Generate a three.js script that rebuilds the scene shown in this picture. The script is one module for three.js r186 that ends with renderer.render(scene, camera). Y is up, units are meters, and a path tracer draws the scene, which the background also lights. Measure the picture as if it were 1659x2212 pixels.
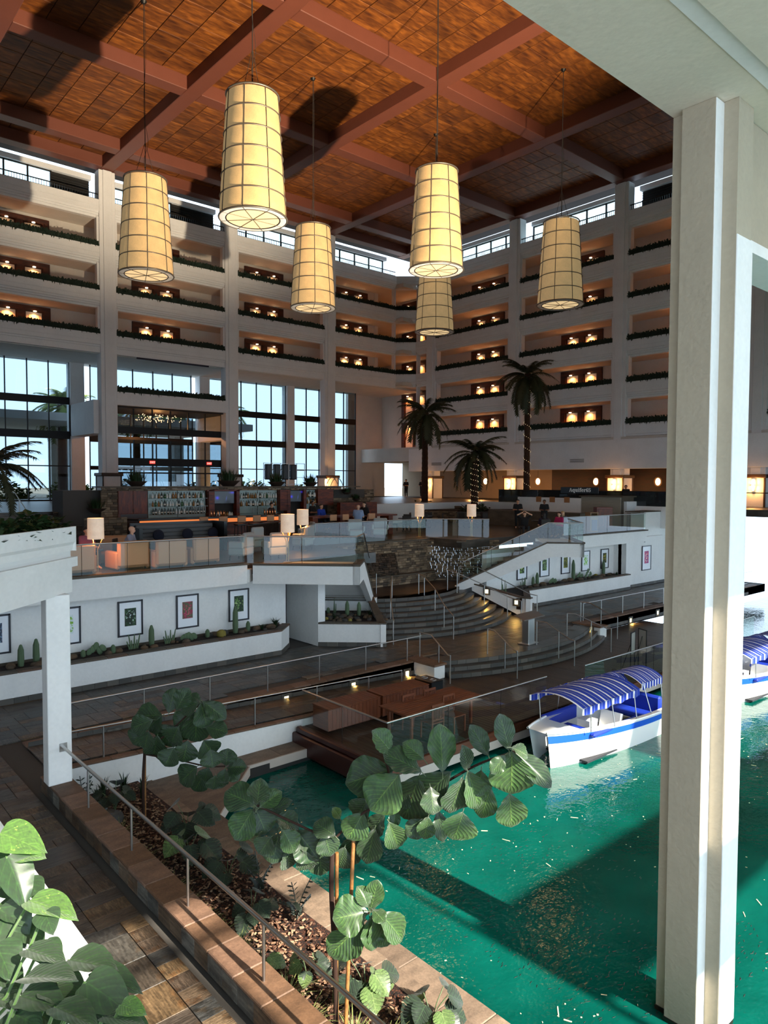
import * as THREE from 'three';
import { mergeGeometries } from 'three/addons/utils/BufferGeometryUtils.js';
import { RoundedBoxGeometry } from 'three/addons/geometries/RoundedBoxGeometry.js';
import { MarchingCubes } from 'three/addons/objects/MarchingCubes.js';
import { FontLoader } from 'three/addons/loaders/FontLoader.js';
import { TextGeometry } from 'three/addons/geometries/TextGeometry.js';
import { RectAreaLightUniformsLib } from 'three/addons/lights/RectAreaLightUniformsLib.js';
RectAreaLightUniformsLib.init();
const FONT = await new FontLoader().loadAsync('fonts/droid/droid_sans_bold.typeface.json');
const SERIF = await new FontLoader().loadAsync('fonts/droid/droid_serif_bold.typeface.json');
// ---------- camera, sky, sun, exposure (y = 0 is the promenade floor, eye on the upper terrace) ----------
const scene = new THREE.Scene();
const camera = new THREE.PerspectiveCamera(71.03, 1659 / 2212, 0.1, 600);
camera.position.set(0, 6.05, 0);
{
  const pitch = -2.38686659 * Math.PI / 180, roll = 0.21135613 * Math.PI / 180, yaw = 41.15472125 * Math.PI / 180;
  const f = new THREE.Vector3(Math.sin(yaw) * Math.cos(pitch), Math.sin(pitch), -Math.cos(yaw) * Math.cos(pitch));
  const r = new THREE.Vector3().crossVectors(f, new THREE.Vector3(0, 1, 0)).normalize(), u = new THREE.Vector3().crossVectors(r, f);
  camera.up.copy(u.multiplyScalar(Math.cos(roll)).addScaledVector(r, -Math.sin(roll)));
  camera.lookAt(camera.position.clone().add(f));
}
scene.background = new THREE.Color(0.62, 0.8, 1.0);
scene.backgroundIntensity = 3.2;
const sun = new THREE.DirectionalLight(new THREE.Color(1, 0.93, 0.8), 14);
sun.position.set(2 + 0.06 * 60, 0.70 * 60, 60); sun.target.position.set(2, 0, 0);
sun.shadow.camera.left = -60; sun.shadow.camera.right = 60; sun.shadow.camera.top = 60; sun.shadow.camera.bottom = -60; sun.shadow.camera.far = 220;
sun.shadow.mapSize.set(4096, 4096); sun.shadow.radius = 1.4;
sun.name = 'sun'; sun.target.name = 'sun_target'; scene.add(sun, sun.target);
// the sun's image in the lagoon throws light from the water up on to the timber ceiling
const glint = new THREE.SpotLight(new THREE.Color(1, 0.8, 0.55), 14000, 0, 0.44, 0.55, 2);
glint.position.set(17.5, -0.6, 3.6); glint.target.position.set(19, 30, -29); glint.shadow.radius = 16; glint.name = 'sun_on_water';
scene.add(glint, glint.target);
const renderer = new THREE.WebGLRenderer({ antialias: true });
renderer.toneMapping = THREE.LinearToneMapping;
renderer.toneMappingExposure = 1.12;
renderer.shadowMap.enabled = true;
// ---------- helpers ----------
let seed_ = 7;
const rnd = (a = 1, b) => { seed_ = (seed_ * 1664525 + 1013904223) >>> 0; const t = seed_ / 4294967296; return b === undefined ? t * a : a + t * (b - a); };
const pick = (a) => a[Math.floor(rnd(a.length))];
const V = (x, y, z) => new THREE.Vector3(x, y, z);
const { PI, sin, cos, hypot, atan2, floor, min, max, abs, sqrt } = Math;
// value noise that tiles with period p
const hash2 = (x, y, s) => { let h = (x * 374761393 + y * 668265263 + s * 982451653) | 0; h = Math.imul(h ^ (h >>> 13), 1274126177); return ((h ^ (h >>> 16)) >>> 0) / 4294967296; };
function vnoise(x, y, px, py, s) {
  const ix = floor(x), iy = floor(y), fx = x - ix, fy = y - iy, u = fx * fx * (3 - 2 * fx), v = fy * fy * (3 - 2 * fy);
  const m = (a, p) => ((a % p) + p) % p;
  const a = hash2(m(ix, px), m(iy, py), s), b = hash2(m(ix + 1, px), m(iy, py), s), c = hash2(m(ix, px), m(iy + 1, py), s), d = hash2(m(ix + 1, px), m(iy + 1, py), s);
  return a + (b - a) * u + (c - a) * v + (a - b - c + d) * u * v;
}
function fbm(u, v, fx, fy, oct, s) { let t = 0, a = 0.5, n = 0; for (let i = 0; i < oct; i++) { t += a * vnoise(u * fx, v * fy, fx, fy, s + i * 17); n += a; a *= 0.5; fx *= 2; fy *= 2; } return t / n; }
function tex(w, h, fn, srgb = true) {
  const d = new Uint8Array(w * h * 4);
  for (let y = 0; y < h; y++) for (let x = 0; x < w; x++) {
    const c = fn(x / w, y / h), k = (y * w + x) * 4;
    if (typeof c === 'number') d[k] = d[k + 1] = d[k + 2] = max(0, min(255, c * 255)); else { for (let i = 0; i < 3; i++) d[k + i] = max(0, min(255, c[i] * 255)); }
    d[k + 3] = 255;
  }
  const t = new THREE.DataTexture(d, w, h, THREE.RGBAFormat);
  t.magFilter = THREE.LinearFilter; t.minFilter = THREE.LinearMipmapLinearFilter; t.generateMipmaps = true; t.wrapS = t.wrapT = THREE.RepeatWrapping; t.needsUpdate = true;
  if (srgb) t.colorSpace = THREE.SRGBColorSpace;
  return t;
}
const mixc = (a, b, t) => [a[0] + (b[0] - a[0]) * t, a[1] + (b[1] - a[1]) * t, a[2] + (b[2] - a[2]) * t];
const hexc = (h) => [(h >> 16 & 255) / 255, (h >> 8 & 255) / 255, (h & 255) / 255];
const ss = (a, b, x) => { const t = max(0, min(1, (x - a) / (b - a))); return t * t * (3 - 2 * t); };
const T = {
  stucco: tex(512, 512, (u, v) => 0.35 + 0.65 * fbm(u, v, 48, 48, 3, 3) * (0.6 + 0.4 * fbm(u, v, 8, 8, 2, 9)), false),
  wall: tex(512, 512, (u, v) => { const n = fbm(u, v, 6, 6, 4, 21), m = fbm(u, v, 60, 60, 2, 5); const g = 0.93 + 0.05 * n + 0.03 * m; return [g, g, g]; }),
  slate: tex(1024, 1024, (u, v) => { const w = fbm(u, v, 4, 4, 4, 31), s = fbm(u + w * 0.12, v, 6, 60, 4, 33), k = fbm(u, v, 40, 40, 3, 35); const g = 0.62 + 0.5 * (s - 0.5) + 0.35 * (w - 0.5) + 0.22 * (k - 0.5); const t = ss(0.5, 0.75, fbm(u, v, 5, 9, 3, 39)); return mixc([g, g * 0.98, g * 0.95], [g * 1.06, g * 0.9, g * 0.74], t * 0.7); }),
  sand: tex(512, 512, (u, v) => { const n = fbm(u, v, 5, 14, 5, 41), k = fbm(u, v, 90, 90, 2, 43); const g = 0.78 + 0.3 * (n - 0.5) + 0.16 * (k - 0.5); return [g, g * 0.95, g * 0.88]; }),
  veneer: tex(1024, 1024, (u, v) => { const w = fbm(u, v, 5, 5, 3, 51), s = fbm(u * 1 + 0.05 * w, v + 0.03 * w, 5, 26, 4, 53), q = fbm(u, v, 12, 90, 3, 57), fl = fbm(u, v, 9, 16, 2, 59); const t = 0.5 + 0.95 * (s - 0.5) + 0.35 * (q - 0.5) + 0.3 * (fl - 0.5); return mixc([0.36, 0.2, 0.09], [0.88, 0.62, 0.34], max(0, min(1, t))); }),
  teak: tex(512, 512, (u, v) => { const s = fbm(u, v, 3, 40, 4, 61), q = fbm(u, v, 8, 120, 2, 63); const t = s * 0.7 + q * 0.3; return mixc([0.5, 0.42, 0.36], [1, 0.95, 0.9], t); }),
  fabric: tex(256, 256, (u, v) => { const n = fbm(u, v, 4, 4, 4, 71), c = fbm(u, v, 64, 64, 1, 73); const g = 0.9 + 0.16 * (n - 0.5) + 0.08 * (c - 0.5); return [g, g, g]; }),
  ripple: tex(1024, 1024, (u, v) => fbm(u, v, 10, 14, 4, 81) * 0.75 + 0.25 * fbm(u, v, 40, 60, 2, 83), false),
  water: tex(1024, 1024, (u, v) => { const n = fbm(u, v, 4, 5, 5, 91), m = fbm(u, v, 9, 12, 3, 95); const g = 0.8 + 0.36 * (n - 0.5) + 0.2 * (m - 0.5); return [g * (0.9 + 0.4 * (m - 0.5)), g, g * 0.98]; }),
  mulch: tex(512, 512, (u, v) => { const n = fbm(u, v, 50, 70, 3, 101), m = fbm(u, v, 90, 30, 2, 103); const t = ss(0.35, 0.7, n * 0.6 + m * 0.4); return mixc([0.1, 0.06, 0.045], [0.5, 0.34, 0.25], t); }),
  bark: tex(256, 512, (u, v) => { const n = fbm(u, v, 10, 60, 3, 111), r = abs(((v * 26 + 0.3 * fbm(u, v, 6, 12, 2, 113)) % 1) - 0.5) * 2; return mixc([0.18, 0.13, 0.09], [0.62, 0.5, 0.38], n * 0.6 + r * 0.4); }),
  ground: tex(256, 256, (u, v) => { const n = fbm(u, v, 6, 6, 5, 121); return mixc([0.5, 0.47, 0.42], [0.8, 0.76, 0.7], n); }),
};
const mats = {};
function M(name, o, Cls = THREE.MeshStandardMaterial) { if (!mats[name]) { if (typeof o.color === 'number' || typeof o.color === 'string') o.color = new THREE.Color(o.color); mats[name] = new Cls(o); mats[name].name = name; } return mats[name]; }
const phys = THREE.MeshPhysicalMaterial;
const rep = (t, x, y = x) => { const c = t.clone(); c.repeat.set(x, y); c.needsUpdate = true; return c; };
// geometry
function clean(g) { const n = g.index ? g.toNonIndexed() : g; for (const k of Object.keys(n.attributes)) if (!['position', 'normal', 'uv', 'color'].includes(k)) n.deleteAttribute(k); if (!n.attributes.uv) n.setAttribute('uv', new THREE.BufferAttribute(new Float32Array(n.attributes.position.count * 2), 2)); return n; }
const merge = (a) => a.length === 1 ? a[0] : mergeGeometries(a.map(clean), false);
// texture coordinates in metres from the face's main direction
function uvm(g, k = 1, ox = 0, oy = 0, turn = false) {
  g = clean(g); const p = g.attributes.position, n = g.attributes.normal, uv = new Float32Array(p.count * 2);
  for (let i = 0; i < p.count; i++) {
    const ax = abs(n.getX(i)), ay = abs(n.getY(i)), az = abs(n.getZ(i)); let a, b;
    if (ay >= ax && ay >= az) { a = p.getX(i); b = p.getZ(i); } else if (ax > az) { a = p.getZ(i); b = p.getY(i); } else { a = p.getX(i); b = p.getY(i); }
    if (turn) [a, b] = [b, a];
    uv[2 * i] = a * k + ox; uv[2 * i + 1] = b * k + oy;
  }
  g.setAttribute('uv', new THREE.BufferAttribute(uv, 2)); return g;
}
const box = (w, h, d, x = 0, y = 0, z = 0) => new THREE.BoxGeometry(w, h, d).translate(x, y, z);
// box from corner to corner
const bx = (x0, x1, y0, y1, z0, z1) => box(x1 - x0, y1 - y0, z1 - z0, (x0 + x1) / 2, (y0 + y1) / 2, (z0 + z1) / 2);
// box with chamfered edges
function cbox(w, h, d, c = 0.01, x = 0, y = 0, z = 0) {
  const pts = [], id = {}; c = min(c, w * 0.45, h * 0.45, d * 0.45);
  const tri = (a, b, e) => pts.push(a, b, e), quad = (a, b, e, f) => { tri(a, b, e); tri(a, e, f); };
  const P = (sx, sy, sz, ax) => V(sx * (w / 2 - (ax === 0 ? 0 : c)), sy * (h / 2 - (ax === 1 ? 0 : c)), sz * (d / 2 - (ax === 2 ? 0 : c)));
  const out = (l) => { const m = l.reduce((s, q) => s.clone().add(q), V(0, 0, 0)), n = l[1].clone().sub(l[0]).cross(l[2].clone().sub(l[0])); return n.dot(m) < 0 ? l.slice().reverse() : l; };
  const add = (l) => { l = out(l); if (l.length === 4) quad(...l); else tri(...l); };
  for (const s of [-1, 1]) {
    add([P(s, -1, -1, 0), P(s, 1, -1, 0), P(s, 1, 1, 0), P(s, -1, 1, 0)]); add([P(-1, s, -1, 1), P(1, s, -1, 1), P(1, s, 1, 1), P(-1, s, 1, 1)]); add([P(-1, -1, s, 2), P(1, -1, s, 2), P(1, 1, s, 2), P(-1, 1, s, 2)]);
    for (const t of [-1, 1]) {
      add([P(s, t, -1, 0), P(s, t, 1, 0), P(s, t, 1, 1), P(s, t, -1, 1)]); add([P(-1, s, t, 1), P(1, s, t, 1), P(1, s, t, 2), P(-1, s, t, 2)]); add([P(s, -1, t, 0), P(s, 1, t, 0), P(s, 1, t, 2), P(s, -1, t, 2)]);
      for (const q of [-1, 1]) add([P(s, t, q, 0), P(s, t, q, 1), P(s, t, q, 2)]);
    }
  }
  const g = new THREE.BufferGeometry().setFromPoints(pts); g.computeVertexNormals(); g.setAttribute('uv', new THREE.BufferAttribute(new Float32Array(pts.length * 2), 2));
  return g.translate(x, y, z);
}
const cbx = (x0, x1, y0, y1, z0, z1, c = 0.01) => cbox(x1 - x0, y1 - y0, z1 - z0, c, (x0 + x1) / 2, (y0 + y1) / 2, (z0 + z1) / 2);
const cyl = (r0, r1, h, n = 12, x = 0, y = 0, z = 0, open = false) => new THREE.CylinderGeometry(r1, r0, h, n, 1, open).translate(x, y + h / 2, z);   // base radius first, from y upwards
const ball = (r, x = 0, y = 0, z = 0, w = 10, h = 7) => new THREE.SphereGeometry(r, w, h).translate(x, y, z);
// round bar from a to b
function bar(a, b, r, n = 8, r1) { const d = b.clone().sub(a), l = d.length(), g = new THREE.CylinderGeometry(r1 ?? r, r, l, n, 1).translate(0, l / 2, 0); g.applyQuaternion(new THREE.Quaternion().setFromUnitVectors(V(0, 1, 0), d.normalize())); return g.translate(a.x, a.y, a.z); }
function rail(pts, r, n = 8) { const l = []; pts.forEach((p, i) => { if (i) l.push(bar(pts[i - 1], p, r, n)); if (i && i < pts.length - 1) l.push(ball(r, p.x, p.y, p.z, n, 5)); }); return merge(l); }
// beam of square section from a to b
function beam(a, b, w, h) { const d = b.clone().sub(a), l = d.length(), g = new THREE.BoxGeometry(w, h, l), m = new THREE.Matrix4().lookAt(a, b, V(0, 1, 0)); g.applyMatrix4(m); const c = a.clone().add(b).multiplyScalar(0.5); return g.translate(c.x, c.y, c.z); }
// upright prism over a plan [x, z], from y0 to y1
function prism(plan, y0, y1, bevel = 0) {
  const s = new THREE.Shape(plan.map(([x, z]) => new THREE.Vector2(x, -z)));
  const g = new THREE.ExtrudeGeometry(s, { depth: y1 - y0 - 2 * bevel, bevelEnabled: bevel > 0, bevelSize: bevel, bevelThickness: bevel, bevelOffset: -bevel, bevelSegments: 1, curveSegments: 8 });
  return g.rotateX(-PI / 2).translate(0, y0 + bevel, 0);
}
// profile [z, y] pushed along x from x0 to x1
function pushX(prof, x0, x1) { const s = new THREE.Shape(prof.map(([z, y]) => new THREE.Vector2(-z, y))); return new THREE.ExtrudeGeometry(s, { depth: x1 - x0, bevelEnabled: false }).rotateY(PI / 2).translate(x0, 0, 0); }
const lathe = (prof, n = 24) => new THREE.LatheGeometry(prof.map(([r, y]) => new THREE.Vector2(r, y)), n);
function curveTube(pts, r, seg = 20, n = 6) { return new THREE.TubeGeometry(new THREE.CatmullRomCurve3(pts), seg, r, n, false); }
function tint(g, c) { g = clean(g); const n = g.attributes.position.count, a = new Float32Array(n * 3); for (let i = 0; i < n; i++) { a[3 * i] = c[0]; a[3 * i + 1] = c[1]; a[3 * i + 2] = c[2]; } g.setAttribute('color', new THREE.BufferAttribute(a, 3)); return g; }
// naming
const taken = {};
function numbered(n) { const b = n.replace(/_\d{3}$/, ''); const k = taken[b] = (taken[b] ?? -1) + 1; return k ? b + '_' + String(k).padStart(3, '0') : b; }
function thing(name, label, category, [x, y, z] = [0, 0, 0], turn = 0, group) { const o = new THREE.Group(); o.name = numbered(name); o.position.set(x, y, z); o.rotation.y = turn; o.userData = { label, category }; if (group) o.userData.group = group; scene.add(o); return o; }
function structure(name, numberIt = false) { const o = new THREE.Group(); o.name = numberIt ? numbered(name) : name; o.userData = { kind: 'structure' }; scene.add(o); return o; }
function part(parent, name, g, m, label) { const o = new THREE.Mesh(Array.isArray(g) ? merge(g) : g, m); o.name = name; if (label) o.userData.label = label; parent.add(o); return o; }
function sub(parent, name) { const o = new THREE.Group(); o.name = name; parent.add(o); return o; }
function single(name, label, category, g, m, group) { const o = new THREE.Mesh(Array.isArray(g) ? merge(g) : g, m); o.name = numbered(name); o.userData = { label, category }; if (group) o.userData.group = group; scene.add(o); return o; }
function again(root, [x, y, z], turn, label, group) { const r = root.clone(); r.name = numbered(root.name); r.userData = { ...root.userData }; scene.add(r); r.position.set(x, y, z); if (turn !== undefined) r.rotation.y = turn; if (label) r.userData.label = label; if (group) r.userData.group = group; return r; }
// common materials
const WALL = M('white_plaster', { color: 0xe9e8e4, map: T.wall, bumpMap: T.stucco, bumpScale: 0.004, roughness: 0.9 });
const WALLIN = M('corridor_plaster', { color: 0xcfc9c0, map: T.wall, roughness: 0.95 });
const FASCIA = M('facade_paint', { color: 0xe2e2e2, map: T.wall, roughness: 0.85 });
const GREIGE = M('beige_stucco', { color: 0xb3a690, map: T.wall, bumpMap: rep(T.stucco, 1.2), bumpScale: 0.012, roughness: 0.95 });
const CREAM = M('cream_stucco', { color: 0xe3d8c4, map: T.wall, bumpMap: rep(T.stucco, 1.2), bumpScale: 0.006, roughness: 0.92 });
const TRIMW = M('white_trim_paint', { color: 0xf0eee9, map: T.wall, roughness: 0.7 });
const STEEL = M('brushed_steel', { color: 0xb9b6b2, metalness: 1, roughness: 0.32 });
const DARK = M('dark_bronze_metal', { color: 0x1c1a19, metalness: 0.4, roughness: 0.5 });
const GLASS = M('clear_glass', { color: 0xf2f8f5, transmission: 1, thickness: 0, roughness: 0, ior: 1.5 }, phys);
const GLASSW = M('tinted_window_glass', { color: 0xc9d2d6, transmission: 1, thickness: 0, roughness: 0, ior: 1.5 }, phys);
const REDBEAM = M('red_brown_steel', { color: 0x6b3a2b, roughness: 0.55, map: T.wall });
const IVY = M('dark_ivy', { color: 0x14291c, roughness: 0.75, side: THREE.DoubleSide });
const WARMLAMP = M('warm_lamp_glow', { color: 0xffe8c8, emissive: new THREE.Color(1, 0.72, 0.42), emissiveIntensity: 6 });
const LIGHTS = { n: 0 };
function spot(x, y, z, tx, ty, tz, I, angle = 1.0, pen = 0.8, col = 0xffb070, r = 2) { const l = new THREE.SpotLight(new THREE.Color(col), I, 0, angle, pen, 2); l.position.set(x, y, z); l.target.position.set(tx, ty, tz); l.name = 'lamp_light_' + LIGHTS.n; l.target.name = 'lamp_aim_' + LIGHTS.n++; l.shadow.radius = r; scene.add(l, l.target); return l; }
function point(x, y, z, I, col = 0xffb070, r = 2) { const l = new THREE.PointLight(new THREE.Color(col), I, 0, 2); l.position.set(x, y, z); l.name = 'lamp_light_' + LIGHTS.n++; l.shadow.radius = r; scene.add(l); return l; }
const SLATES = [0x6d6b69, 0x77746f, 0x625f5c, 0x7d7368, 0x6a6058, 0x85766a, 0x5d5f60].map((c, i) => M('slate_' + i, { color: c, map: T.slate, bumpMap: T.slate, bumpScale: 0.006, roughness: 0.42 }));
const WARMSL = [0x8a7561, 0x7d6a58, 0x94806c, 0x6f5f52, 0x9a7f5f, 0x756a5f, 0xa28a70].map((c, i) => M('warm_slate_' + i, { color: c, map: T.slate, bumpMap: T.slate, bumpScale: 0.006, roughness: 0.5 }));
const RISERS = [0x8b8880, 0x7b7a75, 0x97928a, 0x85807a, 0xa39c92].map((c, i) => M('riser_stone_' + i, { color: c, map: T.slate, roughness: 0.6 }));
const SAND = [0x8d6f5b, 0x83654f, 0x96796a, 0x7a604f].map((c, i) => M('sandstone_cap_' + i, { color: c, map: T.sand, bumpMap: T.sand, bumpScale: 0.004, roughness: 0.65 }));
const CAPST = M('grey_cap_stone', { color: 0x6f675d, map: T.sand, roughness: 0.7 });
const GROUT = M('grout', { color: 0x4a4540, roughness: 0.9 });
// ---------- the atrium: back wall (z = -49.5), right wall (x = 46), galleries, ceiling ----------
const ZA = -49.5, XB = 46, TOPS = [24.93, 21.85, 18.93, 16.01, 13.11, 10.21];
const CAPY = 27.0, PANY = 27.7;
// stepped profile of a gallery parapet, top at y = 0, front at z = 0
const parapetProf = (yt) => [[0, yt], [0, yt - 0.45], [-0.035, yt - 0.45], [-0.035, yt - 0.49], [0, yt - 0.49], [0, yt - 0.72], [-0.06, yt - 0.76], [-0.06, yt - 0.86], [-0.13, yt - 0.9], [-0.13, yt - 0.99], [-0.21, yt - 1.03], [-0.21, yt - 1.17], [-0.55, yt - 1.17], [-0.55, yt - 0.95], [-0.22, yt - 0.95], [-0.22, yt]];
const floorNames = ['top', 'sixth', 'fifth', 'fourth', 'third', 'second'];
function ivyGeometry(len) {
  const p = [], n = Math.round(len * 95);
  const tri = (a, b, c) => p.push(...a, ...b, ...c);
  for (let i = 0; i < n; i++) {
    const x = rnd(-len / 2, len / 2), y = rnd(0.02, 0.42), z = rnd(-0.1, 0.16), w = rnd(0.03, 0.07), h = rnd(0.1, 0.24), t = rnd(-0.06, 0.06), q = rnd(0.02, 0.08);
    tri([x - w, y, z], [x + w, y, z + t], [x + t, y - h, z + q]);
    tri([x - w, y, z], [x + t * 2, y + h * 0.35, z], [x + w, y, z + t]);
  }
  const g = new THREE.BufferGeometry(); g.setAttribute('position', new THREE.Float32BufferAttribute(p, 3)); g.computeVertexNormals();
  return merge([g, box(len, 0.34, 0.14, 0, 0.17, -0.03)]);
}
const IVYG = ivyGeometry(8.25), DOORM = M('white_door', { color: 0xe8dccb, roughness: 0.5 }), PANELM = M('brown_wall_panel', { color: 0x6d4a33, map: T.veneer, roughness: 0.55 });
const LOUV = M('black_louvre', { color: 0x141312, roughness: 0.6 });
const alcoveGeo = {
  surround: merge([bx(-1.85, 1.85, 2.16, 2.5, 0, 0.16), bx(-1.85, -1.42, 0, 2.16, 0, 0.16), bx(1.42, 1.85, 0, 2.16, 0, 0.16), bx(-0.22, 0.22, 0, 2.16, 0, 0.16), bx(-1.85, 1.85, 0, 2.5, -0.04, 0.02)]),
  door: merge([cbx(-0.5, 0.5, 0, 2.1, 0, 0.05, 0.01), cbx(-0.34, 0.34, 1.2, 1.92, 0.04, 0.065, 0.02), cbx(-0.34, 0.34, 0.2, 1.02, 0.04, 0.065, 0.02)]),
  knob: merge([box(0.05, 0.16, 0.03, 0.4, 1.02, 0.07), bar(V(0.4, 1.04, 0.08), V(0.28, 1.04, 0.12), 0.012)]),
  lamp: cyl(0.1, 0.1, 0.05, 14, 0, 2.1, 0.3),
};
function alcove(x, y, z, turn, both = true) {
  const g = structure('door_1', false); taken['door'] = (taken['door'] ?? 0) + 1; g.name = 'door_' + taken['door']; g.position.set(x, y, z); g.rotation.y = turn;
  part(g, 'surround', uvm(alcoveGeo.surround.clone(), 0.4), PANELM);
  for (const s of [-0.82, 0.82]) {
    const d = part(g, 'door_leaf', alcoveGeo.door, DOORM); d.position.x = s; part(d, 'handle', alcoveGeo.knob, STEEL);
    const l = part(g, 'downlight', alcoveGeo.lamp, WARMLAMP); l.position.x = s;
    const w = V(s, 2.07, 0.32).applyAxisAngle(V(0, 1, 0), turn).add(V(x, y, z)), t = V(s, 0.9, 0.12).applyAxisAngle(V(0, 1, 0), turn).add(V(x, y, z));
    spot(w.x, w.y, w.z, t.x, t.y, t.z, 11, 1.15, 0.9, 0xff9a52, 2);
  }
  return g;
}
// one wall of galleries: origin at the facade plane, x along the wall, z towards the hall
function gallery(name, wallWord, pos, turn, cols, ends, floors, bottom, doorsAt, alcoveBase) {
  const root = structure(name); root.position.copy(pos); root.rotation.y = turn;
  const yb = bottom, [e0, e1] = ends;
  cols.forEach((c) => {
    const g = [cbx(c - 0.55, c + 0.55, yb, 26.95, -0.75, 0.03, 0.03), cbx(c - 0.3, c + 0.3, yb, 26.95, 0, 0.11, 0.02)];
    part(root, 'column', uvm(merge(g), 0.3), FASCIA);
  });
  const segs = []; let last = e0; for (const c of [...cols, null]) { const b = c === null ? e1 : c - 0.55; if (b - last > 0.4) segs.push([last, b]); last = c === null ? e1 : c + 0.55; }
  floors.forEach((k) => {
    const yt = TOPS[k];
    segs.forEach(([a, b]) => part(root, 'parapet', uvm(pushX(parapetProf(yt), a, b), 0.3), FASCIA));
    part(root, 'gallery_slab', uvm(bx(e0, e1, yt - 1.12, yt - 0.78, -2.75, -0.3), 0.3), WALLIN);
    // stepped jamb mouldings of each opening
    segs.forEach(([a, b]) => { if (k < floors.length - 1 || bottom < yt - 2) for (const [q, s] of [[a, 1], [b, -1]]) { const h1 = yt - 1.1, h0 = (TOPS[k + 1] ?? yt - 3) - 0.0; if (floors.includes(k + 1)) part(root, 'jamb', uvm(bx(min(q, q + s * 0.14), max(q, q + s * 0.14), h0, h1, -0.5, -0.1), 0.3), FASCIA); } });
  });
  part(root, 'gallery_back_wall', uvm(bx(e0, e1, TOPS[floors[floors.length - 1]] - 1.1, 24.2, -2.9, -2.6), 0.3), WALLIN);
  // ivy on every parapet but the top one
  floors.forEach((k) => {
    if (!k) return;
    segs.forEach(([a, b], i) => {
      if (b - a < 1.5) return;
      const m = V((a + b) / 2, TOPS[k], -0.12).applyAxisAngle(V(0, 1, 0), turn).add(pos);
      const o = single('ivy_hedge', `dark green ivy hedge on the ${floorNames[k]}-floor parapet, bay ${['one', 'two', 'three', 'four', 'five', 'six'][i]} of the ${wallWord}`, 'hedge', IVYG, IVY, 'ivy hedges along the gallery parapets');
      o.position.copy(m); o.rotation.y = turn; o.scale.set((b - a - 0.02) / 8.25, 1, 1);
    });
  });
  // top gallery: railing and clerestory glazing
  segs.forEach(([a, b]) => {
    const y0 = TOPS[0], g = [bx(a, b, y0 + 0.36, y0 + 0.42, -0.2, -0.14), bx(a, b, y0 + 0.05, y0 + 0.08, -0.19, -0.15)];
    for (let x = a + 0.1; x < b; x += 0.16) g.push(bx(x - 0.012, x + 0.012, y0, y0 + 0.38, -0.185, -0.155));
    part(root, 'railing', merge(g), DARK);
    part(root, 'lintel', uvm(bx(a, b, 26.62, 26.95, -1.75, -1.4), 0.3), FASCIA);
  });
  return { root, segs };
}
const backCols = [-0.5, 8.9, 18.3, 27.7, 37.1];
const backG = gallery('wall_back', 'back wall', V(0, 0, ZA), 0, backCols, [-9.8, 44.7], [0, 1, 2, 3], 4.6, [], 0);
const rightCols = [-46.3, -36.9, -27.5, -18.1, -8.7];
const rightG = gallery('wall_right', 'right wall', V(XB, 0, 0), -PI / 2, rightCols, [-48.3, 6], [0, 1, 2, 3, 4, 5], 4.6, [], 0);
function clerestory(G, glass, louv) {
  const y0 = 24.2, y1 = 26.65, z = -1.65;
  for (const [a, b] of glass) {
    const n = Math.max(1, Math.round((b - a) / 1.55)), w = (b - a) / n;
    part(G.root, 'window_glazing', bx(a, b, y0, y1, z - 0.005, z + 0.005), GLASS);
    const g = []; for (let i = 0; i <= n; i++) g.push(bx(a + i * w - 0.05, a + i * w + 0.05, y0, y1, z - 0.06, z + 0.06)); g.push(bx(a, b, y1 - 0.1, y1, z - 0.06, z + 0.06));
    part(G.root, 'window_mullions', merge(g), DARK);
  }
  for (const [a, b] of louv) { const g = [bx(a, b, y0, y1, z - 0.1, z - 0.06)]; for (let y = y0 + 0.1; y < y1; y += 0.17) g.push(box(b - a, 0.015, 0.16).rotateX(0.6).translate((a + b) / 2, y, z)); part(G.root, 'louvre_panel', merge(g), LOUV); }
}
clerestory(backG, [[-9, -1.1], [0.1, 8.3], [9.5, 15.2], [18.9, 23.6], [28.3, 36.5], [37.7, 44.4]], [[15.2, 17.7], [23.6, 27.1]]);
clerestory(rightG, [[-45.7, -37.5], [-36.3, -28.1], [-24.2, -18.7], [-17.5, -9.3], [-8.1, 5]], [[-48.3, -46.9], [-26.9, -24.2]]);
// chamfered corner of the galleries
{
  const root = structure('wall_corner'); const L = hypot(1.3, 1.2), a = atan2(-1.2, 1.3);
  for (const k of [0, 1, 2, 3]) { const g = pushX(parapetProf(TOPS[k]), -L / 2 - 0.05, L / 2 + 0.05).rotateY(-0.745 + 0).translate(45.35, 0, -48.9); part(root, 'parapet', uvm(g, 0.3), FASCIA);
    if (k) { const o = single('ivy_hedge', `dark green ivy hedge on the ${floorNames[k]}-floor parapet in the corner of the two gallery walls`, 'hedge', IVYG, IVY, 'ivy hedges along the gallery parapets'); o.position.set(45.35 + 0.08, TOPS[k], -48.9 - 0.08); o.rotation.y = -0.745; o.scale.x = (L + 0.1) / 8.25; }
    part(root, 'gallery_slab', bx(44.7, 48.6, TOPS[k] - 1.12, TOPS[k] - 0.78, -56, -48.6), WALLIN); }
  part(root, 'gallery_end_wall', uvm(bx(44.2, 49, 3, 27, -56.4, -56), 0.3), WALLIN);
  part(root, 'gallery_end_wall', uvm(bx(44.2, 44.6, 14.9, 24, -56, -52), 0.3), WALLIN);
  part(root, 'gallery_back_wall', uvm(bx(48.6, 48.9, 9, 24.2, -56, -48), 0.3), WALLIN);
}
const fl = (k) => TOPS[k] - 0.78;
for (const k of [1, 2, 3]) for (const x of [4.1, 13.45, 22.8, 32.15, 41.45]) alcove(x, fl(k), ZA - 2.6, 0);
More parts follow.
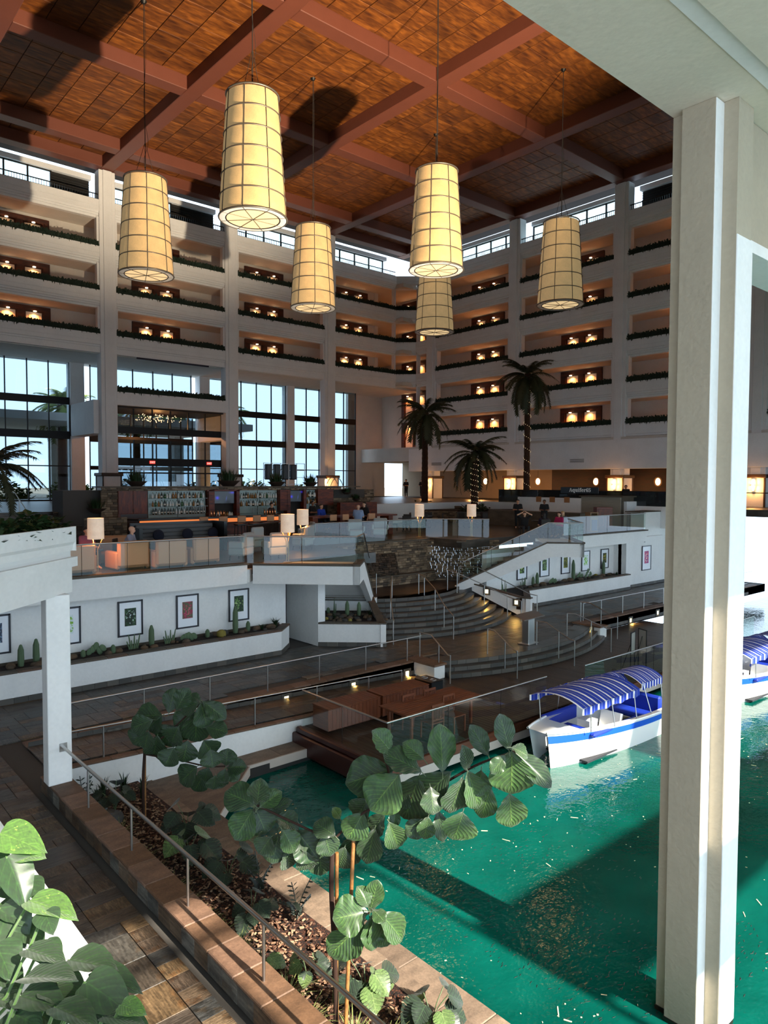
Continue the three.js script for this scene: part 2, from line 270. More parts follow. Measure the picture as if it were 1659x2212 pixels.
for (const k of [1, 2, 3, 4, 5]) for (const z of [-32.25, -41.8, -51.0, -22.9, -13.5]) alcove(XB + 2.6, fl(k), z, -PI / 2);
// ---------- timber ceiling ----------
{
  const root = structure('ceiling');
  const xs = [-0.5, 8.9, 18.3, 27.7, 37.1, 46], zs = [-49.5, -46.4, -37.0, -27.6, -18.2, -8.8, -4.7];
  for (const x of xs) part(root, 'beam', uvm(cbx(x - 0.42, x + 0.42, CAPY, PANY + 0.1, -50.4, -4.7, 0.03), 0.4), REDBEAM);
  for (const z of zs.slice(0, -1)) for (let i = 0; i < xs.length; i++) { const a = i ? xs[i - 1] + 0.42 : -10, b = xs[i] - 0.42; part(root, 'beam', uvm(cbx(a, b, CAPY + 0.004, PANY + 0.1, z - 0.42, z + 0.42, 0.03), 0.4), REDBEAM); }
  part(root, 'roof_slab', bx(-10.4, 49.3, PANY + 0.12, PANY + 0.6, -52.6, -4), M('roof_dark', { color: 0x1d130d, roughness: 1 }));
  const pm = [0, 1, 2, 3, 4].map((i) => M('veneer_panel_' + i, { color: [0xb59a6a, 0xa88e60, 0xbfa574, 0xae9365, 0x9f8658][i], map: T.veneer, bumpMap: T.veneer, bumpScale: 0.004, roughness: 0.6 }));
  const gs = [];
  for (let v = 0; v < 8; v++) gs.push(uvm(cbox(1.345, 0.05, 1.33, 0.012), 0.32, rnd(1), rnd(1), false));
  const all = [];
  const eye = V(0, 6.05, 0);
  for (let i = 0; i < xs.length; i++) for (let j = 0; j < zs.length - 1; j++) {
    const a = (i ? xs[i - 1] : -9.9) + 0.42, b = xs[i] - 0.42, c = zs[j] + 0.42, d = zs[j + 1] - 0.42;
    const nx = Math.max(1, Math.round((b - a) / 1.375)), nz = Math.max(1, Math.round((d - c) / 1.365));
    const off = 0.5 * ((b - a) % 1.375);
    for (let p = 0; p < nx; p++) for (let q = 0; q < nz; q++) all.push([a + (p + 0.5) * (b - a) / nx, c + (q + 0.5) * (d - c) / nz, (b - a) / nx / 1.375, (d - c) / nz / 1.365]);
  }
  camera.updateMatrixWorld(true); camera.aspect = 1659 / 2212; camera.updateProjectionMatrix();
  const vis = (x, y, z) => { const p = V(x, y, z).project(camera); return abs(p.x) < 1.05 && abs(p.y) < 1.05 && p.z < 1; };
  all.forEach((q) => { q[4] = vis(q[0], PANY, q[1]) && !(q[0] > 25 && q[1] > -19) ? hypot(q[0], 21, q[1]) : 999; });
  all.sort((a, b) => a[4] - b[4]);
  const rest = [];
  all.forEach((q, i) => {
    const g = gs[i % 8];
    if (i < 300) { const o = part(root, 'panel', g, pm[floor(rnd(5))]); o.position.set(q[0], PANY + 0.02 + rnd(0.008), q[1]); o.scale.set(q[2], 1, q[3]); if (rnd() < 0.0) o.rotation.y = PI; }
    else rest.push(g.clone().scale(q[2], 1, q[3]).translate(q[0], PANY + 0.02 + rnd(0.008), q[1]));
  });
  const r = part(root, 'panel', merge(rest), pm[0]); r.userData.kind = 'stuff';
}
// ---------- the sides nobody sees: left wall and the block of floors overhead ----------
{
  const w = structure('wall_left'); part(w, 'plaster', uvm(bx(-10.4, -10, -1.5, 28, -56, -4.7), 0.3), FASCIA);
  const f = structure('wall_front');
  part(f, 'plaster', uvm(bx(-10.4, 49, 10.95, 28.2, -4.69, -4.4), 0.3), FASCIA);
}
// hall floors: bar terrace (3.3) and lobby (4.6)
const DIMFLOOR = M('dark_slate_floor', { color: 0x6a625a, map: rep(T.slate, 0.4), roughness: 0.35 });
{
  const f = structure('floor_lobby');
  part(f, 'slab', uvm(bx(-10, 49, 4.2, 4.6, -62, -36.2), 0.3), DIMFLOOR);
  part(f, 'slab', uvm(bx(41.5, 49, 4.2, 4.6, -36.2, 6), 0.3), DIMFLOOR);
  const b = structure('floor_bar');
  part(b, 'slab', uvm(bx(-10, 18.2, 2.9, 3.3, -36.2, -21.3), 0.3), DIMFLOOR);
  part(b, 'slab', uvm(bx(18.2, 25.2, 2.9, 3.3, -36.2, -25.5), 0.3), DIMFLOOR);
  part(b, 'slab', uvm(bx(25.2, 41.5, 2.9, 3.3, -36.2, -23.2), 0.3), DIMFLOOR);
}
// ---------- six giant drum lanterns ----------
{
  const SHADE = M('lantern_parchment', { color: 0xc9a570, map: T.fabric, roughness: 0.85, emissive: new THREE.Color(1, 0.72, 0.36), emissiveIntensity: 0.2, side: THREE.DoubleSide });
  const RIB = M('lantern_rib', { color: 0x6f6a64, metalness: 0.7, roughness: 0.45 });
  const DIFF = M('lantern_diffuser', { color: 0xd9b98a, map: T.fabric, roughness: 0.8, emissive: new THREE.Color(1, 0.72, 0.38), emissiveIntensity: 0.62 });
  const RING = M('lantern_white_ring', { color: 0xdfe0e4, roughness: 0.35, metalness: 0.2 });
  const H = 4.3, R0 = 1.2, R1 = 0.92, rAt = (y) => R0 + (R1 - R0) * y / H;
  const parts = {};
  { // cloth panels bulge slightly between hoops
    const prof = []; for (let k = 0; k <= 36; k++) { const y = 0.05 + (H - 0.1) * k / 36, b = Math.sin(PI * ((k % 6) / 6)); prof.push([rAt(y) - 0.012 + 0.014 * b, y]); }
    parts.shade = lathe(prof, 64); const uv = parts.shade.attributes.uv; for (let i = 0; i < uv.count; i++) uv.setXY(i, uv.getX(i) * 5, uv.getY(i) * 3);
  }
  const hoops = []; for (let k = 0; k <= 6; k++) { const y = H * k / 6; hoops.push(new THREE.TorusGeometry(rAt(y) + 0.012, k % 6 ? 0.022 : 0.035, 6, 64).rotateX(PI / 2).translate(0, y, 0)); }
  const ribs = []; for (let k = 0; k < 8; k++) { const a = k * PI / 4 + 0.35; ribs.push(bar(V((R0 + 0.008) * cos(a), 0, (R0 + 0.008) * sin(a)), V((R1 + 0.008) * cos(a), H, (R1 + 0.008) * sin(a)), 0.018, 5)); }
  const spokes = []; for (let k = 0; k < 4; k++) { const a = k * PI / 4 + 0.35; spokes.push(bar(V(-R0 * cos(a), -0.02, -R0 * sin(a)), V(R0 * cos(a), -0.02, R0 * sin(a)), 0.014, 5)); }
  const L = [[13.7, -32.3, 'leftmost giant drum lantern, hanging in front of the left gallery columns'], [13.7, -22.9, 'largest giant drum lantern in view, hanging nearest the eye'], [23.05, -32.3, 'giant drum lantern hanging in the middle, its foot before the gallery left of the corner'], [23.05, -22.9, 'second largest drum lantern, overlapping the one behind it near the corner'], [32.4, -32.3, 'farthest drum lantern, half hidden above by the larger lantern before it'], [32.4, -22.9, 'rightmost drum lantern, hanging in front of the right gallery wall']];
  const yB = 15.5; let first;
  L.forEach(([x, z, label], i) => {
    if (!first) {
      const t = first = thing('drum_lantern', label, 'lantern', [x, yB, z], 0, 'giant drum lanterns under the timber ceiling');
      part(t, 'shade', parts.shade, SHADE);
      hoops.forEach((h, k) => part(t, 'hoop', h, RIB)); ribs.forEach((r) => part(t, 'rib', r, RIB));
      const ring = part(t, 'bottom_ring', new THREE.LatheGeometry([[R0, 0.01], [R0 - 0.02, -0.02], [0.98, -0.02], [0.96, 0.01], [0.98, 0.03], [R0, 0.03]].map((p) => new THREE.Vector2(...p)), 64), RING);
      part(ring, 'inner_band', new THREE.TorusGeometry(0.96, 0.022, 6, 48).rotateX(PI / 2).translate(0, -0.015, 0), DARK);
      const d = part(t, 'diffuser', new THREE.CylinderGeometry(0.95, 0.95, 0.012, 48).translate(0, 0.0, 0), DIFF); spokes.forEach((s) => part(d, 'spoke', s, RIB));
      part(t, 'top_cap', new THREE.CylinderGeometry(R1 - 0.02, R1 - 0.02, 0.02, 48).translate(0, H - 0.05, 0), RIB);
      part(t, 'cable', [bar(V(0, H, 0), V(0, PANY - yB, 0), 0.018, 6), bar(V(0.5, H, 0), V(0.02, H + 1.6, 0), 0.01, 5), bar(V(-0.5, H, 0), V(-0.02, H + 1.6, 0), 0.01, 5), curveTube([V(0.03, PANY - yB, 0.02), V(0.05, H + 5.5, 0.05), V(-0.06, H + 3, 0.02), V(0.12, H + 1.6, 0.05), V(-0.05, H + 0.9, 0), V(0.06, H, 0)], 0.009, 40, 4)], M('cable_dark', { color: 0x2a2623, roughness: 0.7 }));
      part(t, 'ceiling_cup', cyl(0.07, 0.16, 0.12, 16, 0, PANY - yB - 0.1, 0), DARK);
    } else again(first, [x, yB, z], i * 0.3, label);
    // light that leaves through the open diffuser
    const a = new THREE.RectAreaLight(0xffc98a, 3, 1.5, 1.5); a.position.set(x, yB - 0.06, z); a.rotation.x = -PI / 2; a.name = 'lantern_light_' + i; scene.add(a);
  });
}
// ---------- lobby behind the back wall: glazing, ceiling, outdoors; column pedestals; right wall restaurants ----------
const MUL = M('black_mullion', { color: 0x17181a, metalness: 0.5, roughness: 0.45 });
const BROWNP = M('pedestal_wood_trim', { color: 0x4b382a, map: T.teak, roughness: 0.5 });
function windowWall(name, x0, x1, y0, y1, z, step, bands) {
  const w = structure(name); const n = Math.max(1, Math.round((x1 - x0) / step)), d = (x1 - x0) / n;
  for (let i = 0; i < n; i++) { part(w, 'pane', bx(x0 + i * d + 0.03, x0 + (i + 1) * d - 0.03, y0, y1, z - 0.004, z + 0.004), GLASSW); }
  for (let i = 0; i <= n; i++) part(w, 'mullion', bx(x0 + i * d - 0.035, x0 + i * d + 0.035, y0, y1, z - 0.06, z + 0.06), MUL);
  bands.forEach(([a, b]) => part(w, 'spandrel_band', bx(x0, x1, a, b, z - 0.08, z + 0.08), MUL));
  return w;
}
{
  const bands = [[11.63, 12.15], [9.12, 9.67], [7.1, 7.18], [4.6, 4.7]];
  windowWall('window_1', -9.8, 17.4, 4.6, 14.9, -55, 1.45, bands);
  windowWall('window_2', 18.9, 27.0, 11.4, 14.9, -55, 1.6, [[14.8, 14.9]]);
  windowWall('window_3', 28.6, 36.2, 4.6, 14.9, -55, 1.62, bands);
  windowWall('window_4', 37.0, 44.3, 4.6, 14.9, -55, 1.5, bands);
  const c = structure('lobby_ceiling');
  part(c, 'plaster', uvm(bx(-10, 49, 14.7, 14.95, -56, -49.9), 0.3), WALLIN);
  part(c, 'fascia', uvm(bx(-10, 44.7, 14.75, 15.2, -50.1, -49.6), 0.3), FASCIA);
  const k = structure('lobby_columns');
  for (const [x, w] of [[17.9, 1.0], [36.6, 0.8], [28.1, 0.9], [8.5, 1.0]]) part(k, 'column', uvm(cbx(x - w / 2, x + w / 2, 4.6, 14.75, -55.6, -54.7, 0.03), 0.3), FASCIA);
  // glazed entrance box in the second bay
  const e = structure('entrance');
  part(e, 'mezzanine_slab', uvm(bx(18.8, 27.2, 11.3, 12.2, -50.1, -49.45), 0.3), FASCIA); part(e, 'mezzanine_floor', uvm(bx(18.0, 27.9, 11.2, 11.4, -55, -49.9), 0.3), M('dark_timber_ceiling', { color: 0x3a2417, map: T.veneer, roughness: 0.6 }));
  part(e, 'side_wall', uvm(bx(17.4, 18.4, 9.3, 11.6, -55, -50), 0.3), FASCIA); part(e, 'side_wall', uvm(bx(27.6, 28.4, 9.3, 11.6, -55, -50), 0.3), FASCIA);
  const o = single('ivy_hedge', 'dark ivy hedge along the mezzanine opening above the glazed entrance', 'hedge', IVYG, IVY, 'ivy hedges along the gallery parapets'); o.position.set(23, 12.2, -49.6);
  windowWall('window_5', 18.9, 27.2, 9.5, 11.2, -50.3, 1.38, [[9.42, 9.9]]);
  windowWall('window_6', 18.9, 27.2, 4.6, 9.0, -50.3, 1.38, [[7.15, 7.7], [6.6, 6.7]]);
  windowWall('window_7', 18.9, 27.2, 4.6, 11.2, -55.2, 1.0, [[9.0, 9.5], [6.9, 7.2]]);
  const s = single('chandelier', 'warm glowing glass-drop chandelier inside the glazed entrance', 'chandelier', (() => { const l = []; for (let i = 0; i < 90; i++) { const a = rnd(6.3), r = rnd(0.3, 1.9); l.push(ball(0.035, 23 + r * cos(a), 10.75 + rnd(-0.18, 0.3), -52.5 + r * 0.6 * sin(a), 5, 4)); } return merge(l); })(), M('chandelier_glow', { color: 0xffe0b0, emissive: new THREE.Color(1, 0.66, 0.36), emissiveIntensity: 4 }));
  point(23, 10.2, -52.5, 30, 0xffa860, 10);
  const b = single('banner_light_strip', 'long dark display strip fixed to the gallery front above the entrance', 'strip', [cbx(20.2, 25.7, 14.58, 14.7, -49.46, -49.36, 0.01), ...[20.5, 22, 23.5, 25].map((x) => bx(x, x + 0.06, 14.6, 14.68, -49.5, -49.44))], M('strip_dark_blue', { color: 0x1b1a30, roughness: 0.5 }));
}
function exitSign(label, x, y, z) { const t = thing('exit_sign', label, 'sign', [x, y, z]); part(t, 'housing', cbox(0.42, 0.22, 0.06, 0.01), M('exit_red', { color: 0x7a0f10, emissive: new THREE.Color(1, 0.05, 0.04), emissiveIntensity: 0.9, roughness: 0.5 })); const g = new TextGeometry('EXIT', { font: FONT, size: 0.13, depth: 0.008, curveSegments: 2 }); g.computeBoundingBox(); g.translate(-g.boundingBox.max.x / 2, -0.065, 0.03); part(t, 'letters', clean(g), M('exit_letters', { color: 0xffd8d0, emissive: new THREE.Color(1, 0.5, 0.4), emissiveIntensity: 1.2 })); return t; }
exitSign('red exit sign on the entrance band behind the left end of the bar', 21.6, 7.42, -50.2);
exitSign('red exit sign on the entrance band behind the right planted bowl', 26.1, 7.42, -50.2);
// outdoors beyond the glazing
{
  const g = structure('ground_outside'); part(g, 'paving', uvm(bx(-70, 130, 4.0, 4.5, -170, -55.6), 0.15), M('pale_paving', { color: 0xc2bab0, map: T.ground, roughness: 0.9 }));
  part(g, 'canopy_roof', uvm(bx(10, 34, 10.6, 11.2, -72, -57), 0.3), FASCIA); for (const x of [12, 21, 33]) part(g, 'canopy_column', uvm(bx(x - 0.5, x + 0.5, 4.5, 10.6, -71, -70), 0.3), FASCIA);
}
// palms
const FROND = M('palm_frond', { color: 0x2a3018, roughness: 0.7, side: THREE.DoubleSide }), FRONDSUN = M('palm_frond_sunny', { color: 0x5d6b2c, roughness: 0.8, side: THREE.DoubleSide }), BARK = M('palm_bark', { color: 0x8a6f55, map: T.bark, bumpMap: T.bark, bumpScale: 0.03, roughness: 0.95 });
function frondGeo(len, droop, n = 34, wid = 0.62) {
  const p = [], tri = (a, b, c) => p.push(a.x, a.y, a.z, b.x, b.y, b.z, c.x, c.y, c.z), at = (t) => V(len * (t - 0.12 * t * t), len * (0.42 * t - droop * t * t), 0);
  for (let i = 0; i < 10; i++) { const a = at(i / 10), b = at((i + 1) / 10), w = 0.03 * (1 - i / 11); tri(a.clone().add(V(0, 0, w)), a.clone().add(V(0, 0, -w)), b.clone().add(V(0, 0, w))); tri(a.clone().add(V(0, 0, -w)), b.clone().add(V(0, 0, -w)), b.clone().add(V(0, 0, w))); }
  for (let i = 0; i < n; i++) for (const s of [-1, 1]) { const t = 0.12 + 0.86 * i / n, a = at(t), b = at(t + 0.035), l = wid * (0.45 + 0.55 * sin(PI * min(1, t * 1.05))) * rnd(0.8, 1.1), e = a.clone().add(V(l * 0.45, -l * (0.25 + 0.5 * t) + rnd(-0.06, 0.06), s * l * 0.72)); tri(a, b, e); }
  const g = new THREE.BufferGeometry(); g.setAttribute('position', new THREE.Float32BufferAttribute(p, 3)); g.computeVertexNormals(); return clean(g);
}
const FRG = [0, 1, 2].map((i) => frondGeo(2.5, 0.55 + 0.22 * i));
function palm(label, [x, y, z], h, r, k = 1, m = FROND, n = 38, group, light) {
  const t = thing('palm_tree', label, 'palm', [x, y, z], 0, group);
  const prof = []; for (let i = 0; i <= 40; i++) { const u = i / 40; prof.push([r * (1.18 - 0.3 * u + (u > 0.93 ? 0.25 : 0)) * (i % 2 ? 1.05 : 0.97), h * u]); } prof.push([0.001, h]);
  const tr = lathe(prof, 14), uv = tr.attributes.uv; for (let i = 0; i < uv.count; i++) uv.setXY(i, uv.getX(i) * 2, uv.getY(i) * h / 2.5);
  part(t, 'trunk', tr, BARK);
  for (let i = 0; i < n; i++) { const el = rnd(); const o = part(t, 'frond', FRG[floor(el * 2.99)], m); o.position.y = h - 0.05 - 0.25 * el; o.rotation.set(0, i * 2.399 + rnd(0.3), 0.75 - el * 1.35 - 0.1, 'YXZ'); o.scale.setScalar(k * rnd(0.85, 1.1)); }
  if (light) { const l = []; for (let i = 0; i < 110; i++) { const a = i * 0.55, yy = h * (0.05 + 0.85 * i / 110); l.push(ball(0.014, (r + 0.05) * cos(a), yy, (r + 0.05) * sin(a), 4, 3)); } const o = part(t, 'fairy_lights', merge(l), M('fairy_glow', { color: 0xffd9a0, emissive: new THREE.Color(1, 0.75, 0.42), emissiveIntensity: 2.2 })); o.userData.kind = 'stuff'; }
  return t;
}
palm('tall indoor palm whose crown stands before the second gallery column of the right wall', [41.0, 4.3, -31.6], 9.4, 0.2, 1.0, FROND, 44, 'indoor palms', true);
palm('middle-height indoor palm left of the tallest one', [37.6, 4.0, -38.4], 7.3, 0.22, 1.0, FROND, 42, 'indoor palms');
palm('shortest indoor palm standing between the two taller ones', [37.3, 4.0, -33.2], 4.2, 0.22, 1.0, FROND, 42, 'indoor palms', true);
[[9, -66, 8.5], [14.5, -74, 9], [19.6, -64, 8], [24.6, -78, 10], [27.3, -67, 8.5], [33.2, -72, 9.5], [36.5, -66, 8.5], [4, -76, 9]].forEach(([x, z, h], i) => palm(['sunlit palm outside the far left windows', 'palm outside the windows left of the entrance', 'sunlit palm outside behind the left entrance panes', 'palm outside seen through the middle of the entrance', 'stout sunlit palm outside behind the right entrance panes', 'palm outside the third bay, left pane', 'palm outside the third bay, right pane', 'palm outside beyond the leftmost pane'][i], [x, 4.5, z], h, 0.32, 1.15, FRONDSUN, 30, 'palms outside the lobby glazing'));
function shrub(name, label, cat, [x, y, z], sx, sy, sz, n, m, group, size = 0.12) {
  const p = []; const tri = (a, b, c) => p.push(...a, ...b, ...c);
  for (let i = 0; i < n; i++) { const u = rnd(2 * PI), v = Math.acos(rnd(-0.4, 1)), r = rnd(0.6, 1), cx = sx * r * sin(v) * cos(u), cy = sy * r * max(0, cos(v)) + 0.02, cz = sz * r * sin(v) * sin(u), a = rnd(6.3), w = size * rnd(0.3, 0.55), l = size * rnd(0.8, 1.4), e = [cx + l * cos(a), cy + rnd(-0.5, 0.8) * l, cz + l * sin(a)], s = [-sin(a) * w, rnd(-0.4, 0.4) * w, cos(a) * w]; const mid = [(cx + e[0]) / 2, (cy + e[1]) / 2 + 0.15 * l, (cz + e[2]) / 2]; tri([cx, cy, cz], [mid[0] + s[0], mid[1] + s[1], mid[2] + s[2]], e); tri([cx, cy, cz], e, [mid[0] - s[0], mid[1] - s[1], mid[2] - s[2]]); }
  const g = new THREE.BufferGeometry(); g.setAttribute('position', new THREE.Float32BufferAttribute(p, 3)); g.computeVertexNormals();
  const o = single(name, label, cat, clean(g), m, group); o.position.set(x, y, z); return o;
}
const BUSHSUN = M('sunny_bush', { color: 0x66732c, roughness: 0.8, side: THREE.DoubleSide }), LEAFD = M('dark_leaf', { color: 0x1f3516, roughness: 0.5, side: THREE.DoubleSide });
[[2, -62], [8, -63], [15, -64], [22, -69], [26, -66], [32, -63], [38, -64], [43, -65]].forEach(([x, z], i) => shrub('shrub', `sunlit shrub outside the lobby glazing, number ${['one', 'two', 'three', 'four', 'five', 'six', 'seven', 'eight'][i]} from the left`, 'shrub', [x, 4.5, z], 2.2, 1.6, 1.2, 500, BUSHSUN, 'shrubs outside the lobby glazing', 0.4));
// pedestals at the feet of the lobby columns, with wall lamps
const SCONCE = M('sconce_alabaster', { color: 0xffe6c0, emissive: new THREE.Color(1, 0.68, 0.34), emissiveIntensity: 3.4 });
function pedestal(x, z, turn, y0 = 4.6, h = 2.0) { const p = structure('pedestal', true); p.position.set(x, y0, z); p.rotation.y = turn; part(p, 'shaft', uvm(cbox(1.25, h - 0.2, 1.25, 0.02, 0, (h - 0.2) / 2, 0), 0.3), FASCIA); part(p, 'corner_trim', merge([-0.62, 0.62].flatMap((a) => [-0.62, 0.62].map((b) => box(0.09, h - 0.2, 0.09, a, (h - 0.2) / 2, b)))), BROWNP); part(p, 'cap', cbox(1.5, 0.22, 1.5, 0.04, 0, h - 0.1, 0), BROWNP); }
for (const x of [8.9, 18.3, 27.7, 37.1]) pedestal(x, -49.8, 0);
for (const z of [-46.3, -36.9, -27.5, -18.1, -8.7]) pedestal(46.35, z, 0);
function sconce(label, [x, y, z], turn, I = 10) { const t = thing('wall_sconce', label, 'lamp', [x, y, z], turn, 'alabaster sconces on the column pedestals'); part(t, 'lamp_shade', lathe([[0.001, -0.36], [0.06, -0.34], [0.12, -0.1], [0.13, 0.1], [0.1, 0.34], [0.001, 0.36]], 12).scale(1, 1, 0.55).translate(0, 0, 0.1), SCONCE); part(t, 'bracket', [box(0.3, 0.05, 0.03, 0, 0, 0.17), box(0.05, 0.3, 0.04, 0, 0, 0.01)], DARK); const d = V(0, 0, 0.32).applyAxisAngle(V(0, 1, 0), turn); point(x + d.x, y, z + d.z, I, 0xffb060, 4); }
sconce('glowing sconce on the far corner pedestal near the reception', [45.7, 5.95, -46.3], -PI / 2);
sconce('glowing sconce on the pedestal behind the shortest palm', [45.7, 5.95, -36.9], -PI / 2);
sconce('glowing sconce on the pedestal left of the big column', [45.7, 5.95, -27.5], -PI / 2);
sconce('glowing sconce on the pedestal seen right of the big column', [45.7, 5.95, -18.1], -PI / 2);
sconce('glowing sconce on the pedestal at the left side of the key rack', [36.3, 5.95, -49.1], 0);
sconce('glowing sconce on the pedestal behind the middle of the bar', [29.6, 5.95, -54.6], 0);
// rooms under the right gallery
{
  const MAH = M('mahogany_wall', { color: 0x4a1d10, map: T.veneer, roughness: 0.45 }), BEIGEW = M('dim_beige_wall', { color: 0xa3917b, map: T.wall, roughness: 0.9 });
  const w = structure('wall_restaurant');
  part(w, 'back_wall', uvm(bx(51.5, 51.8, 4.2, 9.2, -37, 6), 0.4), MAH); part(w, 'back_wall', uvm(bx(51.5, 51.8, 4.2, 9.2, -56, -37), 0.4), BEIGEW);
  part(w, 'ceiling', uvm(bx(45.9, 51.8, 8.0, 9.3, -56, 6), 0.3), WALLIN);
  part(w, 'bulkhead', uvm(bx(45.5, 46.3, 7.05, 9.1, -48.6, 6), 0.3), FASCIA);
  part(w, 'floor', bx(46, 51.8, 4.3, 4.6, -56, 6), DIMFLOOR);
  part(w, 'vents', merge([-45, -40, -30.5].flatMap((z) => [0, 1, 2, 3].map((k) => bx(45.48, 45.52, 7.55 + k * 0.07, 7.58 + k * 0.07, z - 0.6, z + 0.6)))), CAPST);
  const PEND = M('pendant_shell_glow', { color: 0xffe7c6, emissive: new THREE.Color(1, 0.74, 0.42), emissiveIntensity: 2.6 });
  const zs = [-43.0, -41.6, -38.7, -36.0, -30.6, -29.4, -25.6, -23.6]; let first;
  zs.forEach((z, i) => {
    const label = ['first glowing shell pendant from the left in the dark red restaurant', 'second glowing shell pendant from the left, beside the middle palm trunk', 'third glowing shell pendant, just right of the shortest palm', 'fourth glowing shell pendant, left of the tallest palm trunk', 'fifth glowing shell pendant, first one right of the tallest palm', 'sixth glowing shell pendant in the restaurant, close beside the fifth', 'seventh glowing shell pendant, just left of the sconce pedestal', 'last glowing shell pendant, hidden partly by the pedestal'][i];
    if (!first) { const t = first = thing('pendant_lamp', label, 'lamp', [48.2, 6.15, z], 0, 'shell pendants in the restaurant'); part(t, 'lamp_globe', new THREE.SphereGeometry(0.23, 18, 12).scale(0.75, 1.15, 0.9), PEND); part(t, 'shell', new THREE.SphereGeometry(0.3, 18, 12, 0, PI * 1.1, 0.15, PI - 0.3).scale(0.9, 1.15, 0.9), M('bronze_shell', { color: 0x6a4a28, metalness: 0.6, roughness: 0.4, side: THREE.DoubleSide })); part(t, 'stem', bar(V(0, 0.25, 0), V(0, 1.85, 0), 0.012, 5), DARK); }
    else again(first, [48.2, 6.15, z], i * 1.3 % 2, label);
    point(47.7, 5.75, z, 5, 0xffb46a, 6);
  });
  const c = structure('restaurant_front');
  part(c, 'low_wall', uvm(bx(41.3, 41.6, 3.3, 4.62, -36, -18), 0.4), WALL);
  part(c, 'rail_panel', bx(41.45, 41.5, 4.62, 5.5, -34.5, -18), M('dim_glass', { color: 0x556066, transmission: 0.8, thickness: 0, roughness: 0, ior: 1.5 }, phys)); part(c, 'rail_top', bx(41.42, 41.53, 5.5, 5.55, -34.5, -12), DARK);
}
// ---------- promenade, stairs, terrace walls, planters, deck ----------
const TILEG = []; for (let i = 0; i < 10; i++) TILEG.push(uvm(cbox(1, 0.04, 1, 0.006), 0.55, rnd(1), rnd(1), i % 2 === 0));
// random ashlar of tiles over a rectangle, kept where inside(x, z)
function tiles(x0, x1, z0, z1, inside, unit = 0.3) {
  const nx = Math.round((x1 - x0) / unit), nz = Math.round((z1 - z0) / unit), used = new Uint8Array(nx * nz), out = [];
  const kinds = [[2, 1], [3, 1], [2, 2], [3, 2], [1, 1], [2, 1], [4, 2], [2, 1]];
  for (let j = 0; j < nz; j++) for (let i = 0; i < nx; i++) {
    if (used[j * nx + i]) continue;
    let [w, d] = pick(kinds);
    const fits = () => { if (i + w > nx || j + d > nz) return false; for (let b = 0; b < d; b++) for (let a = 0; a < w; a++) if (used[(j + b) * nx + i + a]) return false; return true; };
    if (!fits()) { d = 1; w = 2; if (!fits()) w = 1; }
    for (let b = 0; b < d; b++) for (let a = 0; a < w; a++) used[(j + b) * nx + i + a] = 1;
    const cx = x0 + (i + w / 2) * unit, cz = z0 + (j + d / 2) * unit;
    if (inside(cx, cz, w * unit / 2, d * unit / 2)) out.push([cx, cz, w * unit - 0.008, d * unit - 0.008]);
  }
  return out;
}
const SC = [21.75, -26.2];
const rad = (x, z) => hypot(x - SC[0], z - SC[1]);
const promFloor = structure('floor_promenade');
{
  part(promFloor, 'slab', uvm(bx(-10, 4.47, -0.5, -0.035, -22.3, 8), 0.3), GROUT);
  part(promFloor, 'slab', uvm(bx(4.47, 16.9, -0.5, -0.035, -24.6, -17.42), 0.3), GROUT);
  part(promFloor, 'slab', uvm(bx(26.4, 46, -0.5, -0.035, -30, -17.42), 0.3), GROUT);
  const disc = []; for (let i = 0; i <= 40; i++) { const a = -0.448 + 0.896 * i / 40; disc.push([SC[0] + 10.38 * sin(a), SC[1] + 10.38 * cos(a)]); }
  disc.push([26.4, -24], [16.9, -24]);
  part(promFloor, 'slab', prism(disc, -0.5, -0.035), GROUT);
  const keep = (x, z, a, b) => {
    for (const [p, q] of [[x - a, z - b], [x + a, z + b], [x - a, z + b], [x + a, z - b]]) {
      if (p > 16.8 && p < 26.5) { if (rad(p, q) > 10.3) return false; } else if (q > -17.8 && p > 4.0) return false;
    }
    return true;
  };
  const list = [...tiles(0.3, 3.96, -17.7, -1.5, () => true).map((t) => [...t, 1]), ...tiles(-1.5, 45, -21.6, -15.9, (x, z, a, b) => !(x < 3.96 && z > -17.7) && keep(x, z, a, b)).map((t) => [...t, 0])];
  list.forEach((t) => { const w = t[0] > 3 && t[4] === 0; t[5] = hypot(t[0], 6, t[1]) / sqrt(t[2] * t[3]); t[6] = w; });
  list.sort((a, b) => a[5] - b[5]);
  const rest = {};
  list.forEach((t, i) => {
    const warm = t[4] ? (rnd() < 0.62) : rnd() < 0.18, m = (warm ? WARMSL : SLATES)[floor(rnd(7))], g = TILEG[floor(rnd(10))], y = -0.02 + rnd(-0.0025, 0.0025);
    if (i < 300) { const o = part(promFloor, 'tile', g, m); o.position.set(t[0], y, t[1]); o.scale.set(t[2], 1, t[3]); }
    else (rest[m.name] ??= [m, []])[1].push(g.clone().scale(t[2], 1, t[3]).translate(t[0], y, t[1]));
  });
  for (const [m, l] of Object.values(rest)) part(promFloor, 'tile', merge(l), m).userData.kind = 'stuff';
}
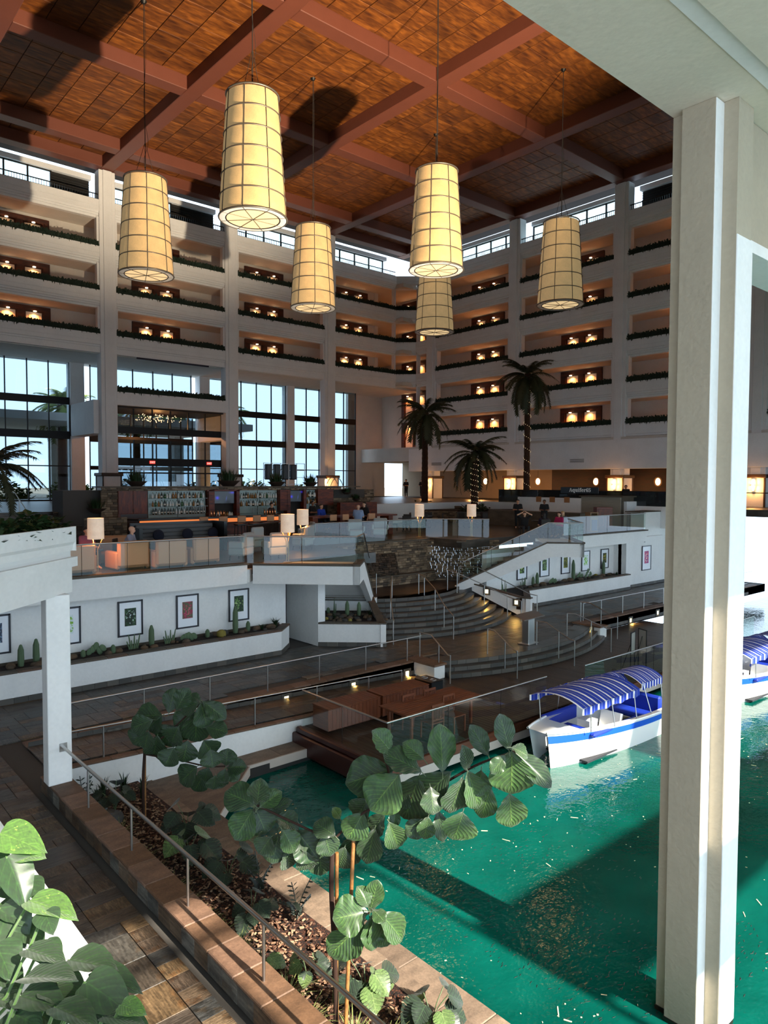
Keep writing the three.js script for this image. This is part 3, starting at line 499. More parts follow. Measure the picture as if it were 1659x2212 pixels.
// edge of the promenade: cap stones, white wall, stone foot, ramp beside it
function capRow(parent, x0, x1, y, z, d, h, step, ms, name = 'cap_stone') { const n = Math.round((x1 - x0) / step), w = (x1 - x0) / n; const gs = [0, 1, 2].map(() => uvm(cbox(w - 0.006, h, d, 0.012), 0.6, rnd(1), rnd(1))); for (let i = 0; i < n; i++) { const o = part(parent, name, gs[i % 3], pick(ms)); o.position.set(x0 + (i + 0.5) * w, y, z); } }
function capRowZ(parent, z0, z1, y, x, d, h, step, ms, name = 'cap_stone') { const n = Math.round((z1 - z0) / step), w = (z1 - z0) / n; const gs = [0, 1, 2].map(() => uvm(cbox(d, h, w - 0.006, 0.012), 0.6, rnd(1), rnd(1))); for (let i = 0; i < n; i++) { const o = part(parent, name, gs[i % 3], pick(ms)); o.position.set(x, y, z0 + (i + 0.5) * w); } }
const GLOWY = M('step_light_glow', { color: 0xfff3c8, emissive: new THREE.Color(1, 0.85, 0.45), emissiveIntensity: 3.2 });
function stepLight(label, [x, y, z], turn, I = 2.6) {
  const t = thing('step_light', label, 'light', [x, y, z], turn, 'step lights in the promenade walls');
  part(t, 'stone_surround', merge([bx(-0.17, 0.17, 0.09, 0.17, 0, 0.03), bx(-0.17, 0.17, -0.17, -0.09, 0, 0.03), bx(-0.17, -0.08, -0.09, 0.09, 0, 0.03), bx(0.08, 0.17, -0.09, 0.09, 0, 0.03)]), RISERS[0]);
  part(t, 'lamp_lens', cbox(0.16, 0.18, 0.02, 0.008, 0, 0, 0.012), GLOWY);
  const d = V(0, 0, 0.09).applyAxisAngle(V(0, 1, 0), turn), e = V(0, -0.5, 0.5).applyAxisAngle(V(0, 1, 0), turn);
  spot(x + d.x, y, z + d.z, x + e.x, y + e.y, z + e.z, I, 1.2, 0.9, 0xffc45e, 3);
  return t;
}
const edge = structure('promenade_edge');
{
  capRow(edge, 4.47, 16.6, -0.012, -17.6, 0.4, 0.06, 0.6, SAND);
  capRow(edge, 26.75, 44.8, -0.012, -17.6, 0.4, 0.06, 0.6, SAND);
  for (const [a, b] of [[4.47, 16.6], [26.9, 46]]) { part(edge, 'plaster_wall', uvm(bx(a, b, -0.5, -0.04, -17.78, -17.42), 0.3), WALL); }
  const n = 40; for (let i = 0; i < 34; i++) { const w = 0.36, x = 4.5 + i * w; const yb = -0.035 * max(0, x - 4.8); if (x > 16.5) break; const o = part(edge, 'base_stone', cbox(w - 0.006, 0.15, 0.03, 0.004), pick(RISERS)); o.position.set(x + w / 2, yb + 0.03, -17.41); }
  for (let i = 0; i < 46; i++) { const w = 0.36, x = 27 + i * w; const o = part(edge, 'base_stone', cbox(w - 0.006, 0.15, 0.03, 0.004), pick(RISERS)); o.position.set(x + w / 2, -0.37, -17.41); }
  // end piers beside the stairs
  for (const x of [16.6, 26.4]) { part(edge, 'plaster_pier', uvm(cbx(x, x + 0.5, -0.45, -0.02, -17.78, -16.45, 0.01), 0.3), WALL); const o = part(edge, 'pier_cap', uvm(cbox(0.6, 0.07, 1.4, 0.015), 0.5), SAND[0]); o.position.set(x + 0.25, 0.02, -17.1); }
  // ramp
  const ramp = sub(edge, 'ramp');
  const slope = Math.atan(0.035);
  const rl = tiles(4.47, 16.1, -17.4, -15.75, () => true, 0.3);
  rl.forEach((t) => { const o = part(ramp, 'tile', TILEG[floor(rnd(10))], pick([...WARMSL, ...SLATES, ...WARMSL])); o.position.set(t[0], -0.035 * max(0, t[0] - 4.8) - 0.02, t[1]); o.scale.set(t[2], 1, t[3]); if (t[0] > 4.8) o.rotation.z = -slope; });
  const rs = new THREE.Shape([[4.47, -0.9], [16.6, -0.9], [16.6, -0.47], [4.8, -0.05], [4.47, -0.05]].map((p) => new THREE.Vector2(...p)));
  part(ramp, 'slab', new THREE.ExtrudeGeometry(rs, { depth: 1.6, bevelEnabled: false }).translate(0, 0, -17.4), GROUT);
  const ws = new THREE.Shape([[4.47, -1.0], [14.2, -1.0], [14.2, -0.38], [4.8, -0.045], [4.47, -0.045]].map((p) => new THREE.Vector2(...p)));
  part(ramp, 'plaster_wall', uvm(new THREE.ExtrudeGeometry(ws, { depth: 0.14, bevelEnabled: false }).translate(0, 0, -15.74), 0.3), WALL);
  for (let i = 0; i < 16; i++) { const w = 0.605, x = 4.5 + (i + 0.5) * w, o = part(ramp, 'cap_stone', uvm(cbox(w - 0.005, 0.045, 0.2, 0.01), 0.6, rnd(1), rnd(1)), pick(SAND)); o.position.set(x, -0.035 * max(0, x - 4.8) - 0.012, -15.67); o.rotation.z = x > 4.8 ? -slope : 0; }
  [[6.44, -0.17], [11.45, -0.27], [13.95, -0.33], [16.25, -0.36]].forEach(([x, y], i) => stepLight(['square step light in the low wall nearest the white post, behind the small fig', 'square step light in the low wall just left of the timber cabinets', 'square step light in the low wall above the first timber cabinet', 'square step light at the end of the handrail beside the black bin'][i], [x, y, -17.4], 0));
  [[30.45, -0.33], [32.96, -0.27]].forEach(([x, y], i) => stepLight(['square step light in the far promenade wall, nearer the easel signs', 'square step light in the far promenade wall, last one before the big column'][i], [x, y, -17.4], 0));
  stepLight('step light glowing in the stone pier at the top of the curved lower steps', [26.39, -0.1, -16.9], -PI / 2, 3);
}
// curved stairs
function curvedStairs(name, rTop, tread, n, yTop, rise, half, m) {
  const s = structure(name);
  for (let k = 0; k < n; k++) {
    const st = sub(s, 'step'), r = rTop + k * tread, y1 = yTop - k * rise, [aL, aR] = half(r, k), N = 36;
    const inner = max(1.2, r - tread - 0.4), pl = [];
    for (let i = 0; i <= N; i++) { const a = aL + (aR - aL) * i / N; pl.push([SC[0] + (r - 0.03) * sin(a), SC[1] + (r - 0.03) * cos(a)]); }
    for (let i = N; i >= 0; i--) { const a = aL + (aR - aL) * i / N; pl.push([SC[0] + inner * sin(a), SC[1] + inner * cos(a)]); }
    part(st, 'tread', uvm(prism(pl, y1 - rise - 0.02, y1), 0.5), m);
    let a = aL; while (a < aR - 0.005) {
      let da = rnd(0.32, 0.62) / r; if (a + da > aR - 0.25 / r) da = aR - a;
      const am = a + da / 2, w = da * r - 0.006, o = part(st, 'riser_stone', cbox(w, rise - 0.008, 0.05, 0.006), pick(RISERS));
      o.position.set(SC[0] + (r - 0.025 - rnd(0.004)) * sin(am), y1 - rise / 2, SC[1] + (r - 0.025) * cos(am)); o.rotation.y = am; a += da;
    }
  }
  return s;
}
curvedStairs('stairs_lower', 10.4, 0.3, 3, 0, 0.15, (r) => [-Math.asin(4.66 / r), Math.asin(4.66 / r)], M('tread_slate', { color: 0x6a6560, map: T.slate, roughness: 0.35 }));
// left and right edges of the upper flight run from the landing down to the planters
const UL0 = [18.95, -22.35], UL1 = [17.45, -20.0], UR0 = [25.0, -22.5], UR1 = [26.0, -20.2];
function hitAngle(r, P, Q) { let lo = -0.5, hi = 1.6; const f = (t) => hypot(P[0] + (Q[0] - P[0]) * t - SC[0], P[1] + (Q[1] - P[1]) * t - SC[1]) - r; for (let i = 0; i < 40; i++) { const m = (lo + hi) / 2; if (f(m) > 0) hi = m; else lo = m; } const x = P[0] + (Q[0] - P[0]) * lo - SC[0], z = P[1] + (Q[1] - P[1]) * lo - SC[1]; return atan2(x, z); }
curvedStairs('stairs_upper', 4.45, 0.345, 8, 1.2, 0.15, (r) => [hitAngle(r, UL0, UL1), hitAngle(r, UR0, UR1)], M('tread_slate'));
{ // landing
  const l = structure('landing_floor'), pl = []; const a0 = hitAngle(4.42, UL0, UL1), a1 = hitAngle(4.42, UR0, UR1);
  for (let i = 0; i <= 30; i++) { const a = a0 + (a1 - a0) * i / 30; pl.push([SC[0] + 4.42 * sin(a), SC[1] + 4.42 * cos(a)]); }
  pl.push([27.5, -24.5], [25.6, -26.4], [18, -26.4], [16, -24.5]);
  part(l, 'paving', uvm(prism(pl, 0.6, 1.2), 0.5), M('brown_landing_slate', { color: 0x5c4a3e, map: T.slate, roughness: 0.4 }));
}
// ledge stone cladding: rows of uneven stones on a wall from a to b
const LEDGE = M('ledge_stone', { color: 0xffffff, vertexColors: true, roughness: 0.85, map: T.sand });
function ledge(a, b, y0, y1, dark = 1, sz = 1, cols = [0xa08d78, 0x8d7c6a, 0xb3a08a, 0x7c6d5e, 0x98836e, 0xc0ad96, 0x6e6257]) {
  const dx = b[0] - a[0], dz = b[1] - a[1], L = hypot(dx, dz), out = [], col = cols.map((h) => new THREE.Color(h));
  for (let y = y0; y < y1 - 0.02;) {
    const h = min(rnd(0.07, 0.15) * sz, y1 - y); let s = 0;
    while (s < L - 0.01) { const w = min(rnd(0.16, 0.42) * sz, L - s), c = pick(col), k = dark * rnd(0.8, 1.15); out.push(tint(uvm(cbox(max(0.02, w - 0.008), max(0.015, h - 0.008), 0.12, 0.008), 0.8, rnd(1), rnd(1)).translate(s + w / 2, y + h / 2, rnd(-0.025, 0.015)), [c.r * k, c.g * k, c.b * k])); s += w; }
    y += h;
  }
  const g = merge(out); g.rotateY(-atan2(dz, dx)); return g.translate(a[0], 0, a[1]);
}
{
  const w = structure('wall_stone_landing');
  const P = (n, g, k) => { const o = part(w, n, g, LEDGE); if (k) o.userData.kind = 'stuff'; return o; };
  P('ledge_stone', ledge([18.3, -25.35], [25.0, -25.35], 1.2, 3.2), 1); P('ledge_stone', ledge([25.0, -25.35], [27.6, -22.9], 1.2, 3.2), 1); P('ledge_stone', ledge([15.9, -22.9], [18.3, -25.35], 1.2, 3.2), 1);
  part(w, 'core', merge([bx(18.1, 25.2, 0.5, 3.2, -25.75, -25.42)]), GROUT);
  part(w, 'cap', uvm(merge([bx(18.2, 25.1, 3.2, 3.27, -25.75, -25.28), box(3.6, 0.07, 0.45).rotateY(0.755).translate(26.35, 3.235, -24.3), box(3.6, 0.07, 0.45).rotateY(-0.8).translate(17.05, 3.235, -24.3)]), 0.5), CAPST);
  P('bench_stone', ledge([19.0, -24.95], [25.2, -24.95], 1.2, 1.62), 1); part(w, 'bench_top', uvm(cbx(18.9, 25.3, 1.62, 1.68, -25.35, -24.9), 0.5), CAPST);
  // leaning dark stone of the water wall
  const t = thing('water_wall', 'leaning dark stone water wall behind the curved stairs', 'fountain', [20.6, 1.68, -24.98]);
  const g = ledge([-2.2, 0], [2.2, 0], 0, 1.05, 0.42, 0.75, [0x6a5340, 0x5a4636, 0x4a3a2e, 0x7a604a]); g.rotateX(-0.3);
  part(t, 'wet_stone', g, M('wet_ledge_stone', { color: 0xffffff, vertexColors: true, roughness: 0.25 })).userData.kind = 'stuff';
  part(t, 'backing', box(4.4, 1.04, 0.1).translate(0, 0.52, -0.1).rotateX(-0.3), DARK);
}
// two flights from the landing to the terrace: origin A, e1 up the flight, e2 outwards
function flight(name, A, e1, e2, mirror) {
  const s = structure(name); const at = (p, q) => [A[0] + e1[0] * p + e2[0] * q, A[1] + e1[1] * p + e2[1] * q];
  const place = (g) => { const m = new THREE.Matrix4().makeBasis(V(e1[0], 0, e1[1]), V(0, 1, 0), V(e2[0], 0, e2[1])); m.setPosition(A[0], 0, A[1]); const gg = clean(g); gg.applyMatrix4(m); if (m.determinant() < 0) { const p = gg.attributes.position, n = gg.attributes.normal, u = gg.attributes.uv; for (let i = 0; i < p.count; i += 3) for (const at of [p, n, u]) for (let c = 0; c < at.itemSize; c++) { const t = at.array[i * at.itemSize + c]; at.array[i * at.itemSize + c] = at.array[(i + 1) * at.itemSize + c]; at.array[(i + 1) * at.itemSize + c] = t; } } return gg; };
  const ex = (pts, q0, q1) => new THREE.ExtrudeGeometry(new THREE.Shape(pts.map((p) => new THREE.Vector2(...p))), { depth: q1 - q0, bevelEnabled: false }).translate(0, 0, q0);
  part(s, 'stringer', uvm(place(ex([[-0.3, 1.2], [-0.05, 1.36], [3.93, 3.24], [5.62, 3.24], [5.62, 2.62], [4.15, 2.62], [0.41, 1.15], [-0.3, 0.9]], 0, 0.22)), 0.3), WALL);
  part(s, 'soffit', uvm(place(ex([[0.1, 1.05], [3.95, 3.0], [5.5, 3.0], [5.5, 2.74], [4.15, 2.74], [0.41, 1.24], [0.1, 1.2]], 0.2, 2.5)), 0.3), WALL);
  part(s, 'end_fascia', uvm(place(bx(5.42, 5.62, 2.62, 3.24, 0, 3.6)), 0.3), WALL);
  part(s, 'end_soffit', uvm(place(bx(3.9, 5.45, 2.66, 3.2, 0.2, 3.6)), 0.3), WALL);
  part(s, 'cap', uvm(place(merge([ex([[-0.1, 1.34], [3.92, 3.24], [3.92, 3.3], [-0.1, 1.41]], -0.03, 0.25), bx(3.9, 5.66, 3.24, 3.31, -0.03, 0.25), bx(5.4, 5.66, 3.24, 3.31, 0.2, 3.6)])), 0.5), CAPST);
  for (let k = 0; k < 13; k++) part(s, 'step', uvm(place(bx(k * 0.3, k * 0.3 + 0.32, 1.1 + k * 0.15, 1.35 + k * 0.15, 0.2, 2.3)), 0.5), RISERS[k % 5]);
  return { place, ex, at };
}
const FR = flight('stairs_right', [24.65, -22.7], [0.707, 0.707], [0.707, -0.707]);
const FL = flight('stairs_left', [19.0, -22.4], [-0.707, 0.707], [-0.707, -0.707]);
// terrace fronts and the white walls below
{
  const t = structure('wall_terrace_left');
  part(t, 'fascia', uvm(merge([bx(-10, 12.35, 2.62, 3.25, -21.3, -21.1), bx(-10, 12.35, 2.62, 2.9, -22.4, -21.3), prism([[12.3, -21.15], [12.4, -21.05], [14.9, -23.6], [12.3, -23.6]], 2.66, 3.1)]), 0.3), WALL);
  part(t, 'cap', uvm(bx(-10, 12.4, 3.25, 3.32, -21.42, -21.07), 0.5), CAPST);
  part(t, 'plaster', uvm(merge([bx(-10, 14.6, 0, 2.8, -22.5, -22.2), bx(14.3, 14.6, 0, 2.8, -24.4, -22.3), bx(14.3, 15.6, 0, 2.8, -24.5, -24.3), bx(15.43, 15.75, 0, 2.75, -23.5, -21.32), bx(15.43, 18.5, 0, 2.6, -24.5, -23.4), bx(14.6, 15.6, 2.15, 2.8, -24.4, -23.4)]), 0.3), WALL);
  const r = structure('wall_terrace_right');
  part(r, 'fascia', uvm(merge([bx(31.0, 37.4, 2.62, 3.25, -21.7, -21.5), bx(37.3, 39.4, 2.62, 3.25, -21.72, -21.55), bx(31, 41.5, 2.62, 2.9, -23.4, -21.6)]), 0.3), WALL);
  part(r, 'cap', uvm(bx(31.0, 39.4, 3.25, 3.32, -21.84, -21.46), 0.5), CAPST);
  part(r, 'planter_block', uvm(merge([bx(39.4, 43.4, 2.66, 4.32, -22.6, -21.75), bx(39.4, 43.4, 2.55, 2.75, -22.6, -21.65), bx(39.7, 43.1, 2.75, 2.85, -21.8, -21.7)]), 0.3), WALL); part(r, 'planter_cap', uvm(bx(38.9, 43.5, 4.32, 4.38, -22.7, -21.7), 0.5), CAPST);
  part(r, 'plaster', uvm(merge([bx(26.2, 37.4, 0, 2.8, -22.8, -22.5), bx(37.4, 42.3, 0, 2.7, -22.2, -21.7), bx(37.4, 37.7, 0, 2.7, -23.4, -22.0), bx(42.0, 42.3, 0, 2.7, -26, -22), bx(42.3, 46, 0, 2.7, -26.2, -26)]), 0.3), WALL);
  for (let i = 0; i < 14; i++) { const o = part(r, 'base_stone', cbox(0.354, 0.16, 0.03, 0.004), pick(RISERS)); o.position.set(37.3 + i * 0.36 + 0.18, 0.08, -21.69); }
  part(r, 'wall_behind', uvm(bx(42, 46, 2.8, 4.4, -22.6, -22.4), 0.3), WALL);
}
// raised planter beds: plan, front height, stones along the foot
const SOIL = M('gravel_soil', { color: 0x8b7565, map: rep(T.mulch, 1), bumpMap: T.mulch, bumpScale: 0.02, roughness: 1 });
function planterWall(name, pts, h, capW, inward, from = 0) {
  const p = structure(name);
  for (let i = 0; i < pts.length - 1; i++) {
    const [x0, z0] = pts[i], [x1, z1] = pts[i + 1], L = hypot(x1 - x0, z1 - z0), a = -atan2(z1 - z0, x1 - x0), h0 = pts[i][2] ?? h, h1 = pts[i + 1][2] ?? h;
    const sh = new THREE.Shape([[0, pts[i][3] ?? 0], [L, pts[i + 1][3] ?? 0], [L, h1 - 0.05], [0, h0 - 0.05]].map((q) => new THREE.Vector2(...q)));
    part(p, 'plaster', uvm(new THREE.ExtrudeGeometry(sh, { depth: 0.2, bevelEnabled: false }).translate(0, 0, -0.2), 0.3).rotateY(a).translate(x0, 0, z0), WALL);
    const n = Math.max(1, Math.round(L / 0.6)), w = L / n, sl = Math.atan2(h1 - h0, L);
    for (let k = 0; k < n; k++) { const o = part(p, 'cap_stone', uvm(cbox(w - 0.006, 0.06, capW, 0.01), 0.6, rnd(1), rnd(1)), name.includes('x') ? SAND[0] : pick([CAPST, CAPST, SAND[3]])); const s = (k + 0.5) * w; o.position.set(x0 + (x1 - x0) * s / L + sin(a) * (0.03 - capW / 2), h0 + (h1 - h0) * s / L - 0.025, z0 + (z1 - z0) * s / L + cos(a) * (0.03 - capW / 2)); o.rotation.set(0, a, sl, 'YXZ'); }
    if (!(pts[i][3])) { const m = Math.max(1, Math.round(L / 0.36)), v = L / m; for (let k = 0; k < m; k++) { const s = (k + 0.5) * v, o = part(p, 'base_stone', cbox(v - 0.005, 0.16, 0.03, 0.004), pick(RISERS)); o.position.set(x0 + (x1 - x0) * s / L + sin(a) * 0.008, 0.08, z0 + (z1 - z0) * s / L + cos(a) * 0.008); o.rotation.y = a; } }
  }
  return p;
}
const PL = planterWall('planter_left', [[-9.9, -21.1], [13.7, -21.1], [14.55, -21.9]], 0.87, 0.3);
part(PL, 'soil', uvm(prism([[-9.9, -21.2], [13.6, -21.2], [14.4, -21.9], [14.4, -22.2], [-9.9, -22.2]], 0.3, 0.82), 0.8), SOIL); part(PL, 'back_cap', uvm(bx(-9.9, 14.3, 0.82, 0.9, -22.22, -22.16), 0.5), CAPST);
const PC = planterWall('planter_centre', [[15.42, -21.3], [17.27, -19.62], [17.5, -20.0, 0.88, 0.02], [18.9, -22.3, 1.36, 1.0]], 0.88, 0.3);
part(PC, 'soil', uvm(prism([[15.5, -21.3], [17.25, -19.75], [18.7, -22.2], [17.2, -23.5], [15.6, -22.2]], 0.3, 0.82), 0.8), SOIL);
{ const w = structure('wall_under_stairs'); part(w, 'plaster', uvm(merge([prism([[15.58, -22.03], [16.19, -22.07], [16.19, -22.4], [15.58, -22.4]], 0, 2.7), prism([[16.1, -22.2], [17.25, -23.5], [17.0, -23.7], [15.9, -22.4]], 0.7, 2.7), prism([[17.2, -23.6], [18.75, -22.1], [19.3, -22.5], [18.4, -23.8]], 0.7, 1.27)]), 0.3), WALL); }
const PR = planterWall('planter_right', [[25.05, -22.4, 1.36, 1.0], [25.9, -20.25, 0.88, 0.02], [26.0, -19.75], [27.95, -21.35], [37.3, -21.35]], 0.88, 0.3);
part(PR, 'soil', uvm(prism([[25.2, -22.4], [26.0, -19.9], [27.9, -21.45], [37.2, -21.45], [37.2, -22.5], [26, -23.2]], 0.3, 0.82), 0.8), SOIL);
stepLight('step light in the planter corner at the foot of the right stair wall', [26.2, 0.45, -19.9], -0.6, 2.2);
stepLight('step light in the side wall half way up the curved stairs', [25.83, 0.62, -20.4], -PI / 2 + 0.35, 2.2);
stepLight('step light in the side wall near the top of the curved stairs', [25.3, 1.02, -21.7], -PI / 2 + 0.35, 2.2);
// timber deck
{
  const d = structure('floor_deck'), pg = [0, 1, 2, 3].map(() => uvm(cbox(0.136, 0.035, 1, 0.006), 1, rnd(1), rnd(1), true)), pm = [0x4b4038, 0x443a34, 0x53463c, 0x3e3530].map((c, i) => M('deck_board_' + i, { color: c, map: T.teak, roughness: 0.4 }));
  for (let i = 0; i < 146; i++) { const x = 10.72 + (i + 0.5) * 0.142, z1 = -12.12, z0 = x < 14.3 ? -15.74 : -17.3; if (x > 31.5) break; const o = part(d, 'plank', pg[i % 4], pick(pm)); o.position.set(x, -0.467 + rnd(-0.002, 0.002), (z0 + z1) / 2); o.scale.z = z1 - z0; }
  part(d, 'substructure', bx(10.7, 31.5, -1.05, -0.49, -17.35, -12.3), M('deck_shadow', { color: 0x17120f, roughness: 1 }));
  part(d, 'front_fascia', uvm(bx(10.72, 31.6, -0.72, -0.5, -12.16, -12.06), 1), M('deck_fascia_wood', { color: 0x7a4c37, map: T.teak, roughness: 0.5 }));
  part(d, 'front_curb', uvm(bx(10.9, 31.6, -0.96, -0.74, -12.2, -12.08), 0.5), M('pale_concrete', { color: 0xb8b0a8, map: T.wall, roughness: 0.9 }));
  part(d, 'side_beam', uvm(merge([cbx(10.5, 10.66, -0.52, -0.36, -15.5, -12.0, 0.03), cbx(10.44, 10.7, -1.02, -0.52, -15.6, -12.0, 0.03)]), 0.5), M('dark_red_beam', { color: 0x3a1712, roughness: 0.35, map: T.wall }));
}
// glass balustrades: posts-free panes with a steel top rail
function glassRail(label, path, h, opts = {}) {
  const t = thing('glass_railing', label, 'railing', [0, 0, 0]); const top = path.map(([x, y, z]) => V(x, y + h, z));
  part(t, 'top_rail', rail(top, opts.r ?? 0.025), opts.m ?? STEEL);
  for (let i = 0; i < path.length - 1; i++) {
    const a = V(...path[i]), b = V(...path[i + 1]), L = a.distanceTo(b), n = Math.max(1, Math.round(L / (opts.step ?? 1.5)));
    for (let k = 0; k < n; k++) {
      const p = a.clone().lerp(b, (k + 0.006) / n), q = a.clone().lerp(b, (k + 0.994) / n), g = new THREE.BufferGeometry();
      const dir = V(b.x - a.x, 0, b.z - a.z).normalize(), nn = V(-dir.z, 0, dir.x).multiplyScalar(0.006);
      const c = [p, q, q.clone().add(V(0, h - 0.02, 0)), p.clone().add(V(0, h - 0.02, 0))], F = c.map((v) => v.clone().add(nn)), B = c.map((v) => v.clone().sub(nn)), idx = [];
      const quad = (w, x, y, z) => idx.push(w, x, y, w, y, z); quad(F[0], F[1], F[2], F[3]); g.setFromPoints(idx); g.computeVertexNormals();
      part(t, 'glass_pane', clean(g), opts.glass ?? GLASS);
      if (opts.posts !== false && k) part(t, 'edge_clip', bar(p.clone(), p.clone().add(V(0, h, 0)), 0.008, 5), DARK);
    }
  }
  return t;
}
const DGL = M('green_tinted_glass', { color: 0xdcebe4, transmission: 1, thickness: 0, roughness: 0, ior: 1.52 }, phys);
glassRail('clear glass railing round the corner of the dining deck beside the black water', [[10.72, -0.45, -15.5], [10.72, -0.45, -12.13], [16.75, -0.45, -12.13]], 1.0, { step: 2 });
glassRail('clear glass railing at the deck edge behind the moored boat canopy', [[18.65, -0.45, -12.13], [31, -0.45, -12.13]], 1.0, { step: 2, glass: DGL });
glassRail('glass railing along the left terrace in front of the tan lounge sofas', [[-9, 3.32, -21.2], [12.3, 3.32, -21.2]], 0.9, { step: 1.35 });
glassRail('glass railing across the stair-head balcony above the information board', [[12.3, 3.32, -21.05], [15.05, 3.32, -18.6], [16.2, 3.32, -19.62], [18.95, 1.5, -22.4]], 0.9, { step: 1.5, glass: DGL });
glassRail('glass railing above the curved stone wall behind the landing', [[15.7, 3.28, -22.9], [18.25, 3.28, -25.45], [25.0, 3.28, -25.45], [27.3, 3.28, -23.3]], 0.95, { step: 1.4, glass: DGL });
glassRail('sloping glass railing climbing the right stair to the terrace', [[24.7, 1.45, -22.65], [27.45, 3.3, -19.9], [28.55, 3.3, -18.75], [31.05, 3.32, -21.3]], 0.9, { step: 1.4, glass: DGL });
glassRail('glass railing on the right terrace beside the tan waste bin', [[31.1, 3.32, -21.6], [39.3, 3.32, -21.6]], 0.95, { step: 2.2, glass: DGL });
// steel handrails: top line and the feet of the posts
function handrail(label, line, feet, r = 0.021) {
  const t = thing('handrail', label, 'handrail', [0, 0, 0]);
  part(t, 'top_rail', rail(line.map((p) => V(...p)), r), STEEL);
  feet.forEach(([x, y, z, top]) => { part(t, 'post', bar(V(x, y, z), V(x, top, z), 0.02, 8), STEEL); });
  return t;
}
{
  const f1 = [5.45, 7.27, 9.1, 10.92, 12.75, 14.58, 16.4].map((x) => [x, 0, -17.55, 0.78]);
  handrail('long straight steel handrail along the promenade edge above the ramp', [[5.45, 0.78, -17.55], [16.4, 0.78, -17.55], [17.0, 0.8, -17.5]], f1);
  const ry = (x) => -0.035 * max(0, x - 4.8);
  handrail('lower steel handrail running down the outer side of the ramp', [[4.46, ry(4.46) + 0.72, -15.75], [14.5, ry(14.5) + 0.72, -15.75]], [5.6, 7.5, 9.42, 11.36, 13.2, 14.5].map((x) => [x, ry(x), -15.75, ry(x) + 0.72]));
  const S = (label, p, q, e, mid) => handrail(label, [[p[0], 0.9, p[1]], [q[0], 0.9, q[1]], [e[0], 0.46, e[1]], [e[0] + (e[0] - q[0]) * 0.16, 0.46, e[1] + (e[1] - q[1]) * 0.16]], [[p[0], 0, p[1], 0.9], [mid[0], -0.3, mid[1], 0.68], [e[0] + (e[0] - q[0]) * 0.16, -0.45, e[1] + (e[1] - q[1]) * 0.16, 0.46]]);
  S('steel handrail at the left end of the curved lower steps', [17.04, -17.6], [17.0, -17.0], [16.75, -16.0], [16.95, -16.6]);
  S('second steel handrail from the left on the curved lower steps', [19.3, -16.5], [19.2, -16.1], [18.9, -15.0], [19.1, -15.55]);
  S('steel handrail on the curved lower steps in front of the podium', [21.8, -16.25], [21.78, -15.8], [21.7, -14.7], [21.7, -15.2]);
  S('steel handrail on the curved lower steps just right of the podium', [23.95, -16.4], [24.1, -16.1], [24.5, -15.0], [24.25, -15.5]);
  S('steel handrail at the right end of the curved lower steps by the pier', [26.7, -17.6], [26.8, -17.2], [26.85, -16.1], [26.85, -16.7]);
  handrail('long steel handrail along the right promenade edge', [[26.9, 0.82, -17.6], [44.5, 0.82, -17.6]], [26.9, 28.3, 30.1, 32.0, 33.9, 35.8, 37.7, 39.6, 41.5].map((x) => [x, 0, -17.6, 0.82]));
  const Uf = (label, tp, pts) => handrail(label, [[tp[0], 2.1, tp[1]], ...pts.map(([x, y, z]) => [x, y + 0.9, z])], [[tp[0], 1.2, tp[1], 2.1], ...pts.map(([x, y, z]) => [x, y, z, y + 0.9])]);
  Uf('steel handrail down the left side of the curved upper stairs', [20.2, -23.6], [[19.95, 1.2, -22.3], [18.9, 0.6, -21.2], [17.7, 0, -19.7]]);
  Uf('steel handrail down the middle of the curved upper stairs', [21.5, -22.3], [[21.45, 1.1, -21.9], [21.0, 0.75, -20.8], [20.4, 0.3, -19.7], [20.1, 0, -18.9]]);
  Uf('steel handrail down the right side of the curved upper stairs', [23.3, -22.3], [[23.5, 1.1, -21.9], [24.2, 0.6, -20.9], [24.7, 0.15, -20.0], [24.9, 0, -19.4]]);
  handrail('steel handrail beside the right cactus planter down to the promenade', [[24.8, 2.1, -23.0], [25.2, 2.1, -22.2], [26.3, 1.0, -20.0], [26.45, 0.95, -19.7]], [[24.8, 1.2, -23.0, 2.1], [25.2, 1.2, -22.2, 2.1], [26.3, 0, -19.6, 1.0]]);
}
// ---------- near path: kerb seat, white post and beam, planting bed, lagoon, soffit, big column, parapet ----------
{
  const k = structure('path_kerb');
  capRowZ(k, -14.75, -1.6, 0.278, 4.245, 0.45, 0.05, 0.62, SAND);
  part(k, 'core', bx(4.06, 4.45, -0.9, 0.25, -14.74, -1.6), GROUT);
  for (let i = 0; i < 37; i++) { const w = 0.36, o = part(k, 'face_stone', uvm(cbox(0.03, 0.24, w - 0.006, 0.004), 0.6, rnd(1), rnd(1)), pick([...RISERS.slice(0, 2), WARMSL[2], WARMSL[0], WARMSL[1]])); o.position.set(4.045, 0.125, -14.72 + (i + 0.5) * w); }
  for (const z of [-14.76]) part(k, 'end_stone', uvm(cbx(4.03, 4.46, 0, 0.25, z - 0.02, z + 0.01, 0.004), 0.6), RISERS[1]);
  handrail('steel handrail on the stone kerb between the path and the planting bed', [[4.26, 1.0, -14.1], [4.26, 1.0, -1.8]], [-12.75, -10.82, -8.88, -6.95, -5.0, -3.1].map((z) => [4.26, 0.3, z, 1.0]), 0.028);
  const f = single('rail_flange', 'square steel flange fixing the kerb handrail to the white post', 'bracket', [cbx(4.19, 4.33, 0.92, 1.08, -14.11, -14.09, 0.003)], STEEL);
  const p = structure('column_post'); part(p, 'plaster', uvm(cbx(3.99, 4.42, 0.3, 3.9, -14.42, -14.1, 0.012), 0.3), TRIMW);
}
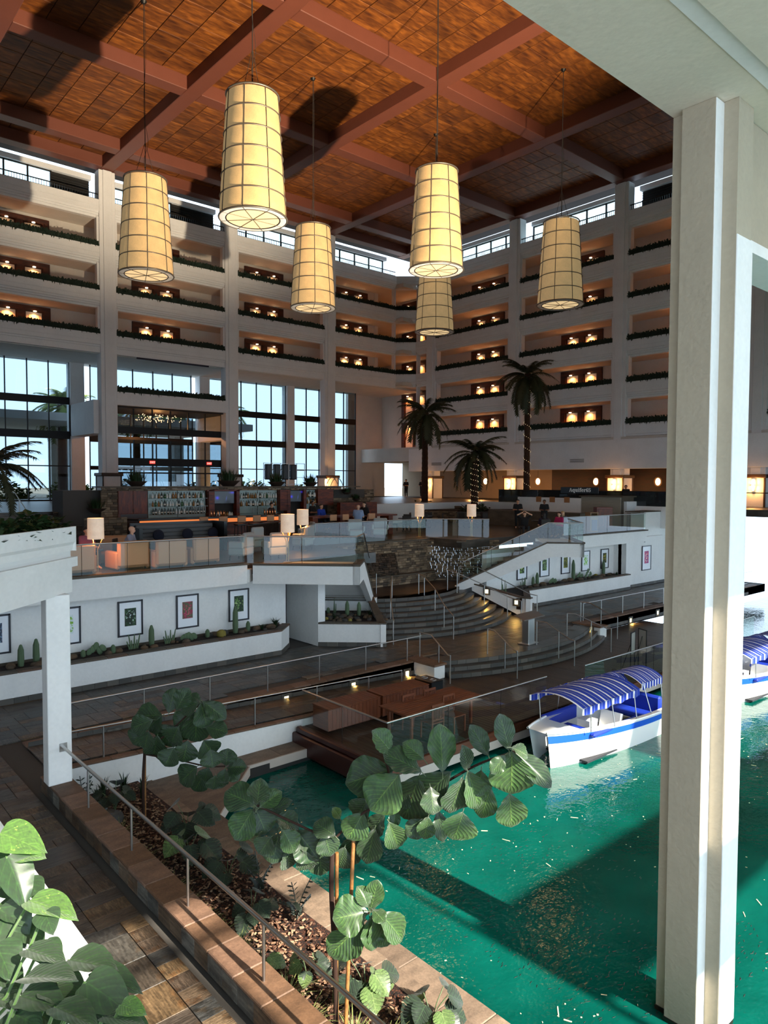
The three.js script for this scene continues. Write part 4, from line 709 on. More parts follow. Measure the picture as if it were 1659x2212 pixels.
{ // 45 degree planter beam carried by the post
  const t = structure('planter_beam'), q = PI / 4; // local x runs along (1, -1)
  const put = (g) => g.rotateY(q).translate(4.75, 0, -14.65);
  part(t, 'lower_beam', uvm(put(merge([bx(-6, 0, 4.375, 4.56, -0.7, 0), bx(-6, -0.17, 3.88, 4.375, -0.6, -0.03)])), 0.3), TRIMW);
  const sh = new THREE.Shape([[0.0, 5.16], [0.0, 4.86], [-0.05, 4.8], [-0.07, 4.68], [-0.75, 4.68], [-0.75, 5.16], [-0.7, 5.16], [-0.7, 4.95], [-0.07, 4.95], [-0.07, 5.16]].map((p) => new THREE.Vector2(...p)));
  part(t, 'planter_box', uvm(put(new THREE.ExtrudeGeometry(sh, { depth: 5.94, bevelEnabled: false }).rotateY(-PI / 2).translate(-0.06, 0, 0)), 0.3), TRIMW);
  part(t, 'shadow_gap', put(bx(-6, -0.1, 4.555, 4.69, -0.6, -0.09)), WALL);
  part(t, 'end_plate', uvm(put(bx(-0.07, -0.045, 4.68, 5.16, -0.75, 0)), 0.3), TRIMW);
  part(t, 'soil', put(bx(-5.9, -0.1, 4.9, 4.99, -0.7, -0.07)), SOIL);
}
// planting bed, coping and water
const COPE = [0x9c8b7f, 0x8f7f74, 0xa59487].map((c, i) => M('coping_stone_' + i, { color: c, map: T.sand, bumpMap: T.sand, bumpScale: 0.003, roughness: 0.75 }));
{
  const b = structure('ground_planting_bed');
  const g = new THREE.PlaneGeometry(1.9, 14.2, 24, 140).rotateX(-PI / 2).translate(5.35, 0, -8.55), p = g.attributes.position;
  for (let i = 0; i < p.count; i++) { const x = p.getX(i), z = p.getZ(i); p.setY(i, -0.74 + 0.09 * fbm(x / 8, z / 8, 9, 9, 3, 7) + 0.14 * max(0, 1 - (x - 4.4) / 0.7)); }
  g.computeVertexNormals(); part(b, 'mulch', uvm(g, 0.9), M('bark_mulch', { color: 0xb79a84, map: T.mulch, bumpMap: T.mulch, bumpScale: 0.03, roughness: 1 }));
  const chips = [0, 1, 2].map((i) => uvm(cbox(0.07 - i * 0.012, 0.012, 0.03, 0.004), 3)), cm = [0x6b4a37, 0x8a6a52, 0x5a3d2e, 0x9c8066].map((c, i) => M('bark_chip_' + i, { color: c, roughness: 0.9 })), all = [[], [], [], []];
  for (let i = 0; i < 5200; i++) all[i % 4].push(chips[i % 3].clone().rotateX(rnd(-0.5, 0.5)).rotateY(rnd(6.3)).rotateZ(rnd(-0.5, 0.5)).translate(rnd(4.5, 6.2), -0.66 + rnd(-0.02, 0.045), rnd(-15.4, -2)));
  all.forEach((l, i) => { const o = part(b, 'bark_chips', merge(l), cm[i]); o.userData.kind = 'stuff'; });
  const c = structure('lagoon_coping');
  capRowZ(c, -15.6, 3, -0.8, 6.42, 0.42, 0.09, 1.2, COPE, 'coping_stone');
  capRowZ(c, -13.1, 3, -0.83, 6.82, 0.4, 0.09, 1.5, COPE, 'coping_stone');
  part(c, 'coping_stone', uvm(prism([[6.62, -13.12], [7.02, -13.12], [8.72, -14.87], [8.72, -15.6], [6.62, -15.6]], -0.87, -0.78, 0.008), 0.6), COPE[1]);
  for (let i = 0; i < 2; i++) part(c, 'coping_stone', uvm(cbx(8.725 + i, 9.72 + i, -0.87, -0.78, -15.6, -14.95, 0.008), 0.6, rnd(1)), COPE[i]);
  part(c, 'white_lip', merge([prism([[6.98, -13.14], [7.03, -13.1], [8.75, -14.86], [8.7, -14.9]], -1.0, -0.785), bx(8.72, 10.6, -1.0, -0.785, -14.96, -14.91)]), M('pale_lip', { color: 0xb9aea2, roughness: 0.8 }));
  part(c, 'bank', merge([bx(4.4, 6.98, -1.9, -0.86, -15.6, 8), prism([[6.6, -13], [6.95, -13.1], [8.7, -14.9], [10.6, -14.93], [10.6, -15.7], [6.6, -15.7]], -1.9, -0.86)]), M('wet_bank', { color: 0x2c2a27, roughness: 0.9 }));
  const w = structure('lagoon_water');
  const wp = prism([[6.5, 46], [60, 46], [60, -18], [6.5, -18]], -1.6, -1.1);
  part(w, 'water', uvm(wp, 0.11), M('lagoon_water', { color: 0x075f55, map: T.water, bumpMap: rep(T.ripple, 3.4, 3.0), bumpScale: 0.012, roughness: 0.03, ior: 1.33, specularIntensity: 1 }, phys));
  // floating bits of leaf and blossom on the water
  const fl = [], cream = M('floating_petals', { color: 0xe0d6ae, roughness: 0.9 });
  for (let i = 0; i < 520; i++) { const a = rnd(), x = 7.3 + rnd(18), z = -4 - rnd(8.5); if (z < -11.6) continue; const dense = vnoise(x * 0.7, z * 0.7, 64, 64, 5); if (dense < 0.42) continue; const long = rnd() < 0.12; fl.push(box(long ? rnd(0.08, 0.17) : rnd(0.008, 0.035), 0.006, rnd(0.006, 0.022)).rotateY(rnd(6.3)).translate(x, -1.095, z)); }
  const o = part(w, 'floating_petals', merge(fl), cream); o.userData.kind = 'stuff';
  // little dark fish just below the surface
  const fs = [], fg = new THREE.SphereGeometry(1, 6, 4).scale(0.045, 0.004, 0.008);
  for (let i = 0; i < 900; i++) { const x = 7.4 + rnd(4.6), z = -9.2 + rnd(5.2); if (vnoise(x * 0.9, z * 0.9, 64, 64, 15) < 0.45) continue; fs.push(fg.clone().scale(rnd(0.5, 1.1), 1, 1).rotateY(rnd(-0.7, 0.5)).translate(x, -1.099, z)); }
  const f = part(w, 'small_fish', merge(fs), M('dark_fish', { color: 0x042420, roughness: 0.5 })); f.userData.kind = 'stuff';
}
// floor slab overhead, outer beams and the big column
{
  const s = structure('soffit');
  part(s, 'slab', uvm(bx(-10, 9.3, 10.77, 11.2, -4.69, 6.0), 0.3), CREAM);
  part(s, 'slab', uvm(bx(9.3, 49, 10.77, 11.2, -4.69, 5.0), 0.3), CREAM);
  part(s, 'white_band', uvm(bx(-10, 49, 10.752, 10.78, -3.6, -3.38), 0.3), TRIMW);
  part(s, 'inner_panel', uvm(bx(-10, 49, 10.70, 10.78, -3.38, 4.9), 0.3), CREAM);
  const pl = [[9.05, -4.69], [9.05, -4.53], [8.93, -4.51], [8.93, -4.09], [9.14, -4.09], [9.14, -3.9], [9.57, -3.9], [9.57, -4.69]];
  const c = structure('column_big');
  part(c, 'stucco', uvm(prism(pl, -1.6, 10.77, 0.008), 0.35), GREIGE);
  part(c, 'white_trim', uvm(merge([cbx(8.935, 9.145, -1.05, 10.76, -4.1, -4.078, 0.006), cbx(9.145, 9.575, -1.05, 9.12, -3.905, -3.885, 0.006), cbx(9.56, 9.6, -1.05, 9.12, -4.69, -3.885, 0.006)]), 0.35), TRIMW);
  part(c, 'foot_tiles', merge([prism(pl.map(([x, z]) => [x + (x < 9.2 ? -0.015 : 0.01), z + (z > -4.2 ? 0.015 : -0.01)]), -1.5, -1.04, 0.004)]), M('column_foot', { color: 0x3d342c, roughness: 0.4, map: T.slate }));
  const sp = structure('spandrel_beam');
  part(sp, 'stucco', uvm(bx(9.2, 49, 9.12, 10.76, -4.6, -4.05), 0.35), GREIGE);
  part(sp, 'white_trim', uvm(merge([bx(9.57, 49, 9.05, 9.2, -4.62, -3.98)]), 0.35), TRIMW);
  // outside frame of the terrace opening: posts, transom, and a bridge further along
  const f = structure('window_frame');
  for (const x of [-9, -4.6, -0.4, 4.75, 9.3]) part(f, 'mullion', cbx(x - 0.06, x + 0.06, -1.5, 10.8, 5.86, 6.0, 0.01), TRIMW);
  part(f, 'transom', cbx(-10, 9.3, 10.06, 10.2, 5.88, 6.0, 0.01), TRIMW);
  const b = structure('bridge_beam');
  part(b, 'stucco', uvm(bx(9.3, 49, 6.0, 7.3, 4.4, 5.0), 0.35), CREAM);
  for (const x of [19.15, 33.4]) part(b, 'column', uvm(cbx(x - 0.75, x + 0.75, -1.6, 10.8, 4.3, 5.0, 0.03), 0.35), CREAM);
}
{ // parapet planter of our own terrace
  const p = structure('terrace_parapet');
  part(p, 'coping', uvm(cbx(0.28, 0.6, 4.72, 4.9, -4.6, 6, 0.015), 0.35), TRIMW);
  part(p, 'plaster', uvm(merge([bx(0.32, 0.58, 4.0, 4.75, -4.6, 6), bx(-0.9, -0.7, 4.3, 4.9, -4.6, 6)]), 0.3), WALL);
  part(p, 'soil', uvm(bx(-0.72, 0.33, 4.5, 4.72, -4.6, 6), 0.8), SOIL);
  part(p, 'floor_slab', uvm(bx(-10, 0.58, 4.0, 4.5, -4.6, 6), 0.3), WALL);
}
// ---------- bar terrace: back bar, bottles, counter, stools, lounge, people, restaurant corner ----------
const WOODO = M('orange_brown_veneer', { color: 0xa2622f, map: T.veneer, roughness: 0.45 }), WOODD = M('dark_wood', { color: 0x2e1c12, map: T.veneer, roughness: 0.4 }), BLACK = M('black_lacquer', { color: 0x121212, roughness: 0.3 });
const SHELFG = M('shelf_back_glass', { color: 0x93a39a, roughness: 0.25 }), GSHELF = M('glass_shelf', { color: 0xcfe0d8, transmission: 0.85, thickness: 0, roughness: 0.02, ior: 1.5 }, phys);
{
  const w = structure('wall_back_bar'), Z = -34;
  part(w, 'retaining_wall', uvm(bx(10.6, 28.6, 3.3, 5.6, -36.2, -34.6), 0.3), GROUT);
  const P = (n, g) => { const o = part(w, n, g, LEDGE); o.userData.kind = 'stuff'; };
  P('ledge_stone', ledge([12.1, Z], [12.9, Z], 3.3, 5.6, 0.8)); P('ledge_stone', ledge([10.4, -35.4], [12.1, -35.4], 3.3, 4.6, 0.7)); P('ledge_stone', ledge([12.1, Z + 0.12], [26.2, Z + 0.12], 5.58, 5.75, 0.8)); P('ledge_stone', ledge([25.5, Z - 0.3], [28.8, Z - 0.3], 3.3, 5.1, 0.7)); P('ledge_stone', ledge([26.2, Z - 0.9], [29.6, Z - 0.9], 4.9, 5.6, 0.7));
  P('ledge_stone', ledge([10.2, -30.6], [12.0, -30.6], 3.3, 4.5, 0.75));
  part(w, 'ledge_cap', uvm(bx(12.0, 27.6, 5.74, 5.8, -34.9, -33.75), 0.4), CAPST);
  // cabinet with two doors
  const c = thing('bar_cabinet', 'tall orange wood bar cabinet with two doors at the left end of the bar', 'cabinet', [13.6, 3.3, -33.9]);
  part(c, 'carcass', uvm(merge([bx(-0.72, 0.72, 0, 2.28, -0.5, 0), bx(-0.5, 0.9, 0, 0.9, -0.3, 0.25)]), 0.5), WOODO);
  for (const s of [-1, 1]) { const d = part(c, 'door', uvm(cbox(0.7, 1.12, 0.03, 0.006, s * 0.355, 1.75, 0.015), 0.6, rnd(1), rnd(1), true), WOODO); part(d, 'handle', new THREE.TorusGeometry(0.05, 0.01, 5, 12, PI).rotateZ(s * PI / 2).translate(s * 0.05, 1.35, 0.04), DARK); }
  part(c, 'niche', bx(-0.6, 0.7, 0.95, 1.16, -0.2, 0.012), BLACK);
  const shelfUnit = (label, x0, x1, y0, rows) => { const t = thing('bottle_shelf', label, 'shelf', [(x0 + x1) / 2, 0, Z]); part(t, 'back_panel', bx(-(x1 - x0) / 2, (x1 - x0) / 2, y0, 5.58, -0.1, -0.02), SHELFG); rows.forEach((y) => part(t, 'shelf_board', bx(-(x1 - x0) / 2, (x1 - x0) / 2, y - 0.015, y, -0.02, 0.26), GSHELF)); part(t, 'divider', bx(-0.01, 0.01, y0, 5.58, 0, 0.01), DARK); };
  shelfUnit('lit glass bottle shelves between the cabinet and the left screen', 14.4, 17.45, 4.2, [5.2, 4.8, 4.42]);
  shelfUnit('lit glass bottle shelves between the two screens', 19.3, 21.8, 4.2, [5.15, 4.74, 4.36]);
  shelfUnit('short glass bottle shelves right of the right screen', 23.6, 24.45, 4.5, [5.18, 4.8]);
  for (const [a, b] of [[17.5, 17.82], [19.1, 19.28], [22.28, 22.5], [23.4, 23.58]]) part(w, 'timber_post', uvm(bx(a, b, 4.1, 5.6, Z - 0.05, Z + 0.3), 0.6), WOODO);
  part(w, 'timber_box', uvm(merge([bx(21.82, 22.3, 4.45, 5.6, Z - 0.02, Z + 0.3), bx(24.4, 25.5, 4.7, 5.62, Z - 0.02, Z + 0.3), bx(17.4, 19.3, 5.55, 5.62, Z - 0.02, Z + 0.3)]), 0.6), WOODO);
  part(w, 'timber_end', uvm(bx(25.4, 28.2, 3.3, 4.85, -33.2, -32.9), 0.6), WOODO);
  part(w, 'back_counter', merge([bx(12.6, 25.4, 3.3, 4.18, Z + 0.1, Z + 0.7)]), BLACK);
  const scr = M('tv_screen', { map: tex(128, 72, (u, v) => { const b = Math.exp(-(((u - 0.14) / 0.1) ** 2 + ((v - 0.45) / 0.16) ** 2)), d = Math.exp(-(((u - 0.9) / 0.16) ** 2 + ((v - 0.9) / 0.12) ** 2)), e = Math.exp(-(((u - 0.55 - 0.12 * v) / 0.03) ** 2 + ((v - 0.4) / 0.25) ** 2)); return [0.02 + 0.2 * b + 0.2 * d + 0.2 * e, 0.02 + 0.15 * b + 0.15 * d + 0.22 * e, 0.05 + 0.9 * b + 0.7 * d + 0.5 * e]; }), color: 0x000000, emissive: new THREE.Color(1, 1, 1), emissiveIntensity: 0.7, roughness: 0.2 }); scr.emissiveMap = scr.map; scr.map = null;
  for (const [x, y, wd, ht, l] of [[18.46, 5.22, 1.2, 0.66, 'wall screen with blue glow left of the middle of the bar'], [23.0, 5.24, 1.0, 0.64, 'wall screen with blue glow at the right of the bar']]) { const t = thing('tv_screen', l, 'screen', [x, y, Z + 0.12]); part(t, 'bezel', cbox(wd, ht, 0.06, 0.01), BLACK); part(t, 'screen', new THREE.PlaneGeometry(wd - 0.05, ht - 0.05).translate(0, 0, 0.033), scr); }
}
// bottles: one of each kind, then copies
{
  const kinds = [
    ['clear spirit', [[0.001, 0], [0.038, 0], [0.04, 0.02], [0.04, 0.17], [0.03, 0.2], [0.013, 0.23], [0.013, 0.28], [0.001, 0.28]], 0xc9d2cf], ['amber spirit', [[0.001, 0], [0.045, 0], [0.045, 0.16], [0.02, 0.2], [0.015, 0.26], [0.001, 0.26]], 0x8a5a22], ['dark wine', [[0.001, 0], [0.037, 0], [0.037, 0.19], [0.015, 0.24], [0.014, 0.31], [0.001, 0.31]], 0x141a12], ['green liqueur', [[0.001, 0], [0.042, 0], [0.046, 0.1], [0.035, 0.19], [0.013, 0.22], [0.013, 0.27], [0.001, 0.27]], 0x2f5a34],
  ].map(([n, p, c]) => ({ n, g: lathe(p.map(([r, y]) => [r * 1.15, y]), 10), m: M('bottle_' + n, { color: c, roughness: 0.12, transparent: false }), first: null }));
  const LAB = M('paper_label', { color: 0xd8d0c0, roughness: 0.8 }), CAP = M('bottle_cap', { color: 0x22201e, roughness: 0.4 }), lg = new THREE.CylinderGeometry(0.05, 0.05, 0.07, 10, 1, true).translate(0, 0.09, 0), cg = cyl(0.018, 0.018, 0.04, 8, 0, 0.26, 0);
  const put = (k, x, y, label) => { const K = kinds[k]; if (!K.first) { const t = K.first = thing('bottle', label, 'bottle', [x, y, -33.87], 0, `${K.n} bottles on the back bar`); part(t, 'glass', K.g, K.m); part(t, 'label', lg, LAB); part(t, 'cap', cg, CAP); } else { const o = again(K.first, [x, y, -33.87 + rnd(-0.03, 0.05)], rnd(6), label); o.scale.setScalar(rnd(0.9, 1.15)); } };
  const rowN = ['top', 'middle', 'bottom'];
  const fill = (x0, x1, rows, where, n) => rows.forEach((y, r) => { for (let i = 0; i < n; i++) { const k = r === 2 ? (rnd() < 0.85 ? 2 : 0) : pick([0, 0, 1, 2, 0, 1, 3]); put(k, x0 + 0.1 + (x1 - x0 - 0.2) * (i + rnd(0.3, 0.7)) / n, y, `${kinds[k].n} bottle on the ${rowN[r]} glass shelf of the ${where}`); } });
  fill(14.4, 17.45, [5.2, 4.8, 4.42], 'left bar section', 19); fill(19.3, 21.8, [5.15, 4.74], 'middle bar section', 16); fill(23.6, 24.45, [5.18, 4.8], 'right bar section', 6); fill(21.85, 22.25, [5.15], 'timber box beside the right screen', 3);
  fill(17.9, 19.05, [4.18], 'back counter below the left screen', 11);
  const gl = lathe([[0.02, 0], [0.03, 0.1], [0.034, 0.13], [0.031, 0.13], [0.028, 0.1], [0.001, 0.01]], 8), gm = M('glassware', { color: 0xdfe6e6, roughness: 0.1, transmission: 0.6, thickness: 0 }, phys); let gf;
  for (let r = 0; r < 4; r++) for (let i = 0; i < 9; i++) { const l = 'drinking glass stacked beside the wine bottles on the back bar', p = [16.55 + i * 0.1, 4.43 + r * 0.085, -33.85]; if (!gf) gf = (() => { const o = single('drinking_glass', l, 'glass', gl, gm, 'stacked drinking glasses'); o.position.set(...p); return o; })(); else again(gf, p, 0, l); }
  for (let i = 0; i < 24; i++) again(gf, [20.1 + (i % 12) * 0.13, 4.36 + floor(i / 12) * 0.14, -33.85], 0, 'drinking glass in the row below the middle bottle shelves', 'row of drinking glasses');
  const sh = lathe([[0.001, 0], [0.04, 0], [0.045, 0.16], [0.03, 0.2], [0.02, 0.26], [0.001, 0.26]], 12), cop = M('copper_shaker', { color: 0xd98a5a, metalness: 1, roughness: 0.25 }); let sf;
  [16.0, 16.15, 16.35, 16.5, 16.65, 18.9, 19.05, 19.2, 19.35, 19.5].forEach((x, i) => { const l = i < 5 ? 'copper cocktail shaker on the counter below the left screen' : 'copper cocktail shaker on the counter in front of the middle shelves', p = [x, 4.41, -30.6]; if (!sf) { sf = single('cocktail_shaker', l, 'shaker', sh, cop, 'copper shakers left'); sf.position.set(...p); } else again(sf, p, 0, l, i < 5 ? 'copper shakers left' : 'copper shakers middle'); });
}
// counter with glowing apron, stools
{
  const t = thing('bar_counter', 'long dark bar counter with an orange lit apron', 'counter', [0, 0, 0]);
  part(t, 'counter_top', merge([prism([[11.2, -31.9], [12.4, -30.3], [20.2, -30.3], [20.2, -31.0], [12.7, -31.0], [11.6, -32.2]], 4.34, 4.41, 0.008)]), BLACK);
  part(t, 'front_panel', uvm(merge([bx(12.6, 20, 3.3, 4.12, -30.75, -30.55)]), 0.5), WOODO);
  part(t, 'lit_apron', bx(12.6, 20, 4.13, 4.3, -30.7, -30.6), M('orange_light_strip', { color: 0xb5481c, emissive: new THREE.Color(1, 0.28, 0.08), emissiveIntensity: 0.7 }));
  part(t, 'foot_rail', bar(V(12.6, 3.5, -30.4), V(20, 3.5, -30.4), 0.025), STEEL);
  const c = thing('communal_table', 'high orange wood communal table joined to the right of the bar', 'table', [0, 0, 0]);
  part(c, 'table_top', uvm(cbx(20.1, 25.6, 4.28, 4.36, -29.3, -28.2, 0.01), 0.5), WOODO); for (const x of [20.4, 22.9, 25.3]) part(c, 'leg', uvm(bx(x - 0.15, x + 0.15, 3.3, 4.28, -29.1, -28.4), 0.5), WOODO);
  const TAN = M('tan_leather', { color: 0xb9855c, roughness: 0.5 }); let f;
  [14.9, 15.88, 16.82, 17.6, 18.34, 19.05, 20.95, 21.7, 23.4].forEach((x, i) => {
    const l = ['bar stool at the left end of the bar', 'second bar stool from the left end of the bar', 'third bar stool from the left end of the bar', 'fourth bar stool from the left end of the bar', 'bar stool behind the left part of the slatted screen', 'bar stool just left of the pair of drum lamps', 'left stool at the communal table, right of the drum lamps', 'second stool at the communal table', 'stool in front of the man in light blue'][i].replace(/^/, 'tan-backed '), z = i > 5 ? -27.9 : -29.4;
    if (!f) { f = thing('bar_stool', l, 'stool', [x, 3.3, z], 0, 'bar stools'); part(f, 'seat', cbox(0.44, 0.08, 0.42, 0.02, 0, 0.76, 0), BLACK); part(f, 'backrest', cbox(0.42, 0.3, 0.06, 0.02, 0, 1.02, 0.2), TAN); for (const a of [-1, 1]) for (const b of [-1, 1]) part(f, 'leg', bar(V(a * 0.2, 0, b * 0.2), V(a * 0.16, 0.74, b * 0.16), 0.018, 6), DARK); part(f, 'foot_ring', [bar(V(-0.19, 0.25, 0.19), V(0.19, 0.25, 0.19), 0.012, 5), bar(V(-0.19, 0.25, -0.19), V(0.19, 0.25, -0.19), 0.012, 5)], DARK); }
    else again(f, [x, 3.3, z], rnd(-0.1, 0.1), l);
  });
  // lounge: banquette in a black frame, cushions, slatted screen, tan sofas, white tub chairs
  const GREYF = M('grey_upholstery', { color: 0x7d7f80, map: T.fabric, roughness: 0.9 }), NAVY = M('navy_cushion', { color: 0x12182a, roughness: 0.9 }), WHITEF = M('pale_upholstery', { color: 0xc4c6c4, map: T.fabric, roughness: 0.85 }), YEL = M('yellow_cushion', { color: 0xb08a18, roughness: 0.9 });
  const bq = thing('banquette', 'grey channelled banquette in a black frame at the left of the bar', 'sofa', [12.4, 3.3, -26.4]);
  part(bq, 'frame', merge([bx(-1.75, 1.75, 0, 1.15, -0.5, -0.38), bx(1.65, 1.78, 0, 1.15, -0.5, 0.6), bx(-1.78, -1.65, 0, 1.0, -0.5, 0.5)]), BLACK); part(bq, 'seat', cbox(3.2, 0.42, 0.7, 0.04, 0, 0.24, 0.05), GREYF); for (let k = 0; k < 4; k++) part(bq, 'back_channel', cbox(3.2, 0.15, 0.12, 0.03, 0, 0.52 + k * 0.155, -0.3), GREYF);
  [[11.55, 'dark navy cushion on the left of the banquette', 0.15], [12.75, 'dark navy cushion tipped on its corner on the banquette', 0.7], [13.85, 'grey-navy cushion at the right end of the banquette', 0.1]].forEach(([x, l, r]) => { const o = single('cushion', l, 'cushion', new THREE.SphereGeometry(0.5, 14, 10).scale(0.46, 0.46, 0.16), NAVY); o.position.set(x, 3.98, -26.35); o.rotation.set(-0.2, 0, r); });
  const ss = thing('slatted_screen', 'low dark slatted screen behind the pale tub chairs', 'screen', [15.75, 3.3, -25.6], 0.6);
  part(ss, 'frame', merge([bx(-1.55, 1.55, 0.98, 1.03, -0.03, 0.03), bx(-1.55, 1.55, 0.25, 0.3, -0.03, 0.03), bx(-1.55, -1.5, 0, 1, -0.03, 0.03), bx(1.5, 1.55, 0, 1, -0.03, 0.03)]), WOODD); for (let i = 0; i < 26; i++) part(ss, 'slat', bx(-1.46 + i * 0.115, -1.42 + i * 0.115, 0.3, 0.98, -0.015, 0.015), WOODD);
  let so; [[7.0, -22.0, 'tan leather lounge chair behind the glass, nearest the tall drum lamp'], [8.75, -22.3, 'tan leather lounge chair second along the terrace glass'], [9.9, -22.0, 'tan leather lounge chair third along the terrace glass'], [11.2, -22.3, 'tan leather lounge chair last along the terrace glass'], [9.0, -24.0, 'tan leather sofa back beside the man in grey']].forEach(([x, z, l], i) => {
    if (!so) { so = thing('lounge_chair', l, 'armchair', [x, 3.3, z], 0, 'tan lounge chairs'); part(so, 'seat', cbox(0.95, 0.38, 0.8, 0.05, 0, 0.24, -0.05), TAN); part(so, 'backrest', cbox(1.0, 0.8, 0.2, 0.06, 0, 0.5, 0.42), TAN); for (const s of [-1, 1]) part(so, 'armrest', cbox(0.16, 0.56, 0.85, 0.05, s * 0.48, 0.3, 0), TAN); part(so, 'leg', [-1, 1].flatMap((a) => [-1, 1].map((b) => box(0.05, 0.06, 0.05, a * 0.42, 0.03, b * 0.36))), BLACK); }
    else again(so, [x, 3.3, z], [0, 0.05, -0.06, 0.1, PI - 0.4][i], l);
  });
  let tc; [[12.75, -22.2, 0.5, 'pale tub chair behind the glass, left of the pair'], [13.75, -21.6, -0.1, 'pale tub chair behind the glass, right of the pair'], [14.6, -24.6, 0.3, 'pale tub chair behind the slatted screen, left one'], [16.6, -24.0, 0.5, 'pale tub chair behind the slatted screen, right one'], [18.3, -26.2, 1.2, 'pale wing chair just right of the drum lamps'], [21.3, -26.4, 2.6, 'pale high armchair behind the glass above the water wall, left one'], [23.0, -26.6, 2.4, 'pale high armchair behind the glass above the water wall, right one']].forEach(([x, z, r, l]) => {
    if (!tc) { tc = thing('tub_chair', l, 'armchair', [x, 3.3, z], r, 'pale tub chairs'); part(tc, 'seat', cbox(0.7, 0.3, 0.66, 0.05, 0, 0.33, 0), WHITEF); part(tc, 'backrest', cbox(0.68, 0.52, 0.14, 0.05, 0, 0.72, 0.3), WHITEF); for (const a of [-1, 1]) { part(tc, 'armrest', cbox(0.1, 0.25, 0.6, 0.04, a * 0.36, 0.55, 0.02), WHITEF); for (const b of [-1, 1]) part(tc, 'leg', bar(V(a * 0.3, 0, b * 0.28), V(a * 0.28, 0.2, b * 0.26), 0.02, 6), DARK); } }
    else again(tc, [x, 3.3, z], r, l);
  });
  const yc = single('cushion', 'mustard yellow cushion on the pale chair behind the glass', 'cushion', new THREE.SphereGeometry(0.5, 14, 10).scale(0.44, 0.4, 0.15), YEL); yc.position.set(15.9, 4.0, -24.0); yc.rotation.y = 0.5;
  let tb; [[7.9, -22.9, 'small round dark table between the seated woman and man'], [11.4, -25.3, 'low dark table before the left part of the banquette'], [12.9, -25.1, 'low dark table before the right part of the banquette'], [22.2, -27.0, 'low dark table between the pale high armchairs']].forEach(([x, z, l]) => { if (!tb) { tb = thing('side_table', l, 'table', [x, 3.3, z], 0, 'small round tables'); part(tb, 'table_top', cyl(0.32, 0.32, 0.035, 24, 0, 0.55, 0), WOODD); part(tb, 'stem', cyl(0.03, 0.03, 0.55, 10), DARK); part(tb, 'base', cyl(0.22, 0.2, 0.03, 20), DARK); } else again(tb, [x, 3.3, z], 0, l); });
  // lamps with drum shades on splayed brass legs
  const SH = M('lamp_drum_shade', { color: 0xeadfd0, map: T.fabric, emissive: new THREE.Color(1, 0.62, 0.36), emissiveIntensity: 0.32, roughness: 0.9, side: THREE.DoubleSide }), BR = M('aged_brass', { color: 0xb59a6a, metalness: 0.9, roughness: 0.4 }); let fl;
  [[7.55, -21.65, 'tall floor lamp with a drum shade at the left end of the terrace glass'], [13.6, -20.55, 'front one of the pair of drum floor lamps above the balcony'], [16.4, -23.7, 'rear one of the pair of drum floor lamps above the balcony'], [27.1, -24.3, 'unlit-looking pale drum floor lamp above the stone landing wall'], [25.0, -25.9, 'warm glowing drum floor lamp beside the palms, above the landing wall']].forEach(([x, z, l], i) => {
    if (!fl) { fl = thing('floor_lamp', l, 'lamp', [x, 3.3, z], 0, 'drum floor lamps on the terrace'); part(fl, 'lamp_shade', new THREE.CylinderGeometry(0.23, 0.235, 0.62, 32, 1, true).translate(0, 1.34, 0), SH); for (let k = 0; k < 3; k++) { const a = k * 2.094 + 0.4; part(fl, 'leg', [bar(V(0.05 * cos(a), 0, 0.05 * sin(a)), V(0.05 * cos(a), 0.72, 0.05 * sin(a)), 0.012, 6), bar(V(0.05 * cos(a), 0.72, 0.05 * sin(a)), V(0.2 * cos(a), 1.06, 0.2 * sin(a)), 0.012, 6)], BR); } part(fl, 'base', cyl(0.16, 0.15, 0.02, 20), BR); part(fl, 'bulb', ball(0.05, 0, 1.2, 0), WARMLAMP); }
    else again(fl, [x, 3.3, z], i, l);
    point(x, 4.42, z, i === 3 ? 1.5 : 5, 0xffa868, 3);
  });
}
